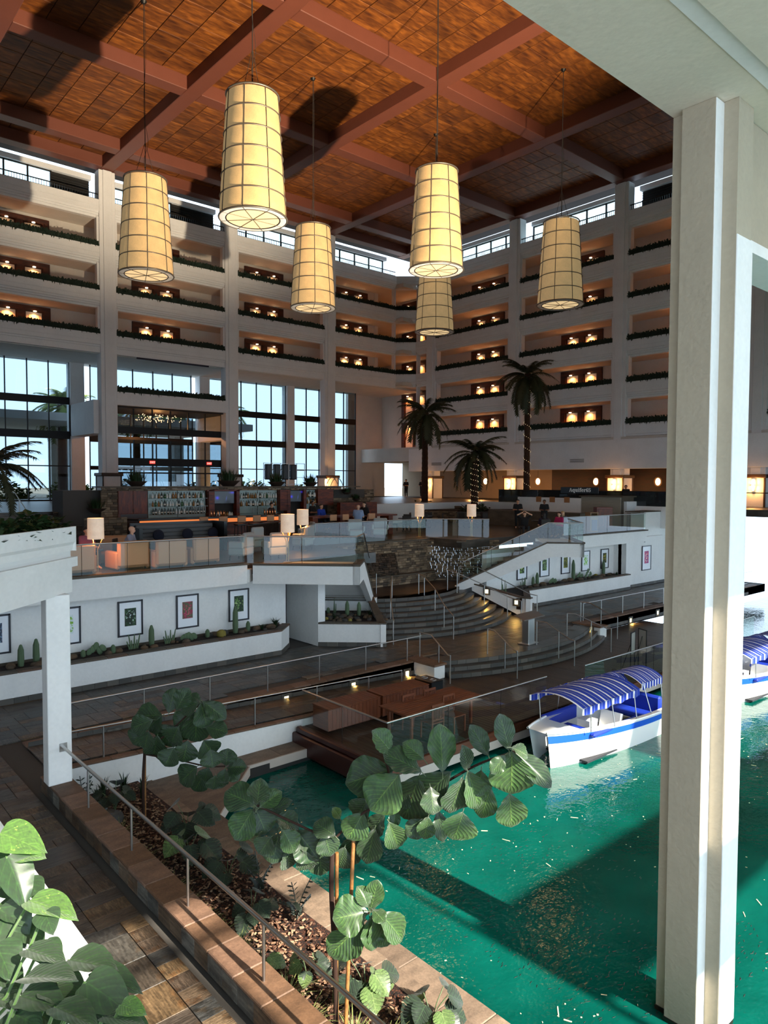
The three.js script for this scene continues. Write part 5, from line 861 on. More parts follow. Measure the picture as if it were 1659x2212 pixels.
// planted bowls and urns along the stone ledge
{
  const BOWL = M('dark_clay_bowl', { color: 0x3a2b22, roughness: 0.6 });
  [[13.9, 5.8, 0.5, 'wide dark bowl of tall plants at the left end of the bar ledge'], [18.9, 5.8, 0.6, 'wide dark bowl of tall plants above the left bar screen'], [21.9, 5.8, 0.5, 'dark planter of ferns on the ledge left of the key rack'], [24.2, 5.8, 0.45, 'dark planter of ferns on the ledge before the key rack'], [25.6, 5.15, 0.3, 'small planted box on the upper stone step right of the bar'], [26.9, 5.3, 0.28, 'small planted box on the stone steps beyond the bar'], [27.6, 4.9, 0.28, 'small planted box at the low end of the stone steps'], [12.0, 4.55, 0.45, 'low planted pot beside the steps left of the bar']].forEach(([x, y, s, l]) => {
    const t = thing('planted_bowl', l, 'planter', [x, y, -34.2]); part(t, 'bowl', lathe([[0.001, 0], [0.5 * s, 0], [0.95 * s, 0.42 * s], [1.05 * s, 0.5 * s], [0.98 * s, 0.5 * s], [0.001, 0.36 * s]], 20), BOWL);
    const p = []; for (let i = 0; i < 130; i++) { const a = rnd(6.3), r = rnd(0.75 * s), h = rnd(0.5, 1.3) * s, q = rnd(0.2, 0.7) * s, c = [r * cos(a), 0.45 * s, r * sin(a)], w = 0.05 * s + 0.01; p.push(c[0] - w * sin(a), c[1], c[2] + w * cos(a), c[0] + w * sin(a), c[1], c[2] - w * cos(a), c[0] + q * cos(a), c[1] + h, c[2] + q * sin(a)); } const g = new THREE.BufferGeometry(); g.setAttribute('position', new THREE.Float32BufferAttribute(p, 3)); g.computeVertexNormals(); part(t, 'leaves', clean(g), LEAFD);
  });
  const k = thing('key_rack', 'tall black steel rack of cubbies behind the bar ledge', 'rack', [24.6, 4.6, -37.5]); part(k, 'frame', (() => { const l = []; for (let i = 0; i <= 5; i++) l.push(bx(-1.5 + i * 0.6 - 0.015, -1.5 + i * 0.6 + 0.015, 0, 2.6, -0.02, 0.02)); for (let j = 0; j <= 6; j++) l.push(bx(-1.5, 1.5, j * 0.43 - 0.015, j * 0.43 + 0.015, -0.02, 0.02)); return l; })(), STEEL); for (let i = 0; i < 4; i++) part(k, 'black_bag', cbox(0.42, 0.95, 0.3, 0.05, -1.2 + i * 0.6 + 0.02, 2.05, 0), BLACK);
  const b = thing('luggage_cart', 'arched steel luggage cart behind the ledge at the right of the bar', 'cart', [27.9, 4.6, -37]); part(b, 'arch', [curveTube([V(-0.5, 0.3, 0), V(-0.45, 1.3, 0), V(0, 1.75, 0), V(0.45, 1.3, 0), V(0.5, 0.3, 0)], 0.025, 24), curveTube([V(-0.5, 0.3, 0.5), V(-0.45, 1.3, 0.5), V(0, 1.75, 0.5), V(0.45, 1.3, 0.5), V(0.5, 0.3, 0.5)], 0.025, 24)], STEEL); part(b, 'deck', cbox(1.1, 0.08, 0.65, 0.02, 0, 0.28, 0.25), BLACK); for (const x of [-0.45, 0.45]) part(b, 'wheel', new THREE.CylinderGeometry(0.12, 0.12, 0.05, 14).rotateX(PI / 2).translate(x, 0.12, 0.25), BLACK);
}
// steps from the bar floor up to the lobby at the left
{ const s = structure('stairs_lobby'); for (let i = 0; i < 8; i++) part(s, 'step', uvm(bx(7.5, 12.1, 3.3 + i * 0.1625, 3.3 + (i + 1) * 0.1625, -36.2, -33.4 - i * 0.34), 0.5), DIMFLOOR); part(s, 'side_wall', uvm(bx(-10, 7.5, 3.3, 4.6, -36.2, -35.6), 0.3), FASCIA); part(s, 'front_wall', uvm(bx(28.6, 41.6, 3.3, 4.6, -36.3, -36.0), 0.4), WALL);
  handrail('steel handrail up the steps at the left of the bar', [[9.0, 4.2, -33.2], [9.0, 5.5, -36.3], [9.0, 5.5, -37.4]], [[9.0, 3.3, -33.2, 4.2], [9.0, 4.4, -35.6, 5.2], [9.0, 4.6, -37.4, 5.5]]); }
// people: smooth bodies from capsules
function sdf(segs, c, half, res, mat) {
  const mc = new MarchingCubes(res, mat, false, false, 60000), f = mc.field, n = res; mc.isolation = 0;
  for (let k = 0; k < n; k++) for (let j = 0; j < n; j++) for (let i = 0; i < n; i++) {
    const x = c[0] + ((i - n / 2) / (n / 2)) * half, y = c[1] + ((j - n / 2) / (n / 2)) * half, z = c[2] + ((k - n / 2) / (n / 2)) * half; let d = 9;
    for (const [ax, ay, az, ar, bx2, by2, bz2, br, sm] of segs) { const px = x - ax, py = y - ay, pz = z - az, ux = bx2 - ax, uy = by2 - ay, uz = bz2 - az, l = ux * ux + uy * uy + uz * uz || 1e-9, t = max(0, min(1, (px * ux + py * uy + pz * uz) / l)), e = hypot(px - ux * t, py - uy * t, pz - uz * t) - (ar + (br - ar) * t), kk = sm ?? 0.045, h = max(kk - abs(d - e), 0) / kk; d = min(d, e) - h * h * kk * 0.25; }
    f[k * n * n + j * n + i] = -d;
  }
  mc.update(); const cnt = mc.count, g = new THREE.BufferGeometry(); const p = new Float32Array(mc.positionArray.slice(0, cnt * 3)), nn = new Float32Array(mc.normalArray.slice(0, cnt * 3));
  for (let i = 0; i < cnt; i++) for (let a = 0; a < 3; a++) p[3 * i + a] = c[a] + p[3 * i + a] * half;
  g.setAttribute('position', new THREE.BufferAttribute(p, 3)); g.setAttribute('normal', new THREE.BufferAttribute(nn, 3)); return clean(g);
}
const bodies = {};
function bodyOf(pose) { // facing +z, feet at y = 0
  if (bodies[pose]) return bodies[pose];
  const sit = pose.startsWith('sit'), hy = sit ? 0.5 : 0.92, lean = pose.includes('lean') ? 0.22 : 0.02, S = [], top = [], leg = [];
  const sh = hy + 0.5, hip = [0, hy, 0], ch = [0, sh - 0.06, lean * 0.9], nk = [0, sh + 0.08, lean];
  const torso = [[-0.06, hy, 0, 0.11, -0.1, sh - 0.14, lean * 0.75, 0.11], [0.06, hy, 0, 0.11, 0.1, sh - 0.14, lean * 0.75, 0.11], [0, hy, 0, 0.12, 0, sh - 0.08, lean * 0.85, 0.1], [-0.17, sh - 0.02, lean * 0.9, 0.055, 0.17, sh - 0.02, lean * 0.9, 0.055]];
  S.push(...torso, [0, sh - 0.02, lean, 0.05, 0, sh + 0.1, lean + 0.01, 0.048], [0, sh + 0.19, lean + 0.025, 0.078, 0, sh + 0.13, lean + 0.05, 0.055, 0.03], [0, sh + 0.21, lean - 0.005, 0.085, 0, sh + 0.2, lean + 0.03, 0.08, 0.03], [0, sh + 0.165, lean + 0.105, 0.012, 0, sh + 0.145, lean + 0.12, 0.014, 0.015]); top.push(...torso);
  for (const s of [-1, 1]) {
    const a = [s * 0.19, sh - 0.03, lean * 0.9]; let e, w;
    if (pose.includes('head')) { e = [s * 0.36, sh + 0.14, lean + 0.02]; w = [s * 0.11, sh + 0.27, lean + 0.0]; } else if (sit || pose.includes('fwd')) { e = [s * 0.25, sh - 0.3, lean + 0.06]; w = [s * 0.12, sh - 0.3, lean + 0.32]; } else { e = [s * 0.25, sh - 0.3, -0.03]; w = [s * 0.24, sh - 0.54, 0.06]; }
    const up = [...a, 0.05, ...e, 0.04], lo = [...e, 0.04, ...w, 0.028]; S.push(up, lo); top.push([...a, 0.052, a[0] + (e[0] - a[0]) * 0.75, a[1] + (e[1] - a[1]) * 0.75, a[2] + (e[2] - a[2]) * 0.75, 0.05]);
    const d = [(w[0] - e[0]) / 0.27, (w[1] - e[1]) / 0.27, (w[2] - e[2]) / 0.27], q = (t, o) => [w[0] + d[0] * t + o * s, w[1] + d[1] * t, w[2] + d[2] * t];
    S.push([...q(0, 0), 0.026, ...q(0.075, 0), 0.03, 0.02]); for (let k = 0; k < 4; k++) S.push([...q(0.08, (k - 1.5) * 0.018), 0.012, ...q(0.135 + (k % 3) * 0.012, (k - 1.5) * 0.021), 0.009, 0.008]); S.push([...q(0.02, -0.03), 0.013, ...q(0.07, -0.058), 0.01, 0.01]);
    const kn = sit ? [s * 0.13, hy + 0.02, 0.42] : [s * 0.1, 0.48, 0.02], an = sit ? [s * 0.13, 0.08, 0.4] : [s * 0.1, 0.08, -0.02]; const th = [s * 0.09, hy - 0.02, 0, 0.088, ...kn, 0.06], sk = [...kn, 0.058, ...an, 0.04]; S.push(th, sk, [...an, 0.042, an[0], 0.035, an[2] + 0.15, 0.035]); leg.push(th, sk);
  }
  const H = sit ? 1.3 : 1.74, c = [0, H / 2, sit ? 0.2 : 0], half = H / 2 + 0.1, fat = (l, k) => l.map((q) => { const r = q.slice(); r[3] += k; r[7] += k; return r; });
  bodies[pose] = { body: sdf(S, c, half, 92, WALL), shirt: sdf(fat(top, 0.014), c, half, 76, WALL), legs: sdf(fat([...leg, [-0.07, hy, 0, 0.1, 0.07, hy, 0, 0.1]], 0.014), c, half, 76, WALL), head: [0, sh + 0.2, lean + 0.01], sh };
  return bodies[pose];
}
const SKIN = [0xc08a6a, 0xd2a284, 0x8a5a40].map((c, i) => M('skin_' + i, { color: c, roughness: 0.6 }));
const EYEM = M('eye_dark', { color: 0x241a16, roughness: 0.3 }), LIPM = M('lip', { color: 0x9a5a50, roughness: 0.5 });
function person(label, [x, y, z], turn, pose, shirt, pants, hair, skin = 0, opt = {}) {
  const B = bodyOf(pose), t = thing('person', label, 'person', [x, y, z], turn);
  part(t, 'body', B.body, SKIN[skin]); part(t, 'shirt', B.shirt, M('cloth_' + shirt.toString(16), { color: shirt, roughness: 0.9, map: T.fabric })); part(t, 'trousers', B.legs, M('cloth_' + pants.toString(16), { color: pants, roughness: 0.9 }));
  const h = B.head, f = [h[0], h[1], h[2] + 0.095];
  part(t, 'eyes', [ball(0.011, -0.032, h[1] - 0.01, h[2] + 0.1, 6, 5), ball(0.011, 0.032, h[1] - 0.01, h[2] + 0.1, 6, 5)], EYEM); part(t, 'mouth', ball(1, 0, 0, 0, 8, 5).scale(0.022, 0.006, 0.01).translate(0, h[1] - 0.075, h[2] + 0.095), LIPM); part(t, 'ears', [-1, 1].map((s) => ball(1, 0, 0, 0, 7, 5).scale(0.012, 0.03, 0.02).translate(s * 0.088, h[1] - 0.015, h[2])), SKIN[skin]);
  if (hair !== null) { const l = [new THREE.SphereGeometry(0.102, 16, 10, 0, 2 * PI, 0, 1.75).rotateX(-0.45).translate(0, h[1] + 0.02, h[2] - 0.012)]; if (opt.long) l.push(new THREE.SphereGeometry(0.1, 12, 10).scale(0.95, 1.9, 0.6).translate(0, h[1] - 0.1, h[2] - 0.07)); part(t, 'hair', l, M('hair_' + hair.toString(16), { color: hair, roughness: 0.7 })); }
  return t;
}
// faint seats under those who sit on the terrace
const seatM = M('dark_chair', { color: 0x2a2522, roughness: 0.7 }); let dch;
function diningChair(label, [x, y, z], turn) { if (!dch) { dch = thing('dining_chair', label, 'chair', [x, y, z], turn, 'dark terrace chairs'); part(dch, 'seat', cbox(0.46, 0.06, 0.46, 0.015, 0, 0.38, 0), seatM); part(dch, 'backrest', cbox(0.46, 0.45, 0.05, 0.02, 0, 0.68, -0.24), seatM); for (const a of [-1, 1]) for (const b of [-1, 1]) part(dch, 'leg', bar(V(a * 0.2, 0, b * 0.2), V(a * 0.19, 0.37, b * 0.19), 0.018, 6), DARK); return dch; } return again(dch, [x, y, z], turn, label); }
person('woman in a pink floral blouse seated beside the tall drum lamp', [7.75, 3.3, -23.1], 0.3, 'sit', 0xb86a80, 0x2a2a30, 0x2a1a14, 1, { long: true }); diningChair('dark chair under the woman in the floral blouse', [7.75, 3.3, -23.15], 0.3);
person('balding man in a pale grey shirt leaning forward in the lounge', [8.9, 3.3, -22.9], 0.9, 'sit_lean', 0xa9aec2, 0x40424a, null, 1); diningChair('dark chair under the man in the grey shirt', [8.85, 3.3, -22.95], 0.9);
person('bartender in black bending at the left of the right screen', [19.9, 3.25, -31.6], 0.5, 'stand_fwd', 0x151515, 0x151515, 0x1a1210, 0);
person('bartender in black standing before the right bar screen', [22.4, 3.3, -31.5], 0.4, 'stand_fwd', 0x121214, 0x121214, 0x191210, 2);
person('bearded guest in a bright blue shirt at the communal table', [21.6, 3.62, -29.6], 0.2, 'sit_fwd', 0x1b46b4, 0x22242c, 0x3a2418, 0);
person('bald guest in a light blue shirt raising a hand at the communal table', [22.5, 3.62, -27.7], 2.2, 'sit_fwd', 0x9db4d8, 0x30323a, null, 1);
person('woman with long dark hair in black standing at the end of the table', [23.5, 3.3, -28.4], -1.4, 'stand', 0x141214, 0x141214, 0x15100d, 1, { long: true });
person('cook in black behind the counter below the hanging screen', [34.6, 3.3, -27.3], -0.9, 'stand_fwd', 0x17181a, 0x17181a, 0x1a1412, 0);
person('server in black behind the low counter right of the cook', [35.6, 3.3, -26.1], -0.9, 'stand_fwd', 0x1c1c20, 0x1c1c20, 0x1a1412, 2);
person('guest in black with both hands behind the head', [30.6, 3.2, -23.7], -0.7, 'sit_head', 0x1a1a1c, 0x2a2a2e, 0x2a1c14, 1); diningChair('dark chair under the guest with raised hands', [30.6, 3.3, -23.75], -0.7);
person('guest in dark purple with back half turned at the right terrace table', [30.2, 3.2, -22.15], 2.4, 'sit', 0x2b2038, 0x22222a, 0x1c1410, 1, { long: true }); diningChair('dark chair under the guest in purple', [30.2, 3.3, -22.1], 2.4);
person('woman in a hot pink top at the right terrace table', [31.9, 3.2, -22.4], -1.6, 'sit', 0xd2266c, 0x3a3a44, 0x3a2216, 1, { long: true }); diningChair('dark chair under the woman in pink', [31.95, 3.3, -22.4], -1.6);
person('fair-haired woman in grey beside the woman in pink', [32.9, 3.2, -22.9], -1.2, 'sit', 0x77747c, 0x3a3a44, 0xb08a5a, 1, { long: true }); diningChair('dark chair under the fair-haired woman', [32.95, 3.3, -22.95], -1.2);
person('guest in black seated high behind the restaurant railing', [43.6, 4.6, -25.4], -1.2, 'sit', 0x1c1c20, 0x24242a, 0x1a1412, 0); diningChair('dark chair under the guest behind the restaurant railing', [43.65, 4.6, -25.4], -1.2);
person('receptionist in dark clothes left of the pair at the far desk', [47.6, 4.6, -51.2], -1.2, 'stand_fwd', 0x2a2428, 0x1c1c20, 0x2a1a14, 1);
person('receptionist in dark clothes right of the pair at the far desk', [47.6, 4.6, -49.0], -1.2, 'stand_fwd', 0x241f22, 0x1c1c20, 0x241812, 1);
person('visitor in white and black seated by the far left windows', [8.1, 4.6, -44], 0.4, 'sit', 0xc4c2c0, 0x18181c, 0x1a1412, 1); diningChair('dark chair under the visitor by the far left windows', [8.1, 4.6, -44], 0.4);
// right restaurant corner
{
  const s = thing('restaurant_sign', 'dark glass sign panel reading Aquifer65 above the pale counter', 'sign', [41.35, 5.55, -27.5], -PI / 2); part(s, 'panel', cbox(2.95, 0.42, 0.05, 0.01), M('sign_smoke', { color: 0x23272a, roughness: 0.25 }));
  const g = new TextGeometry('Aquifer65', { font: SERIF, size: 0.24, depth: 0.012, curveSegments: 3 }); g.computeBoundingBox(); g.translate(-g.boundingBox.max.x / 2 + 0.05, -0.1, 0.026); part(s, 'letters', clean(g), M('sign_letters', { color: 0xb9bdbd, roughness: 0.5, emissive: new THREE.Color(0.7, 0.75, 0.75), emissiveIntensity: 0.12 }));
  const c = structure('counter_sushi'); part(c, 'white_front', uvm(bx(39.9, 40.1, 3.3, 5.06, -31.5, -26.4), 0.4), WALL); part(c, 'low_counter', uvm(bx(36.2, 37.2, 3.3, 4.25, -31, -24), 0.4), CAPST); part(c, 'tiled_drum', (() => { const l = []; for (let y = 3.3; y < 5.15; y += 0.07) l.push(bx(39.9, 40.04 + 0.01 * (floor(y * 14) % 2), y, y + 0.06, -26.4, -23.6)); return uvm(merge(l), 0.5); })(), M('pale_slat_tile', { color: 0x9a9283, roughness: 0.8 })); part(c, 'drum_core', bx(40.0, 41.5, 3.3, 5.16, -26.4, -23.6), CAPST); part(c, 'drum_cap', bx(39.8, 41.6, 5.16, 5.24, -26.5, -23.4), CAPST);
  part(c, 'wall_end', uvm(bx(40.3, 46, 3.3, 4.9, -23.7, -23.4), 0.4), WALL);
  const t = thing('tv_screen', 'dark hanging screen with grey shapes above the cook', 'screen', [40.2, 5.17, -30.7], -PI / 2); part(t, 'bezel', cbox(1.36, 0.72, 0.06, 0.01), BLACK); part(t, 'shapes', [box(0.3, 0.012, 0.01, -0.25, 0.05, 0.032).rotateZ(0.5), box(0.36, 0.012, 0.01, 0.18, -0.02, 0.032).rotateZ(-0.4)], CAPST);
  let b; [[-29.7, 'left tan menu board on the pale restaurant counter'], [-28.6, 'middle tan menu board on the pale restaurant counter'], [-27.45, 'right tan menu board on the pale restaurant counter']].forEach(([z, l]) => { if (!b) { b = single('menu_board', l, 'board', cbox(0.02, 0.36, 0.42, 0.004), M('tan_board', { color: 0x9c6a3f, roughness: 0.7 }), 'tan menu boards'); b.position.set(39.87, 4.93, z); } else again(b, [39.87, 4.93, z], 0, l); });
  const w = thing('wood_cabinet', 'orange wood cupboard set in front of the slatted drum wall', 'cabinet', [38.3, 3.3, -23.8], -0.6); part(w, 'carcass', uvm(cbox(1.0, 1.3, 0.5, 0.01, 0, 0.65, 0), 0.5), WOODO); part(w, 'door', uvm(cbox(0.84, 1.0, 0.02, 0.01, 0, 0.68, 0.26), 0.7, 0.2, 0.3, true), WOODO);
  const n = thing('waste_bin', 'tan timber-framed bin with a blue front behind the right terrace glass', 'bin', [34.75, 3.3, -22.3], -0.4); part(n, 'body', cbox(0.5, 0.92, 0.5, 0.015, 0, 0.5, 0), M('bin_tan', { color: 0x8f6f4c, roughness: 0.6 })); part(n, 'front_panel', cbox(0.36, 0.6, 0.02, 0.005, 0.02, 0.42, 0.26), M('bin_blue', { color: 0x2b3a66, roughness: 0.5 })); part(n, 'hood', [bx(-0.25, -0.2, 0.9, 1.1, -0.25, 0.25), bx(0.2, 0.25, 0.9, 1.1, -0.25, 0.25), bx(-0.27, 0.27, 1.08, 1.12, -0.27, 0.27)], M('bin_tan'));
  const st = structure('planter_stone_palms'); const o = part(st, 'ledge_stone', merge([ledge([38.4, -35.4], [38.0, -39.6], 3.3, 4.35, 0.7), ledge([35.8, -33.5], [38.4, -35.4], 3.3, 4.1, 0.7), ledge([34.9, -36.5], [35.8, -33.5], 3.3, 4.1, 0.7), ledge([34.5, -39.9], [34.9, -36.5], 3.3, 4.35, 0.7)]), LEDGE); o.userData.kind = 'stuff'; part(st, 'core', prism([[34.6, -39.9], [35.0, -36.5], [35.9, -33.4], [38.3, -32.0], [41.8, -30.8], [42.1, -32.6], [39.4, -34], [38.2, -39.8]], 3.3, 4.05), GROUT); part(st, 'soil', prism([[34.7, -39.8], [35.1, -36.5], [36, -33.6], [38.3, -32.2], [41.7, -31.0], [42, -32.4], [39.3, -33.9], [38.1, -39.7]], 4.04, 4.14), SOIL);
  shrub('shrub', 'low dark foliage around the middle palm foot', 'shrub', [37.4, 4.1, -38.3], 1.3, 0.5, 1.3, 300, LEAFD, undefined, 0.2); shrub('shrub', 'low dark foliage around the shortest palm foot', 'shrub', [37.4, 4.1, -33.3], 1.2, 0.4, 1.0, 260, LEAFD, undefined, 0.2);
  // dark display of chairs between lounge and restaurant
  let tt; [[27.5, -29.5, 'dark round dining table left of the stone planter'], [30.5, -31, 'dark round dining table in front of the stone planter'], [33, -29.5, 'dark round dining table near the cook'], [31.4, -23.2, 'dark round table of the guests in pink and purple']].forEach(([x, z, l]) => { if (!tt) { tt = thing('dining_table', l, 'table', [x, 3.3, z], 0, 'dark round dining tables'); part(tt, 'table_top', cyl(0.5, 0.5, 0.04, 28, 0, 0.7, 0), WOODD); part(tt, 'stem', cyl(0.05, 0.05, 0.7, 10), DARK); part(tt, 'base', cyl(0.3, 0.28, 0.03, 20), DARK); } else again(tt, [x, 3.3, z], 0, l); for (let k = 0; k < 4; k++) { const a = k * PI / 2 + x; if (z < -25) diningChair(`dark chair at the ${l.replace('dark ', '')}`, [x + 0.75 * sin(a), 3.3, z + 0.75 * cos(a)], a + PI); } });
}
// fiddle-leaf figs: leaf foot, leaf tip, leaf width, in metres
const FIG_RIGHT = [[6.28,3.05,-5.04,6.20,3.46,-5.10,.21],[6.34,3.02,-5.05,6.33,2.51,-5.03,.43],[6.44,2.99,-5.11,6.66,2.64,-4.71,.22],[6.22,3.12,-4.96,6.42,3.02,-4.85,.15],[6.26,2.99,-5.08,6.07,2.82,-5.11,.15],[6.53,2.42,-5.23,6.52,2.03,-5.16,.32],[6.34,2.87,-5.39,6.18,3.23,-5.51,.19],[6.13,2.70,-5.53,6.03,3.02,-5.47,.16],[5.96,2.66,-5.76,6.01,3.20,-5.84,.30],[5.78,2.66,-5.93,5.48,2.90,-6.24,.30],[5.61,2.83,-6.27,5.39,3.14,-6.29,.24],[5.87,2.77,-5.98,5.70,2.98,-6.13,.20],[5.55,2.65,-6.07,5.19,2.30,-6.16,.42],[5.68,2.60,-6.31,5.21,2.46,-6.66,.40],[5.82,2.58,-6.01,5.70,1.98,-6.17,.45],[6.04,2.66,-5.71,5.74,2.20,-6.05,.35],[6.02,2.66,-5.50,5.94,2.21,-5.60,.33],[6.07,2.74,-5.47,6.24,2.25,-5.40,.27],[6.31,2.68,-5.47,6.18,2.44,-5.39,.23],[5.93,2.32,-5.41,5.79,2.04,-5.38,.37],[6.01,2.15,-5.89,6.03,1.79,-5.79,.18],[5.81,2.09,-5.92,5.61,1.92,-5.98,.20],[5.81,2.15,-5.84,5.72,1.91,-5.82,.18],[5.48,2.07,-6.16,5.57,1.74,-6.06,.24],[5.44,1.93,-6.37,5.40,1.44,-6.49,.26],[5.54,2.11,-6.32,5.46,1.79,-6.48,.21],[5.48,2.22,-6.54,5.39,1.90,-6.73,.28],[5.39,2.09,-6.52,5.17,1.81,-6.54,.29],[5.36,1.78,-6.67,5.35,1.31,-6.78,.24],[6.37,2.49,-5.38,6.27,2.12,-5.43,.23],[5.64,2.17,-6.22,5.54,1.98,-6.15,.12],[5.76,2.41,-6.15,5.63,2.20,-6.25,.28],[5.76,2.54,-5.76,5.69,2.29,-5.62,.27],[5.57,2.38,-6.43,5.41,2.16,-6.68,.28]];
const FIG_LEFT = [[4.36,2.21,-7.32,4.13,2.36,-7.59,.33],[4.45,2.13,-7.41,4.43,2.49,-7.29,.23],[4.45,2.14,-7.35,4.67,2.32,-7.22,.19],[4.65,1.97,-7.47,4.77,2.19,-7.18,.14],[4.46,2.06,-7.51,4.20,1.76,-7.52,.30],[4.50,2.06,-7.53,4.56,1.78,-7.36,.34],[4.71,1.92,-7.42,5.01,1.73,-7.28,.26],[4.49,1.79,-7.41,4.45,1.58,-7.56,.22],[4.55,1.78,-7.25,4.37,1.65,-7.22,.24],[4.68,1.77,-7.29,4.54,1.48,-7.19,.29],[4.63,1.90,-7.13,4.72,1.66,-6.96,.23],[4.85,1.80,-7.15,4.98,1.52,-6.86,.36],[5.07,1.85,-6.66,4.93,1.99,-6.88,.24],[4.84,1.61,-6.99,4.95,1.31,-7.00,.23],[5.12,1.51,-7.05,5.10,1.21,-6.97,.25],[5.25,1.63,-6.71,5.17,1.37,-6.73,.26],[4.48,2.07,-7.50,4.42,2.20,-7.56,.08],[4.48,2.09,-7.47,4.50,2.19,-7.45,.07],[5.34,1.88,-6.91,5.26,2.03,-6.94,.11],[4.72,1.64,-7.16,4.77,1.34,-7.13,.25],[5.02,1.84,-6.81,5.02,1.61,-6.68,.24]];
const FIG_LOW = [[5.30,1.02,-6.28,5.35,1.39,-6.22,.20],[5.21,1.08,-6.22,4.82,1.09,-6.35,.36],[5.27,1.09,-6.12,5.36,.66,-6.01,.33],[5.23,1.14,-6.04,5.45,.83,-5.82,.27],[5.26,1.03,-6.20,5.16,.70,-6.07,.24],[5.18,.95,-6.26,4.94,.58,-6.40,.31],[5.13,.87,-6.32,4.83,.56,-6.47,.30],[5.24,1.10,-6.25,5.19,1.33,-6.34,.19],[5.17,1.18,-6.09,5.18,1.13,-5.89,.14]];
const FIG_SMALL = [[5.99,1.50,-13.26,6.13,1.97,-13.29,.31],[5.99,1.63,-12.93,6.15,2.06,-12.76,.30],[6.46,1.75,-12.80,6.25,1.90,-12.89,.18],[6.36,1.76,-12.71,6.04,1.68,-12.88,.36],[6.38,1.76,-12.69,6.48,1.27,-12.57,.42],[6.40,1.80,-12.63,6.69,1.49,-12.26,.29],[6.36,1.48,-13.01,6.01,1.26,-13.10,.37],[6.38,1.57,-12.84,6.34,.88,-12.88,.45],[6.43,1.30,-12.57,6.69,1.25,-12.21,.30],[5.92,1.43,-13.42,5.47,1.46,-13.69,.42],[5.63,1.46,-13.19,5.27,1.30,-13.43,.33],[5.61,1.13,-13.59,5.38,.95,-13.60,.39],[5.59,1.21,-13.31,5.49,.88,-13.29,.33],[5.93,1.42,-13.44,5.66,1.16,-13.60,.38],[6.10,1.21,-13.29,5.84,.91,-13.35,.50],[6.04,1.30,-12.94,5.90,.95,-13.06,.39],[6.00,.77,-13.38,5.80,.60,-13.49,.31],[5.93,.92,-12.92,5.73,.61,-12.91,.37],[6.22,.99,-12.92,6.09,.60,-12.86,.42],[6.53,.93,-12.86,6.69,.59,-12.78,.42],[6.45,.89,-12.43,6.44,.58,-12.31,.37],[6.85,.43,-12.56,6.89,.76,-12.55,.33],[6.86,.40,-12.54,7.10,.46,-12.24,.27],[6.64,.54,-12.20,6.55,.31,-12.16,.21],[6.87,.38,-12.52,6.98,.19,-12.30,.24],[6.29,.53,-12.68,5.99,.24,-12.86,.41],[6.48,.49,-12.58,6.38,.24,-12.58,.27],[6.55,.26,-12.90,6.34,-.06,-12.90,.33],[6.46,.44,-12.26,6.46,.11,-12.35,.27],[6.77,.18,-12.67,6.85,-.09,-12.71,.25],[5.75,1.10,-13.26,5.71,.61,-13.38,.36],[6.30,1.27,-13.18,6.21,.94,-13.11,.40]];
// trailing pothos: leaf foot, leaf tip, leaf width, in metres
const POTHOS = [[0.398,5.248,-1.780,0.464,5.231,-1.667,0.065],[0.420,5.208,-1.738,0.458,5.226,-1.653,0.050],[0.394,5.225,-1.706,0.416,5.134,-1.628,0.066],[0.421,5.148,-1.634,0.486,5.140,-1.523,0.065],[0.433,5.145,-1.576,0.434,5.126,-1.520,0.044],[0.453,5.082,-1.481,0.513,5.097,-1.377,0.067],[0.365,5.098,-1.459,0.428,5.131,-1.353,0.068],[0.386,5.112,-1.522,0.433,5.116,-1.428,0.053],[0.482,5.080,-1.419,0.538,5.067,-1.316,0.047],[0.452,5.089,-1.384,0.506,5.057,-1.282,0.065],[0.360,5.055,-1.475,0.415,5.063,-1.374,0.064],[0.390,5.085,-1.357,0.436,5.084,-1.263,0.059],[0.462,5.056,-1.314,0.504,5.078,-1.225,0.041],[0.487,5.076,-1.296,0.506,5.090,-1.227,0.031],[0.379,5.126,-1.706,0.413,5.106,-1.623,0.058],[0.373,5.129,-1.683,0.402,5.070,-1.602,0.083],[0.343,5.107,-1.588,0.359,5.065,-1.518,0.065],[0.328,5.042,-1.528,0.350,5.048,-1.456,0.045],[0.341,5.028,-1.482,0.376,5.032,-1.398,0.062],[0.444,5.032,-1.514,0.470,5.023,-1.438,0.043],[0.379,5.155,-1.787,0.399,5.131,-1.714,0.062],[0.377,5.202,-1.777,0.391,5.167,-1.710,0.052],[0.403,5.089,-1.656,0.432,5.075,-1.576,0.055],[0.418,5.097,-1.544,0.434,5.076,-1.476,0.047],[0.343,5.055,-1.595,0.374,5.037,-1.514,0.056],[0.403,5.051,-1.463,0.438,5.053,-1.380,0.054],[0.435,5.052,-1.399,0.468,5.047,-1.318,0.049],[0.384,5.010,-1.486,0.425,4.995,-1.396,0.058],[0.487,5.024,-1.324,0.523,5.029,-1.239,0.052],[0.434,5.033,-1.371,0.478,5.020,-1.278,0.060],[0.370,5.087,-1.709,0.389,5.073,-1.638,0.050],[0.441,5.145,-1.730,0.453,5.121,-1.665,0.042]];
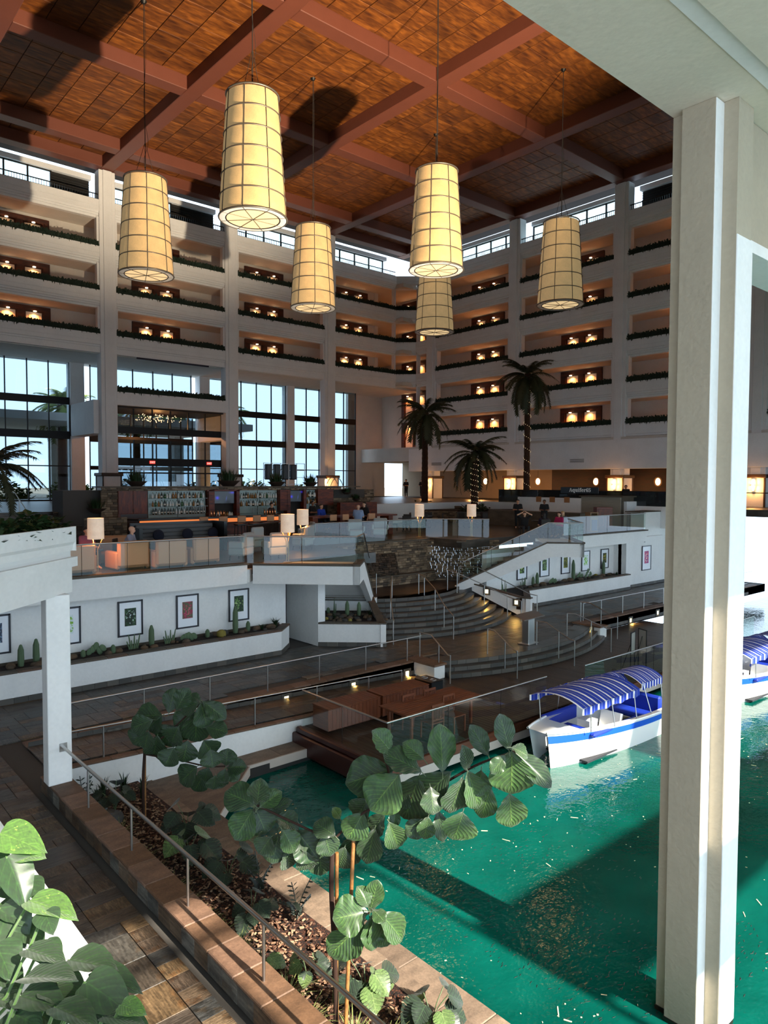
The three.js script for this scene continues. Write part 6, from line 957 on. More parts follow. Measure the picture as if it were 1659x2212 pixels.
// ---------- plants ----------
function leafTex(base, vein, n, light = 0.0, mott = 0) {
  return tex(256, 256, (u, v) => {
    const k = abs(u - 0.5) * 2, mid = ss(0.035 - 0.02 * v, 0.0, abs(u - 0.5)); const s = (v - k * 0.42) * n, f = abs(s - Math.round(s)), side = ss(0.13, 0.02, f) * (1 - 0.55 * k);
    const net = fbm(u, v, 22, 22, 2, 131), big = fbm(u, v, 5, 5, 3, 133); let c = mixc(base, vein, max(mid, side * 0.75)); const g = 0.82 + 0.3 * (big - 0.5) + 0.3 * (net - 0.5); c = c.map((x) => x * g);
    if (mott) { const m = ss(0.66, 0.72, fbm(u, v, 26, 26, 2, 137)) * ss(0.5, 0.7, fbm(u, v, 4, 4, 2, 139)); c = mixc(c, [0.75, 0.8, 0.35], m * mott); }
    return c;
  });
}
const leafBump = tex(256, 256, (u, v) => { const k = abs(u - 0.5) * 2, s = (v - k * 0.42) * 9, f = abs(s - Math.round(s)) * 2; return 0.25 + 0.6 * sin(f * PI / 2) - 0.35 * ss(0.05, 0, abs(u - 0.5)); }, false);
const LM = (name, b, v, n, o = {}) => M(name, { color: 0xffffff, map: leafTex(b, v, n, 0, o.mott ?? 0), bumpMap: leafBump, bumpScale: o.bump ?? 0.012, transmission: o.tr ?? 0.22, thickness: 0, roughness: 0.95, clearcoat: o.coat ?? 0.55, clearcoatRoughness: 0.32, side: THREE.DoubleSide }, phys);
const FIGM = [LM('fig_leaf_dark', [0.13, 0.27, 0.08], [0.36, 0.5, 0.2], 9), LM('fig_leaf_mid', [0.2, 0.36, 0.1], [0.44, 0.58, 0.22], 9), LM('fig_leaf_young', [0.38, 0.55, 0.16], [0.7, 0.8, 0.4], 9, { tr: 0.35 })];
// a leaf of unit length along +z, face up +y; w(t) is the half width
function leafGeo(w, { wave = 0.03, waves = 5, droop = 0.12, fold = 0.12, nu = 8, nv = 14, ph = 0 } = {}) {
  const g = new THREE.PlaneGeometry(1, 1, nu, nv), p = g.attributes.position, uv = g.attributes.uv;
  for (let i = 0; i < p.count; i++) { const u = p.getX(i) * 2, t = p.getY(i) + 0.5, hw = w(t); p.setXYZ(i, u * hw, -droop * t * t + fold * abs(u) * hw * 2 - 0.03 * u * u + wave * u * u * sin(t * waves * 2 * PI + ph + (u > 0 ? 1 : 0)), t); uv.setXY(i, 0.5 + u * 0.48, t); }
  g.computeVertexNormals(); return g;
}
const FIGW = (t) => 0.02 + 0.5 * (0.18 * sin(PI * min(1, t * 1.02)) + 0.86 * Math.pow(max(0, sin(PI * Math.pow(min(1, t), 1.35))), 0.72)) * 0.82;
const FIGG = [0, 1, 2, 3].map((i) => leafGeo(FIGW, { wave: 0.035, waves: 3 + i, droop: 0.1 + 0.05 * i, fold: 0.1 + 0.04 * i, nu: 10, nv: 16, ph: i }));
function setLeaf(o, b, t, width, n, gw) { const z = t.clone().sub(b), L = z.length(); z.normalize(); let x = new THREE.Vector3().crossVectors(n, z); if (x.length() < 0.1) x = V(1, 0, 0.3); x.normalize(); const y = new THREE.Vector3().crossVectors(z, x); const m = new THREE.Matrix4().makeBasis(x, y, z); o.quaternion.setFromRotationMatrix(m); o.position.copy(b); const k = width / gw; o.scale.set(k, min(k, L), L); return o; }
const TRUNK = M('fig_trunk', { color: 0x7a5a44, map: T.bark, roughness: 0.9 }), STAKE = M('bamboo_stake', { color: 0xb98a50, map: T.teak, roughness: 0.6 });
function fig(label, foot, lists, branches, stakes) {
  const t = thing('fiddle_leaf_fig', label, 'tree', foot); const O = V(...foot);
  const loc = (p) => V(...p).sub(O);
  part(t, 'trunk', branches[0].map ? curveTube(branches[0].map(loc), branches.r0 ?? 0.03, 24, 8) : null, TRUNK);
  branches.slice(1).forEach((b) => part(t, 'branch', curveTube(b.map(loc), 0.016, 20, 6), TRUNK));
  stakes.forEach(([a, b]) => part(t, 'stake', bar(loc(a), loc(b), 0.024, 8), STAKE));
  lists.forEach(([L, tone]) => L.forEach((l, i) => { const b = loc(l.slice(0, 3)), e = loc(l.slice(3, 6)); const n = V(-0.35 + rnd(-0.3, 0.3), 0.6 + rnd(-0.2, 0.3), 0.7 + rnd(-0.3, 0.2)); const o = part(t, 'leaf', FIGG[i % 4], FIGM[l[6] < 0.12 ? 2 : tone ?? (rnd() < 0.5 ? 0 : 1)]); setLeaf(o, b, e, l[6] * 1.2, n, 0.86); const pt = b.clone().add(b.clone().sub(e).normalize().multiplyScalar(0.06)).add(V(0, -0.02, 0)); part(o.parent, 'petiole', bar(b.clone(), pt, 0.006, 5), FIGM[2]); }));
  return t;
}
{
  const br = [[[5.08, -0.7, -6.65], [5.08, 0.4, -6.68], [5.06, 1.2, -6.72], [5.1, 1.75, -6.75]], [[5.1, 1.75, -6.75], [5.4, 2.1, -6.5], [5.9, 2.35, -6.0], [6.3, 2.75, -5.5], [6.45, 3.0, -5.05]], [[5.1, 1.75, -6.75], [4.85, 1.9, -7.0], [4.6, 2.05, -7.3], [4.45, 2.15, -7.4]], [[5.08, 0.3, -6.67], [5.25, 0.8, -6.5], [5.35, 1.0, -6.3]], [[5.5, 2.15, -6.4], [5.6, 2.5, -6.3], [5.55, 2.75, -6.3]]];
  fig('large fiddle-leaf fig leaning over the water, tied to two bamboo stakes', [5.08, -0.7, -6.65], [[FIG_RIGHT], [FIG_LEFT], [FIG_LOW, 1]], br, [[[5.11, -0.7, -6.68], [5.14, 1.6, -6.72]], [[5.05, -0.7, -6.45], [5.3, 1.75, -6.6]]]);
  const b2 = [[[5.6, -0.7, -13.6], [5.58, 0.2, -13.55], [5.6, 0.8, -13.5]], [[5.6, 0.8, -13.5], [5.9, 1.1, -13.2], [6.2, 1.5, -12.9], [6.42, 1.72, -12.76]], [[5.6, 0.7, -13.5], [6.1, 0.6, -13.0], [6.5, 0.5, -12.6], [6.75, 0.5, -12.4]], [[5.6, 0.8, -13.5], [5.5, 1.1, -13.6], [5.4, 1.3, -13.6]]];
  fig('smaller dark fiddle-leaf fig at the far end of the bed, before the ramp', [5.6, -0.7, -13.6], [[FIG_SMALL, 0]], b2, [[[5.64, -0.7, -13.62], [5.62, 0.75, -13.55]]]);
}
{ // pothos on our own parapet
  const HEART = (t) => 0.5 * Math.pow(max(0, sin(PI * Math.pow(min(1, t * 0.97 + 0.06), 0.62))), 0.8);
  const G = [0, 1, 2].map((i) => leafGeo(HEART, { wave: 0.015, waves: 2 + i, droop: 0.12, fold: 0.16, nu: 10, nv: 16, ph: i }));
  const PM = [LM('pothos_leaf', [0.12, 0.27, 0.05], [0.2, 0.38, 0.09], 4, { bump: 0.001, coat: 0.8, tr: 0.3 }), LM('pothos_leaf_pale', [0.38, 0.58, 0.14], [0.5, 0.7, 0.22], 5, { bump: 0.001, coat: 0.6, tr: 0.5, mott: 0.7 })];
  const t = thing('pothos_plant', 'glossy heart-leaved pothos spilling over the white parapet nearest the eye', 'plant', [0, 4.72, -1.5]); const O = V(0, 4.72, -1.5);
  POTHOS.forEach((l, i) => { const b = V(l[0], l[1], l[2]).sub(O), e = V(l[3], l[4], l[5]).sub(O), o = part(t, 'leaf', G[i % 3], PM[[0, 1, 3, 13].includes(i) ? 1 : 0]); setLeaf(o, b, e, l[6] * 1.25, V(-0.1 + rnd(-0.3, 0.3), 0.9, 0.35 + rnd(-0.3, 0.3)), 1.0); part(t, 'stem', curveTube([b.clone(), b.clone().add(V(-0.03, -0.05, 0.02)), V(-0.2 + rnd(-0.15, 0.2), 0, b.z + rnd(-0.1, 0.2))], 0.0035, 8, 5), PM[1]); });
  const rest = []; for (let i = 0; i < 90; i++) { const b = V(rnd(-0.55, 0.2), rnd(0.04, 0.3), rnd(-1.6, 1.2)), a = rnd(6.3), e = b.clone().add(V(0.11 * cos(a), rnd(-0.06, 0.05), 0.11 * sin(a))); const g = G[i % 3].clone(), o = new THREE.Object3D(); setLeaf(o, b, e, 0.09, V(0, 1, 0.2), 1.0); o.updateMatrix(); g.applyMatrix4(o.matrix); rest.push(g); }
  part(t, 'inner_leaves', merge(rest), PM[0]).userData.kind = 'stuff';
}
// bed plants
const VARG = M('variegated_blade', { color: 0xffffff, map: tex(64, 64, (u, v) => { const k = abs(u - 0.5) * 2; return k > 0.62 ? [0.72, 0.72, 0.45] : [0.2 + 0.05 * v, 0.33, 0.14]; }), roughness: 0.6, side: THREE.DoubleSide }), GREENB = M('dark_green_blade', { color: 0x1d3418, roughness: 0.5, side: THREE.DoubleSide });
function bladeGeo(n, h, spread, w) {
  const p = [], uv = [], q = (a, b, c, A, B, C) => { p.push(...a, ...b, ...c); uv.push(...A, ...B, ...C); };
  for (let i = 0; i < n; i++) { const a = rnd(6.3), L = h * rnd(0.65, 1.1), s = spread * rnd(0.3, 1), r0 = rnd(0.05), N = 5, px = -sin(a), pz = cos(a); const at = (t) => [cos(a) * (r0 + s * t * t), L * (t - 0.38 * t * t * rnd(0.98, 1.02)), sin(a) * (r0 + s * t * t)]; let prev = null; for (let k = 0; k <= N; k++) { const t = k / N, c = at(t), ww = w * (1 - t * 0.85) * (k === N ? 0.1 : 1), l = [c[0] - px * ww, c[1], c[2] - pz * ww], r = [c[0] + px * ww, c[1], c[2] + pz * ww]; if (prev) { q(prev[0], prev[1], r, [0, (k - 1) / N], [1, (k - 1) / N], [1, t]); q(prev[0], r, l, [0, (k - 1) / N], [1, t], [0, t]); } prev = [l, r]; } }
  const g = new THREE.BufferGeometry(); g.setAttribute('position', new THREE.Float32BufferAttribute(p, 3)); g.setAttribute('uv', new THREE.Float32BufferAttribute(uv, 2)); g.computeVertexNormals(); return g;
}
{
  const gs = [0, 1, 2].map(() => bladeGeo(46, 0.5, 0.42, 0.012)); const ord = ['farthest', 'second', 'third', 'fourth', 'fifth', 'sixth', 'seventh', 'eighth', 'ninth', 'tenth', 'eleventh', 'twelfth', 'thirteenth', 'fourteenth', 'fifteenth', 'sixteenth', 'nearest'];
  const pos = [[4.75, -13.7], [4.95, -13.1], [4.7, -12.5], [4.8, -11.9], [4.72, -11.3], [4.85, -10.7], [4.75, -10.1], [4.8, -9.6], [4.72, -9.1], [4.85, -8.6], [4.78, -8.0], [4.95, -7.5], [4.8, -6.9], [5.1, -6.35], [5.3, -6.0], [5.05, -5.7], [4.9, -5.2]];
  pos.forEach(([x, z], i) => { const o = single('variegated_grass', `cream-edged grass clump along the kerb wall, ${ord[i]} ${i === 0 || i === 16 ? 'of the row' : 'from the white post'}`, 'plant', gs[i % 3], VARG, 'variegated grass clumps in the bed'); o.position.set(x, -0.64, z); o.rotation.y = i * 1.7; if (i > 11) o.scale.setScalar(1.15); });
  const sg = bladeGeo(26, 0.75, 0.16, 0.025); [[5.35, -15.1], [5.75, -15.0], [5.1, -14.7], [6.0, -14.6]].forEach(([x, z], i) => { const o = single('sword_plant', ['dark sword-leaved plant against the ramp wall, left', 'dark sword-leaved plant against the ramp wall, middle', 'dark sword-leaved plant beside the white post', 'dark sword-leaved plant against the ramp wall, right'][i], 'plant', sg, GREENB, 'sword-leaved plants'); o.position.set(x, -0.68, z); o.rotation.y = i * 2.1; });
}
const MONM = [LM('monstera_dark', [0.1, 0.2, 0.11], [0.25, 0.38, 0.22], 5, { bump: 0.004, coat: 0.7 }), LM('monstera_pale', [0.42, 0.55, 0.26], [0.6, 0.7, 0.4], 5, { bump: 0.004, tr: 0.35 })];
const MONG = (() => { const s = new THREE.Shape(); const pts = []; const W = (t) => 0.5 * Math.pow(sin(PI * Math.pow(min(0.999, t * 0.95 + 0.05), 0.7)), 0.7); for (let k = 0; k <= 8; k++) { const t = k / 8 * 0.98; pts.push([W(t), t]); if (k < 7 && k > 0) { pts.push([W(t + 0.05) * 0.99, t + 0.055]); pts.push([W(t) * 0.42, t - 0.0]); pts.push([W(t + 0.075) * 0.98, t + 0.08]); } } s.moveTo(0, 0.06); s.lineTo(0.1, -0.05); pts.forEach((p) => s.lineTo(...p)); s.lineTo(0, 1.03); pts.reverse().forEach((p) => s.lineTo(-p[0], p[1])); s.lineTo(-0.1, -0.05); const g = new THREE.ShapeGeometry(s), p = g.attributes.position, uv = g.attributes.uv; for (let i = 0; i < p.count; i++) { const x = p.getX(i), t = p.getY(i); p.setXYZ(i, x, -0.2 * t * t + 0.22 * abs(x) - 0.25 * x * x, t); uv.setXY(i, 0.5 + x * 0.9, max(0, min(1, t))); } g.computeVertexNormals(); return clean(g); })();
function monstera(label, [x, y, z], n, size, h, pale = 0) {
  const t = thing('monstera_plant', label, 'plant', [x, y, z], 0);
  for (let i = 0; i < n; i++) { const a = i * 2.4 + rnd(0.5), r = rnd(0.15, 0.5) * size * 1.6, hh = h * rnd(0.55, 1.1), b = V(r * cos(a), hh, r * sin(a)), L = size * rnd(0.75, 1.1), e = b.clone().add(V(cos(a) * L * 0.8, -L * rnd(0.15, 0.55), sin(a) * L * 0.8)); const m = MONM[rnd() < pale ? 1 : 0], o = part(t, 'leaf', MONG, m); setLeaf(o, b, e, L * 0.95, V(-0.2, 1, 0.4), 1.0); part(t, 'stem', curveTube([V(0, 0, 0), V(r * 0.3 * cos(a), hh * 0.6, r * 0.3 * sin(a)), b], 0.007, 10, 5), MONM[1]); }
  return t;
}
monstera('dark monstera by the far trunk, leaning over the coping', [5.9, -0.65, -12.3], 9, 0.46, 0.6, 0.1);
monstera('monstera with two pale leaves in the middle of the bed', [5.5, -0.65, -11.4], 8, 0.42, 0.55, 0.35);
monstera('dark monstera spreading beside the coping in the middle of the bed', [5.75, -0.65, -10.5], 8, 0.38, 0.5);
monstera('dark low monstera beneath the overhanging fig', [5.5, -0.65, -9.3], 7, 0.3, 0.4);
monstera('small monstera behind the kerb near the far fig trunk', [5.3, -0.65, -14.3], 7, 0.36, 0.5);
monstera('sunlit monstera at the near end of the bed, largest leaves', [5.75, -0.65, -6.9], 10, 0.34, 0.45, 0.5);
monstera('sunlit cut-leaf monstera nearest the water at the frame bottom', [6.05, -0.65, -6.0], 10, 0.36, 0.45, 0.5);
monstera('pale monstera at the foot of the bamboo stakes', [5.4, -0.65, -7.7], 8, 0.26, 0.35, 0.7);
monstera('small monstera with one yellow-green leaf by the sunlit kerb', [5.0, -0.65, -8.2], 5, 0.24, 0.3, 0.6);
monstera('sunlit monstera under the rail at the very front of the bed', [5.5, -0.65, -5.3], 9, 0.32, 0.4, 0.4);
function zz(label, [x, y, z], n, h) { const t = thing('zz_plant', label, 'plant', [x, y, z]); const lg = leafGeo((q) => 0.28 * sin(PI * q) + 0.01, { wave: 0, droop: 0.1, fold: 0.1, nu: 4, nv: 6 }); for (let i = 0; i < n; i++) { const a = i * 2.4, s = rnd(0.15, 0.4), L = h * rnd(0.7, 1.1), at = (t2) => V(cos(a) * s * t2 * t2, L * t2, sin(a) * s * t2 * t2); const st = part(t, 'stem', curveTube([0, 0.25, 0.5, 0.75, 1].map(at), 0.008, 10, 5), MONM[0]); for (let k = 2; k < 9; k++) for (const q of [-1, 1]) { const b = at(k / 9), e = b.clone().add(V(-sin(a) * 0.09 * q + cos(a) * 0.03, 0.04, cos(a) * 0.09 * q + sin(a) * 0.03)); const o = part(st, 'leaflet', lg, MONM[0]); setLeaf(o, b, e, 0.04, V(cos(a), 0.5, sin(a)), 0.56); } } return t; }
zz('zz plant with upright leafy wands beside the coping edge', [6.0, -0.65, -9.9], 5, 0.6); zz('zz plant rising in front of the ramp beside the white post', [4.75, -0.6, -14.5], 4, 0.75); zz('zz plant with wands crossing the sunlit coping', [6.05, -0.65, -8.9], 5, 0.55); zz('small zz plant close to the kerb by the white post', [4.7, -0.62, -14.0], 4, 0.4);
{ const g = new THREE.IcosahedronGeometry(0.26, 3), p = g.attributes.position; for (let i = 0; i < p.count; i++) { const k = 0.8 + 0.4 * fbm(p.getX(i) * 2 + 0.5, p.getZ(i) * 2 + p.getY(i), 5, 5, 2, 9); p.setXYZ(i, p.getX(i) * k * 1.2, p.getY(i) * k * 0.8, p.getZ(i) * k); } g.computeVertexNormals(); const o = single('boulder', 'smooth grey boulder behind the kerb near the white post', 'rock', g, M('grey_boulder', { color: 0x6d7078, roughness: 0.8, map: T.ground })); o.position.set(5.0, -0.6, -13.95); }
// plants in the white planter beam and at the far left
{
  const q = (s, d) => [4.75 + (s - 0) * 0.7071 - d * 0.7071, 4.98, -14.65 - s * 0.7071 - d * 0.7071];
  for (let i = 0; i < 9; i++) shrub('planter_foliage', ['low dark leafy plant at the right tip of the white planter beam', 'dark leafy plant second from the right in the planter beam', 'dark leafy plant third from the right in the planter beam', 'glossy dark plant fourth from the right in the planter beam', 'glossy dark plant in the middle of the planter beam', 'dark plant sixth from the right in the planter beam', 'dark plant seventh from the right in the planter beam', 'dark plant eighth from the right in the planter beam', 'dark leafy plant at the left frame edge in the planter beam'][i], 'plant', q(-0.3 - i * 0.42, 0.35), 0.3, 0.3 + (i % 3) * 0.08, 0.3, 150, LEAFD, 'plants in the white planter beam', 0.16);
  [[-1.0, 0.4], [-2.0, 0.3], [-0.5, 0.45]].forEach(([s, d], i) => { const o = single('bromeliad', ['spiky bromeliad with a yellow-green heart in the white planter beam', 'spiky dark plant at the left of the white planter beam', 'arching spiky plant near the right tip of the white planter beam'][i], 'plant', bladeGeo(40, 0.62, 0.4, 0.018), i ? GREENB : VARG); o.position.set(...q(s, d)); });
  const t = palm('dark palm crown reaching in from the left frame edge', [6.6, 3.3, -30], 3.4, 0.13, 0.85, FROND, 30);
}
// ---------- boat, dining set, pictures, signs, cactus beds ----------
{
  const HW = M('boat_white', { color: 0xf2f2ee, roughness: 0.3 }), HB = M('boat_blue', { color: 0x1d55c8, roughness: 0.35 }), CUSH = M('boat_cushion', { color: 0x0c2f9c, roughness: 0.6 });
  const CAN = M('striped_canopy', { color: 0xffffff, roughness: 0.85, side: THREE.DoubleSide, map: tex(256, 32, (u) => { const s = (u * 8) % 1; return s < 0.16 ? [0.9, 0.9, 0.9] : s > 0.55 && s < 0.62 ? [0.6, 0.62, 0.68] : [0.07, 0.2, 0.62]; }) });
  const L = 5.6, hb = (t) => 0.97 * Math.pow(sin(PI * min(1, t * 0.62 + 0.04)), 0.6) * (t > 0.9 ? 1 - (t - 0.9) * 2.2 : 1), sy = (t) => 0.74 + 0.2 * (1 - t) * (1 - t);
  const sheet = (f, nu, nv) => { const g = new THREE.PlaneGeometry(1, 1, nu, nv), p = g.attributes.position; for (let i = 0; i < p.count; i++) { const v = f(p.getX(i) + 0.5, p.getY(i) + 0.5); p.setXYZ(i, ...v); } g.computeVertexNormals(); return g; };
  const side = (s, y0, y1, out) => sheet((t, v) => { const h = y0 + (y1 - y0) * v, k = 0.72 + 0.28 * Math.pow(max(0, min(1, (h + 0.35) / 1.1)), 0.6); return [t * L - (1 - h / 0.9) * -0.25 * (1 - t), h * (sy(t) / 0.74), s * (hb(t) * k + out)]; }, 40, 6);
  const D = (m) => { m.side = THREE.DoubleSide; return m; }; D(HW); D(HB);
  const boat = thing('boat', 'white electric boat with blue band and striped canopy moored at the deck', 'boat', [14.55, -1.1, -10.8]);
  part(boat, 'hull', [side(1, -0.4, 0.74, 0), side(-1, -0.4, 0.74, 0), sheet((t, v) => [L * 0.995, -0.4 + v * 1.14, (t - 0.5) * 2 * hb(1)], 4, 4)], HW);
  part(boat, 'blue_band', [side(1, 0.52, 0.68, 0.012), side(-1, 0.52, 0.68, 0.012)], HB);
  const rim = (s) => curveTube([0, 0.05, 0.15, 0.3, 0.5, 0.7, 0.9, 1].map((t) => V(t * L, sy(t) + 0.01, s * (hb(t) + 0.01))), 0.03, 50, 6);
  part(boat, 'gunwale', [rim(1), rim(-1)], HW);
  part(boat, 'foredeck', sheet((t, v) => [0.02 + t * 1.15, sy(t * 0.2) - 0.01, (v - 0.5) * 2 * hb(t * 0.2)], 12, 6), HW); part(boat, 'side_deck', [sheet((t, v) => [1.1 + t * 4.3, sy(0.2 + t * 0.76), hb(0.2 + t * 0.76) - 0.16 * v], 24, 2), sheet((t, v) => [1.1 + t * 4.3, sy(0.2 + t * 0.76), -hb(0.2 + t * 0.76) + 0.16 * v], 24, 2)], HW);
  part(boat, 'cockpit_floor', bx(1.1, 5.3, 0.05, 0.1, -0.75, 0.75), M('boat_floor', { color: 0x24262c, roughness: 0.8 }));
  part(boat, 'back_cushion', cbox(1.6, 0.4, 0.12, 0.04, 1.95, 0.72, -0.72), CUSH); part(boat, 'seat_cushion', cbox(0.9, 0.12, 1.1, 0.04, 1.65, 0.52, 0.0), CUSH); part(boat, 'seat_box', bx(1.25, 2.08, 0.1, 0.47, -0.55, 0.55), HW); part(boat, 'side_cushion', cbox(2.2, 0.1, 0.16, 0.04, 2.4, 0.72, 0.74), CUSH);
  part(boat, 'console', [box(0.12, 0.75, 0.6).rotateZ(-0.25).translate(2.95, 0.5, 0.25), bx(2.5, 2.9, 0.1, 0.6, -0.5, -0.1), box(0.3, 0.15, 0.2, 2.75, 0.35, 0.35)], HW);
  part(boat, 'stern_cushion', cbox(0.2, 0.55, 1.3, 0.05, 5.0, 0.7, 0), CUSH); part(boat, 'stern_seat', cbox(0.6, 0.14, 1.3, 0.04, 4.6, 0.45, 0), CUSH);
  const roof = (x0, x1, b) => { const g = sheet((t, v) => { const q = (v - 0.5) * 2; return [x0 + (x1 - x0) * t, 1.72 - 0.2 * q * q + 0.015 * sin(t * 20), q * b]; }, 24, 8); return g; }, val = (x0, x1, z) => sheet((t, v) => [x0 + (x1 - x0) * t, 1.53 - v * (0.15 + 0.05 * abs(sin(t * 12))), z + 0.015 * sin(t * 50)], 48, 2);
  part(boat, 'canopy', [roof(0.75, 3.5, 0.8), roof(3.95, 5.15, 0.6), roof(3.4, 4.1, 0.35).translate(0, -0.02, -0.25)], CAN); [val(0.75, 3.5, 0.81), val(0.75, 3.5, -0.81), val(3.95, 5.15, 0.61), val(3.95, 5.15, -0.61)].forEach((g) => part(boat, 'valance', g, CAN));
  for (const [x, s] of [[0.85, -0.55], [1.15, 0.85], [2.1, 0.95], [3.2, 0.95], [4.05, 0.9], [5.05, 0.7], [2.1, -0.93], [4.05, -0.88]]) part(boat, 'post', bar(V(x, sy(x / L), s * 0.95), V(x, 1.56, (abs(s) > 0.6 && x < 3.6 ? 0.79 : 0.58) * Math.sign(s)), 0.016, 6), STEEL);
  again(boat, [23.1, -1.1, -10.2], 0, 'second striped-canopy boat, half hidden by the big beige column');
}
{
  const TK = M('teak_wood', { color: 0x8c4f2c, map: T.teak, roughness: 0.5 }); let c, s;
  [[11.82, 'long teak cabinet nearer the black water'], [13.68, 'long teak cabinet nearer the black bin']].forEach(([x, l]) => { if (c) return again(c, [x, -0.45, -15.0], 0, l); c = thing('deck_cabinet', l, 'cabinet', [x, -0.45, -15.0], 0, 'teak cabinets'); for (let i = 0; i < 14; i++) { part(c, 'top_slat', uvm(cbox(0.122, 0.03, 0.72, 0.004, -0.83 + i * 0.1275, 0.63, 0), 1, 0, 0, true), TK); part(c, 'front_slat', uvm(cbox(0.118, 0.52, 0.02, 0.004, -0.83 + i * 0.1275, 0.33, 0.34), 1, 0, 0, true), TK); } part(c, 'carcass', uvm(bx(-0.88, 0.88, 0.06, 0.61, -0.34, 0.33), 1), TK); });
  const t = thing('dining_table', 'long teak dining table on the timber deck', 'table', [13.28, -0.45, -13.28]); for (let i = 0; i < 9; i++) part(t, 'plank', uvm(cbox(2.75, 0.03, 0.113, 0.004, 0, 0.74, -0.47 + i * 0.1175), 1), TK); for (const a of [-1, 1]) for (const b of [-1, 1]) part(t, 'leg', cbox(0.07, 0.72, 0.07, 0.006, a * 1.1, 0.36, b * 0.42), TK); part(t, 'apron', bx(-1.2, 1.2, 0.62, 0.72, -0.46, 0.46), TK);
  [[12.8, -12.75, PI, 'teak slat-back chair on the glass side of the table, left'], [13.6, -12.75, PI, 'teak slat-back chair on the glass side of the table, right'], [12.8, -13.85, 0, 'teak slat-back chair on the cabinet side of the table, left'], [13.6, -13.85, 0, 'teak slat-back chair on the cabinet side of the table, right']].forEach(([x, z, r, l]) => { if (s) return again(s, [x, -0.45, z], r, l); s = thing('teak_chair', l, 'chair', [x, -0.45, z], r, 'teak dining chairs'); for (const a of [-1, 1]) { part(s, 'leg', cbox(0.04, 0.92, 0.04, 0.005, a * 0.2, 0.46, -0.2), TK); part(s, 'leg', cbox(0.04, 0.43, 0.04, 0.005, a * 0.2, 0.215, 0.2), TK); } part(s, 'seat', cbox(0.46, 0.03, 0.44, 0.006, 0, 0.44, 0), TK); part(s, 'back_rail', [bx(-0.2, 0.2, 0.86, 0.92, -0.22, -0.19), bx(-0.2, 0.2, 0.5, 0.54, -0.22, -0.19)], TK); for (let i = 0; i < 8; i++) part(s, 'back_slat', bx(-0.17 + i * 0.048, -0.15 + i * 0.048, 0.54, 0.86, -0.215, -0.2), TK); });
  const b = thing('waste_box', 'black two-hole waste box at the end of the teak cabinets', 'bin', [15.2, -0.45, -15.3]); part(b, 'body', cbox(0.5, 0.55, 0.75, 0.015, 0, 0.275, 0), BLACK); part(b, 'hole_ring', [-0.18, 0.18].map((z) => new THREE.TorusGeometry(0.09, 0.015, 6, 20).rotateX(PI / 2).translate(0, 0.555, z)), STEEL);
  const p = thing('lectern', 'brushed steel information lectern on the promenade above the lower steps', 'lectern', [21.75, 0, -16.6], 0.1); part(p, 'shaft', cbox(0.42, 0.98, 0.3, 0.02, 0, 0.5, 0), STEEL); part(p, 'base', cbox(0.7, 0.03, 0.5, 0.008, 0, 0.015, 0), STEEL); part(p, 'panel', cbox(1.45, 0.03, 0.5, 0.01).rotateX(0.3).translate(0, 1.06, 0.05), STEEL);
  const SGN = M('sign_print', { color: 0xdfe8f2, roughness: 0.3, map: T.ground });
  [['upright framed notice board on a black easel at the deck edge', 22.75, 0.2, 0], ['framed notice board on a black easel, turned edge-on behind the first', 23.4, 1.2, -0.25]].forEach(([l, x, r, k]) => { const e = thing('easel_sign', l, 'sign', [x, -0.45, -12.9], r); part(e, 'frame', [bx(-0.22, -0.19, 0, 1.35, 0, 0.03), bx(0.19, 0.22, 0, 1.35, 0, 0.03), bx(-0.22, 0.22, 1.32, 1.35, 0, 0.03), bar(V(0, 1.1, 0), V(0, 0, -0.35), 0.012)], DARK); part(e, 'board', cbox(0.38, 0.72, 0.02, 0.004, 0, 0.95, 0.015), SGN); });
}
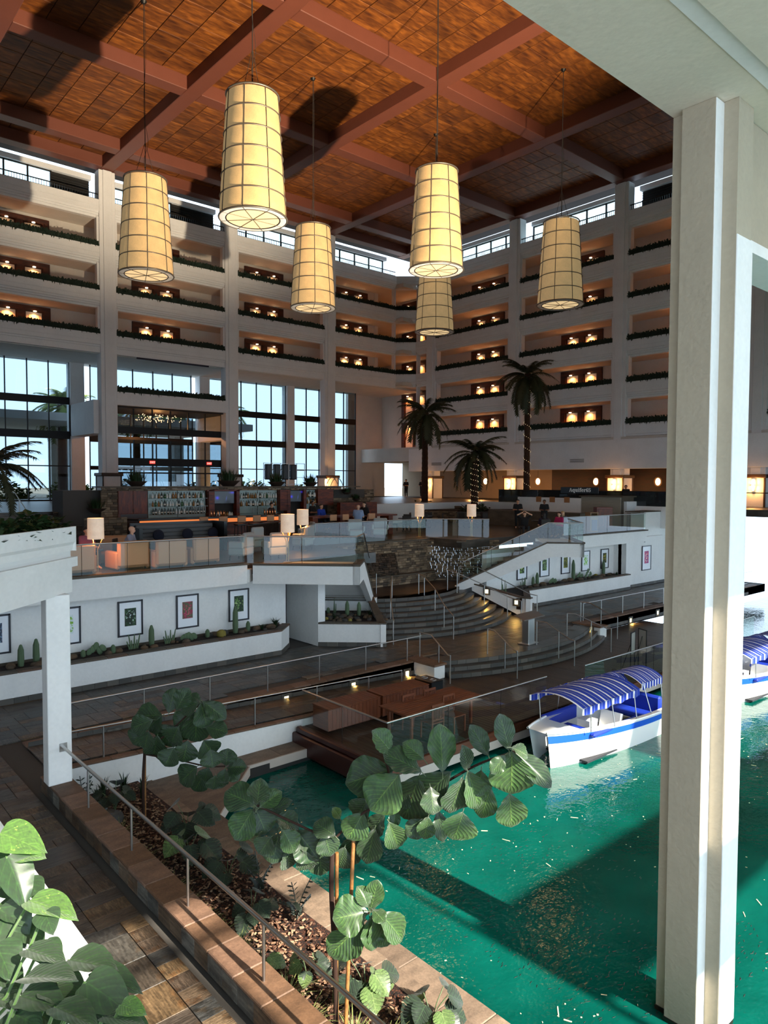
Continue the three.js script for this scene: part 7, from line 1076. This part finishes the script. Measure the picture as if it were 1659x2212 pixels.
{
  const FRM = M('black_frame', { color: 0x15131c, roughness: 0.4 }), MAT = M('picture_mount', { color: 0xe9ecf0, roughness: 0.5 });
  const print = (k, bg, a, b) => tex(96, 128, (u, v) => { const n = fbm(u, v, 6, 7, 3, k), m = ss(0.5, 0.6, n), r = hypot(u - 0.5, v - 0.5); return mixc(mixc(bg, a, m), b, ss(0.6, 0.7, fbm(u, v, 11, 13, 2, k + 3)) * ss(0.55, 0.3, r)); });
  const pics = [[4.92, -22.2, 'framed blue-grey garden print at the left frame edge', [0.2, 0.25, 0.32], [0.4, 0.5, 0.6], [0.7, 0.8, 0.9]], [6.85, -22.2, 'framed lime green leaf print right of the white post', [0.85, 0.9, 0.9], [0.5, 0.7, 0.25], [0.6, 0.8, 0.3]], [8.77, -22.2, 'framed dark green garden print with white shapes', [0.05, 0.12, 0.06], [0.12, 0.28, 0.12], [0.85, 0.9, 0.9]], [10.7, -22.2, 'framed pink blossom print on the left wall', [0.35, 0.35, 0.25], [0.6, 0.2, 0.3], [0.75, 0.35, 0.4]], [12.63, -22.2, 'framed green succulent print nearest the white door', [0.1, 0.2, 0.1], [0.35, 0.5, 0.25], [0.65, 0.75, 0.5]], [28.86, -22.5, 'framed agave print nearest the right stair', [0.08, 0.14, 0.05], [0.3, 0.45, 0.12], [0.7, 0.8, 0.4]], [30.73, -22.5, 'framed round-leaf succulent print, second from the right stair', [0.15, 0.25, 0.1], [0.4, 0.55, 0.25], [0.7, 0.8, 0.5]], [32.6, -22.5, 'framed olive cactus print, third from the right stair', [0.3, 0.32, 0.05], [0.5, 0.5, 0.1], [0.2, 0.25, 0.05]], [34.5, -22.5, 'framed lime leaf print, fourth from the right stair', [0.85, 0.9, 0.85], [0.45, 0.7, 0.15], [0.6, 0.85, 0.2]], [36.4, -22.5, 'framed yellow flower print, last before the recess', [0.1, 0.12, 0.04], [0.35, 0.4, 0.08], [0.9, 0.8, 0.15]], [39.62, -21.7, 'large framed magenta and white flower print on the far white wall', [0.6, 0.12, 0.45], [0.85, 0.3, 0.4], [0.9, 0.9, 0.85]]];
  pics.forEach(([x, z, l, a, b, c], i) => { const k = i === 10 ? 1.3 : 1, w = 0.8 * k, h = 1.12 * k, t = thing('framed_picture', l, 'picture', [x, i === 10 ? 1.62 : 1.73, z + 0.02]); part(t, 'frame', [bx(-w / 2, w / 2, h / 2 - 0.05, h / 2, 0, 0.04), bx(-w / 2, w / 2, -h / 2, -h / 2 + 0.05, 0, 0.04), bx(-w / 2, -w / 2 + 0.05, -h / 2, h / 2, 0, 0.04), bx(w / 2 - 0.05, w / 2, -h / 2, h / 2, 0, 0.04)], FRM); part(t, 'mount', bx(-w / 2 + 0.04, w / 2 - 0.04, -h / 2 + 0.04, h / 2 - 0.04, 0, 0.015), MAT); part(t, 'print', new THREE.PlaneGeometry(w * 0.46, h * 0.5).translate(0, 0.04, 0.018), M('print_' + i, { map: print(200 + i * 7, a, b, c), roughness: 0.6 })); });
  const d = structure('door_white'); part(d, 'door_leaf', cbox(0.04, 2.1, 0.8, 0.008).translate(15.4, 1.05, -23.85), TRIMW); part(d, 'handle', box(0.06, 0.1, 0.12, 15.36, 1.0, -23.55), STEEL);
  const n = thing('information_board', 'white information panel with small dark squares beside the centre planter', 'sign', [15.88, 1.6, -22.02], 0.07); part(n, 'panel', cbox(0.46, 0.95, 0.01, 0.003), MAT); part(n, 'photo_squares', [-1, 1, -1, 1, -1].map((s, i) => box(0.08, 0.1, 0.012, s * 0.09, 0.3 - i * 0.15, 0.004)), DARK);
  // cacti and stones
  const CG = M('cactus_green', { color: 0x55684a, roughness: 0.8 }), CY = M('cactus_gold', { color: 0x8a7a35, roughness: 0.85 }), ribbed = (r, h, n = 10) => { const g = lathe([[0.001, 0], [r * 0.85, 0.02], [r, h * 0.3], [r * 0.9, h * 0.75], [r * 0.4, h * 0.97], [0.001, h]], n * 2), p = g.attributes.position; for (let i = 0; i < p.count; i++) { const a = atan2(p.getZ(i), p.getX(i)), k = 1 - 0.18 * (0.5 + 0.5 * cos(a * n)); p.setX(i, p.getX(i) * k); p.setZ(i, p.getZ(i) * k); } g.computeVertexNormals(); return g; };
  const make = { column: (h) => ribbed(0.07 + h * 0.03, h), barrel: (h) => ribbed(h * 0.62, h, 14), whip: (h) => merge([0, 1, 2].map((i) => bar(V(0.05 * i, 0, 0), V(0.05 * i + rnd(-0.08, 0.08), h * (1 - 0.2 * i), rnd(-0.05, 0.05)), 0.025, 6, 0.012))), paddle: (h) => merge([0, 1, 2, 3, 4].map((i) => ball(1, 0, 0, 0, 10, 7).scale(0.09, 0.13, 0.03).rotateZ((i - 2) * 0.35).translate((i - 2) * 0.09, 0.12 + (h - 0.2) * (i % 3) * 0.45, 0.02 * i))), spikes: (h) => merge([0, 1, 2, 3, 4, 5].map((i) => bar(V((i - 2.5) * 0.05, 0, 0), V((i - 2.5) * 0.09, h * (0.6 + 0.4 * (i % 2)), rnd(-0.06, 0.06)), 0.03, 6, 0.015))), agave: (h) => bladeGeo(16, h * 1.6, 0.25, 0.03), bush: (h) => bladeGeo(60, h * 1.5, 0.3, 0.02), grass: (h) => bladeGeo(80, h * 1.4, 0.4, 0.012) };
  const ordn = ['first', 'second', 'third', 'fourth', 'fifth', 'sixth', 'seventh', 'eighth', 'ninth', 'tenth', 'eleventh', 'twelfth', 'thirteenth', 'fourteenth', 'fifteenth'], bed = (name, y, list, k) => list.forEach(([kind, x, z, h], i) => { const o = single('cactus', `${{ column: 'upright ribbed', barrel: 'round golden', whip: 'thin tall', paddle: 'flat-padded', spikes: 'many-stemmed dark', agave: 'low rosette', bush: 'bushy green', grass: 'grassy green' }[kind]} plant, ${ordn[i]} in the ${name} cactus bed`, 'cactus', clean(make[kind](h)), kind === 'barrel' ? CY : kind === 'agave' || kind === 'bush' || kind === 'grass' ? GREENB : CG); o.position.set(x * k, y, z * k); });
  bed('left', 0.82, [['column', 5.61, -22.3, 0.64], ['column', 6.05, -22.4, 0.73], ['column', 7.35, -22.29, 0.23], ['paddle', 7.77, -22.4, 0.36], ['column', 8.22, -22.18, 0.28], ['spikes', 8.95, -22.4, 0.45], ['column', 9.55, -22.4, 0.68], ['spikes', 10.17, -22.41, 0.43], ['paddle', 10.83, -22.4, 0.25], ['column', 11.54, -22.4, 0.29], ['barrel', 11.93, -22.14, 0.26], ['column', 12.62, -22.4, 0.97], ['column', 13.13, -22.4, 0.37], ['agave', 13.7, -22.4, 0.17], ['bush', 14.29, -22.4, 0.33]], 0.975);
  bed('centre', 0.82, [['column', 17.0, -22.8, 0.24], ['whip', 17.2, -22.7, 0.6], ['column', 17.25, -21.9, 0.6], ['column', 17.6, -21.6, 0.56], ['barrel', 16.1, -21.7, 0.13], ['barrel', 16.6, -20.9, 0.13], ['agave', 16.5, -21.7, 0.2], ['grass', 17.9, -21.3, 0.3]], 1);
  bed('right', 0.82, [['whip', 26.67, -21.93, 0.82], ['whip', 26.54, -21.64, 0.74], ['spikes', 29.55, -22.9, 0.49], ['column', 30.36, -22.9, 0.48], ['column', 30.7, -22.9, 0.66], ['paddle', 31.88, -22.79, 0.27], ['column', 33.97, -22.9, 1.1], ['paddle', 34.53, -22.9, 0.36], ['paddle', 35.13, -22.75, 0.54], ['barrel', 35.89, -22.69, 0.2], ['whip', 37.0, -22.9, 0.78], ['column', 37.17, -23.0, 0.83], ['agave', 37.5, -22.35, 0.22]], 0.972);
  const RM = [0x8a7a6c, 0x6b6a6c, 0x9a806a].map((c, i) => M('bed_stone_' + i, { color: c, map: T.ground, roughness: 0.9 })), rg = new THREE.IcosahedronGeometry(0.1, 1).scale(1.3, 0.8, 1); let rf;
  const stone = (x, z, s, l, g) => { if (!rf) { rf = single('stone', l, 'stone', rg, RM[0], g); rf.position.set(x, 0.85, z); } else { const o = again(rf, [x, 0.85, z], rnd(6), l, g); o.material = pick(RM); o.scale.setScalar(s); } };
  for (let i = 0; i < 46; i++) stone(rnd(5, 14), rnd(-22.05, -21.5), rnd(0.4, 1.5), 'rough stone among the cacti of the left bed', 'stones in the left cactus bed');
  for (let i = 0; i < 46; i++) { const a = rnd(), b = rnd(); stone(16.0 + 1.9 * a + 0.8 * b, -21.3 + 1.1 * a - 1.2 * b, rnd(0.5, 1.2), 'rough brown stone heaped in the centre cactus bed', 'stones in the centre cactus bed'); }
  for (let i = 0; i < 46; i++) stone(rnd(28, 37), rnd(-22.3, -21.8), rnd(0.5, 1.6), 'rough stone among the cacti of the right bed', 'stones in the right cactus bed');
}
scene.traverse((o) => { if (o.isMesh) { o.castShadow = true; o.receiveShadow = true; } if (o.isLight && !o.isRectAreaLight) o.castShadow = true; });
renderer.render(scene, camera);
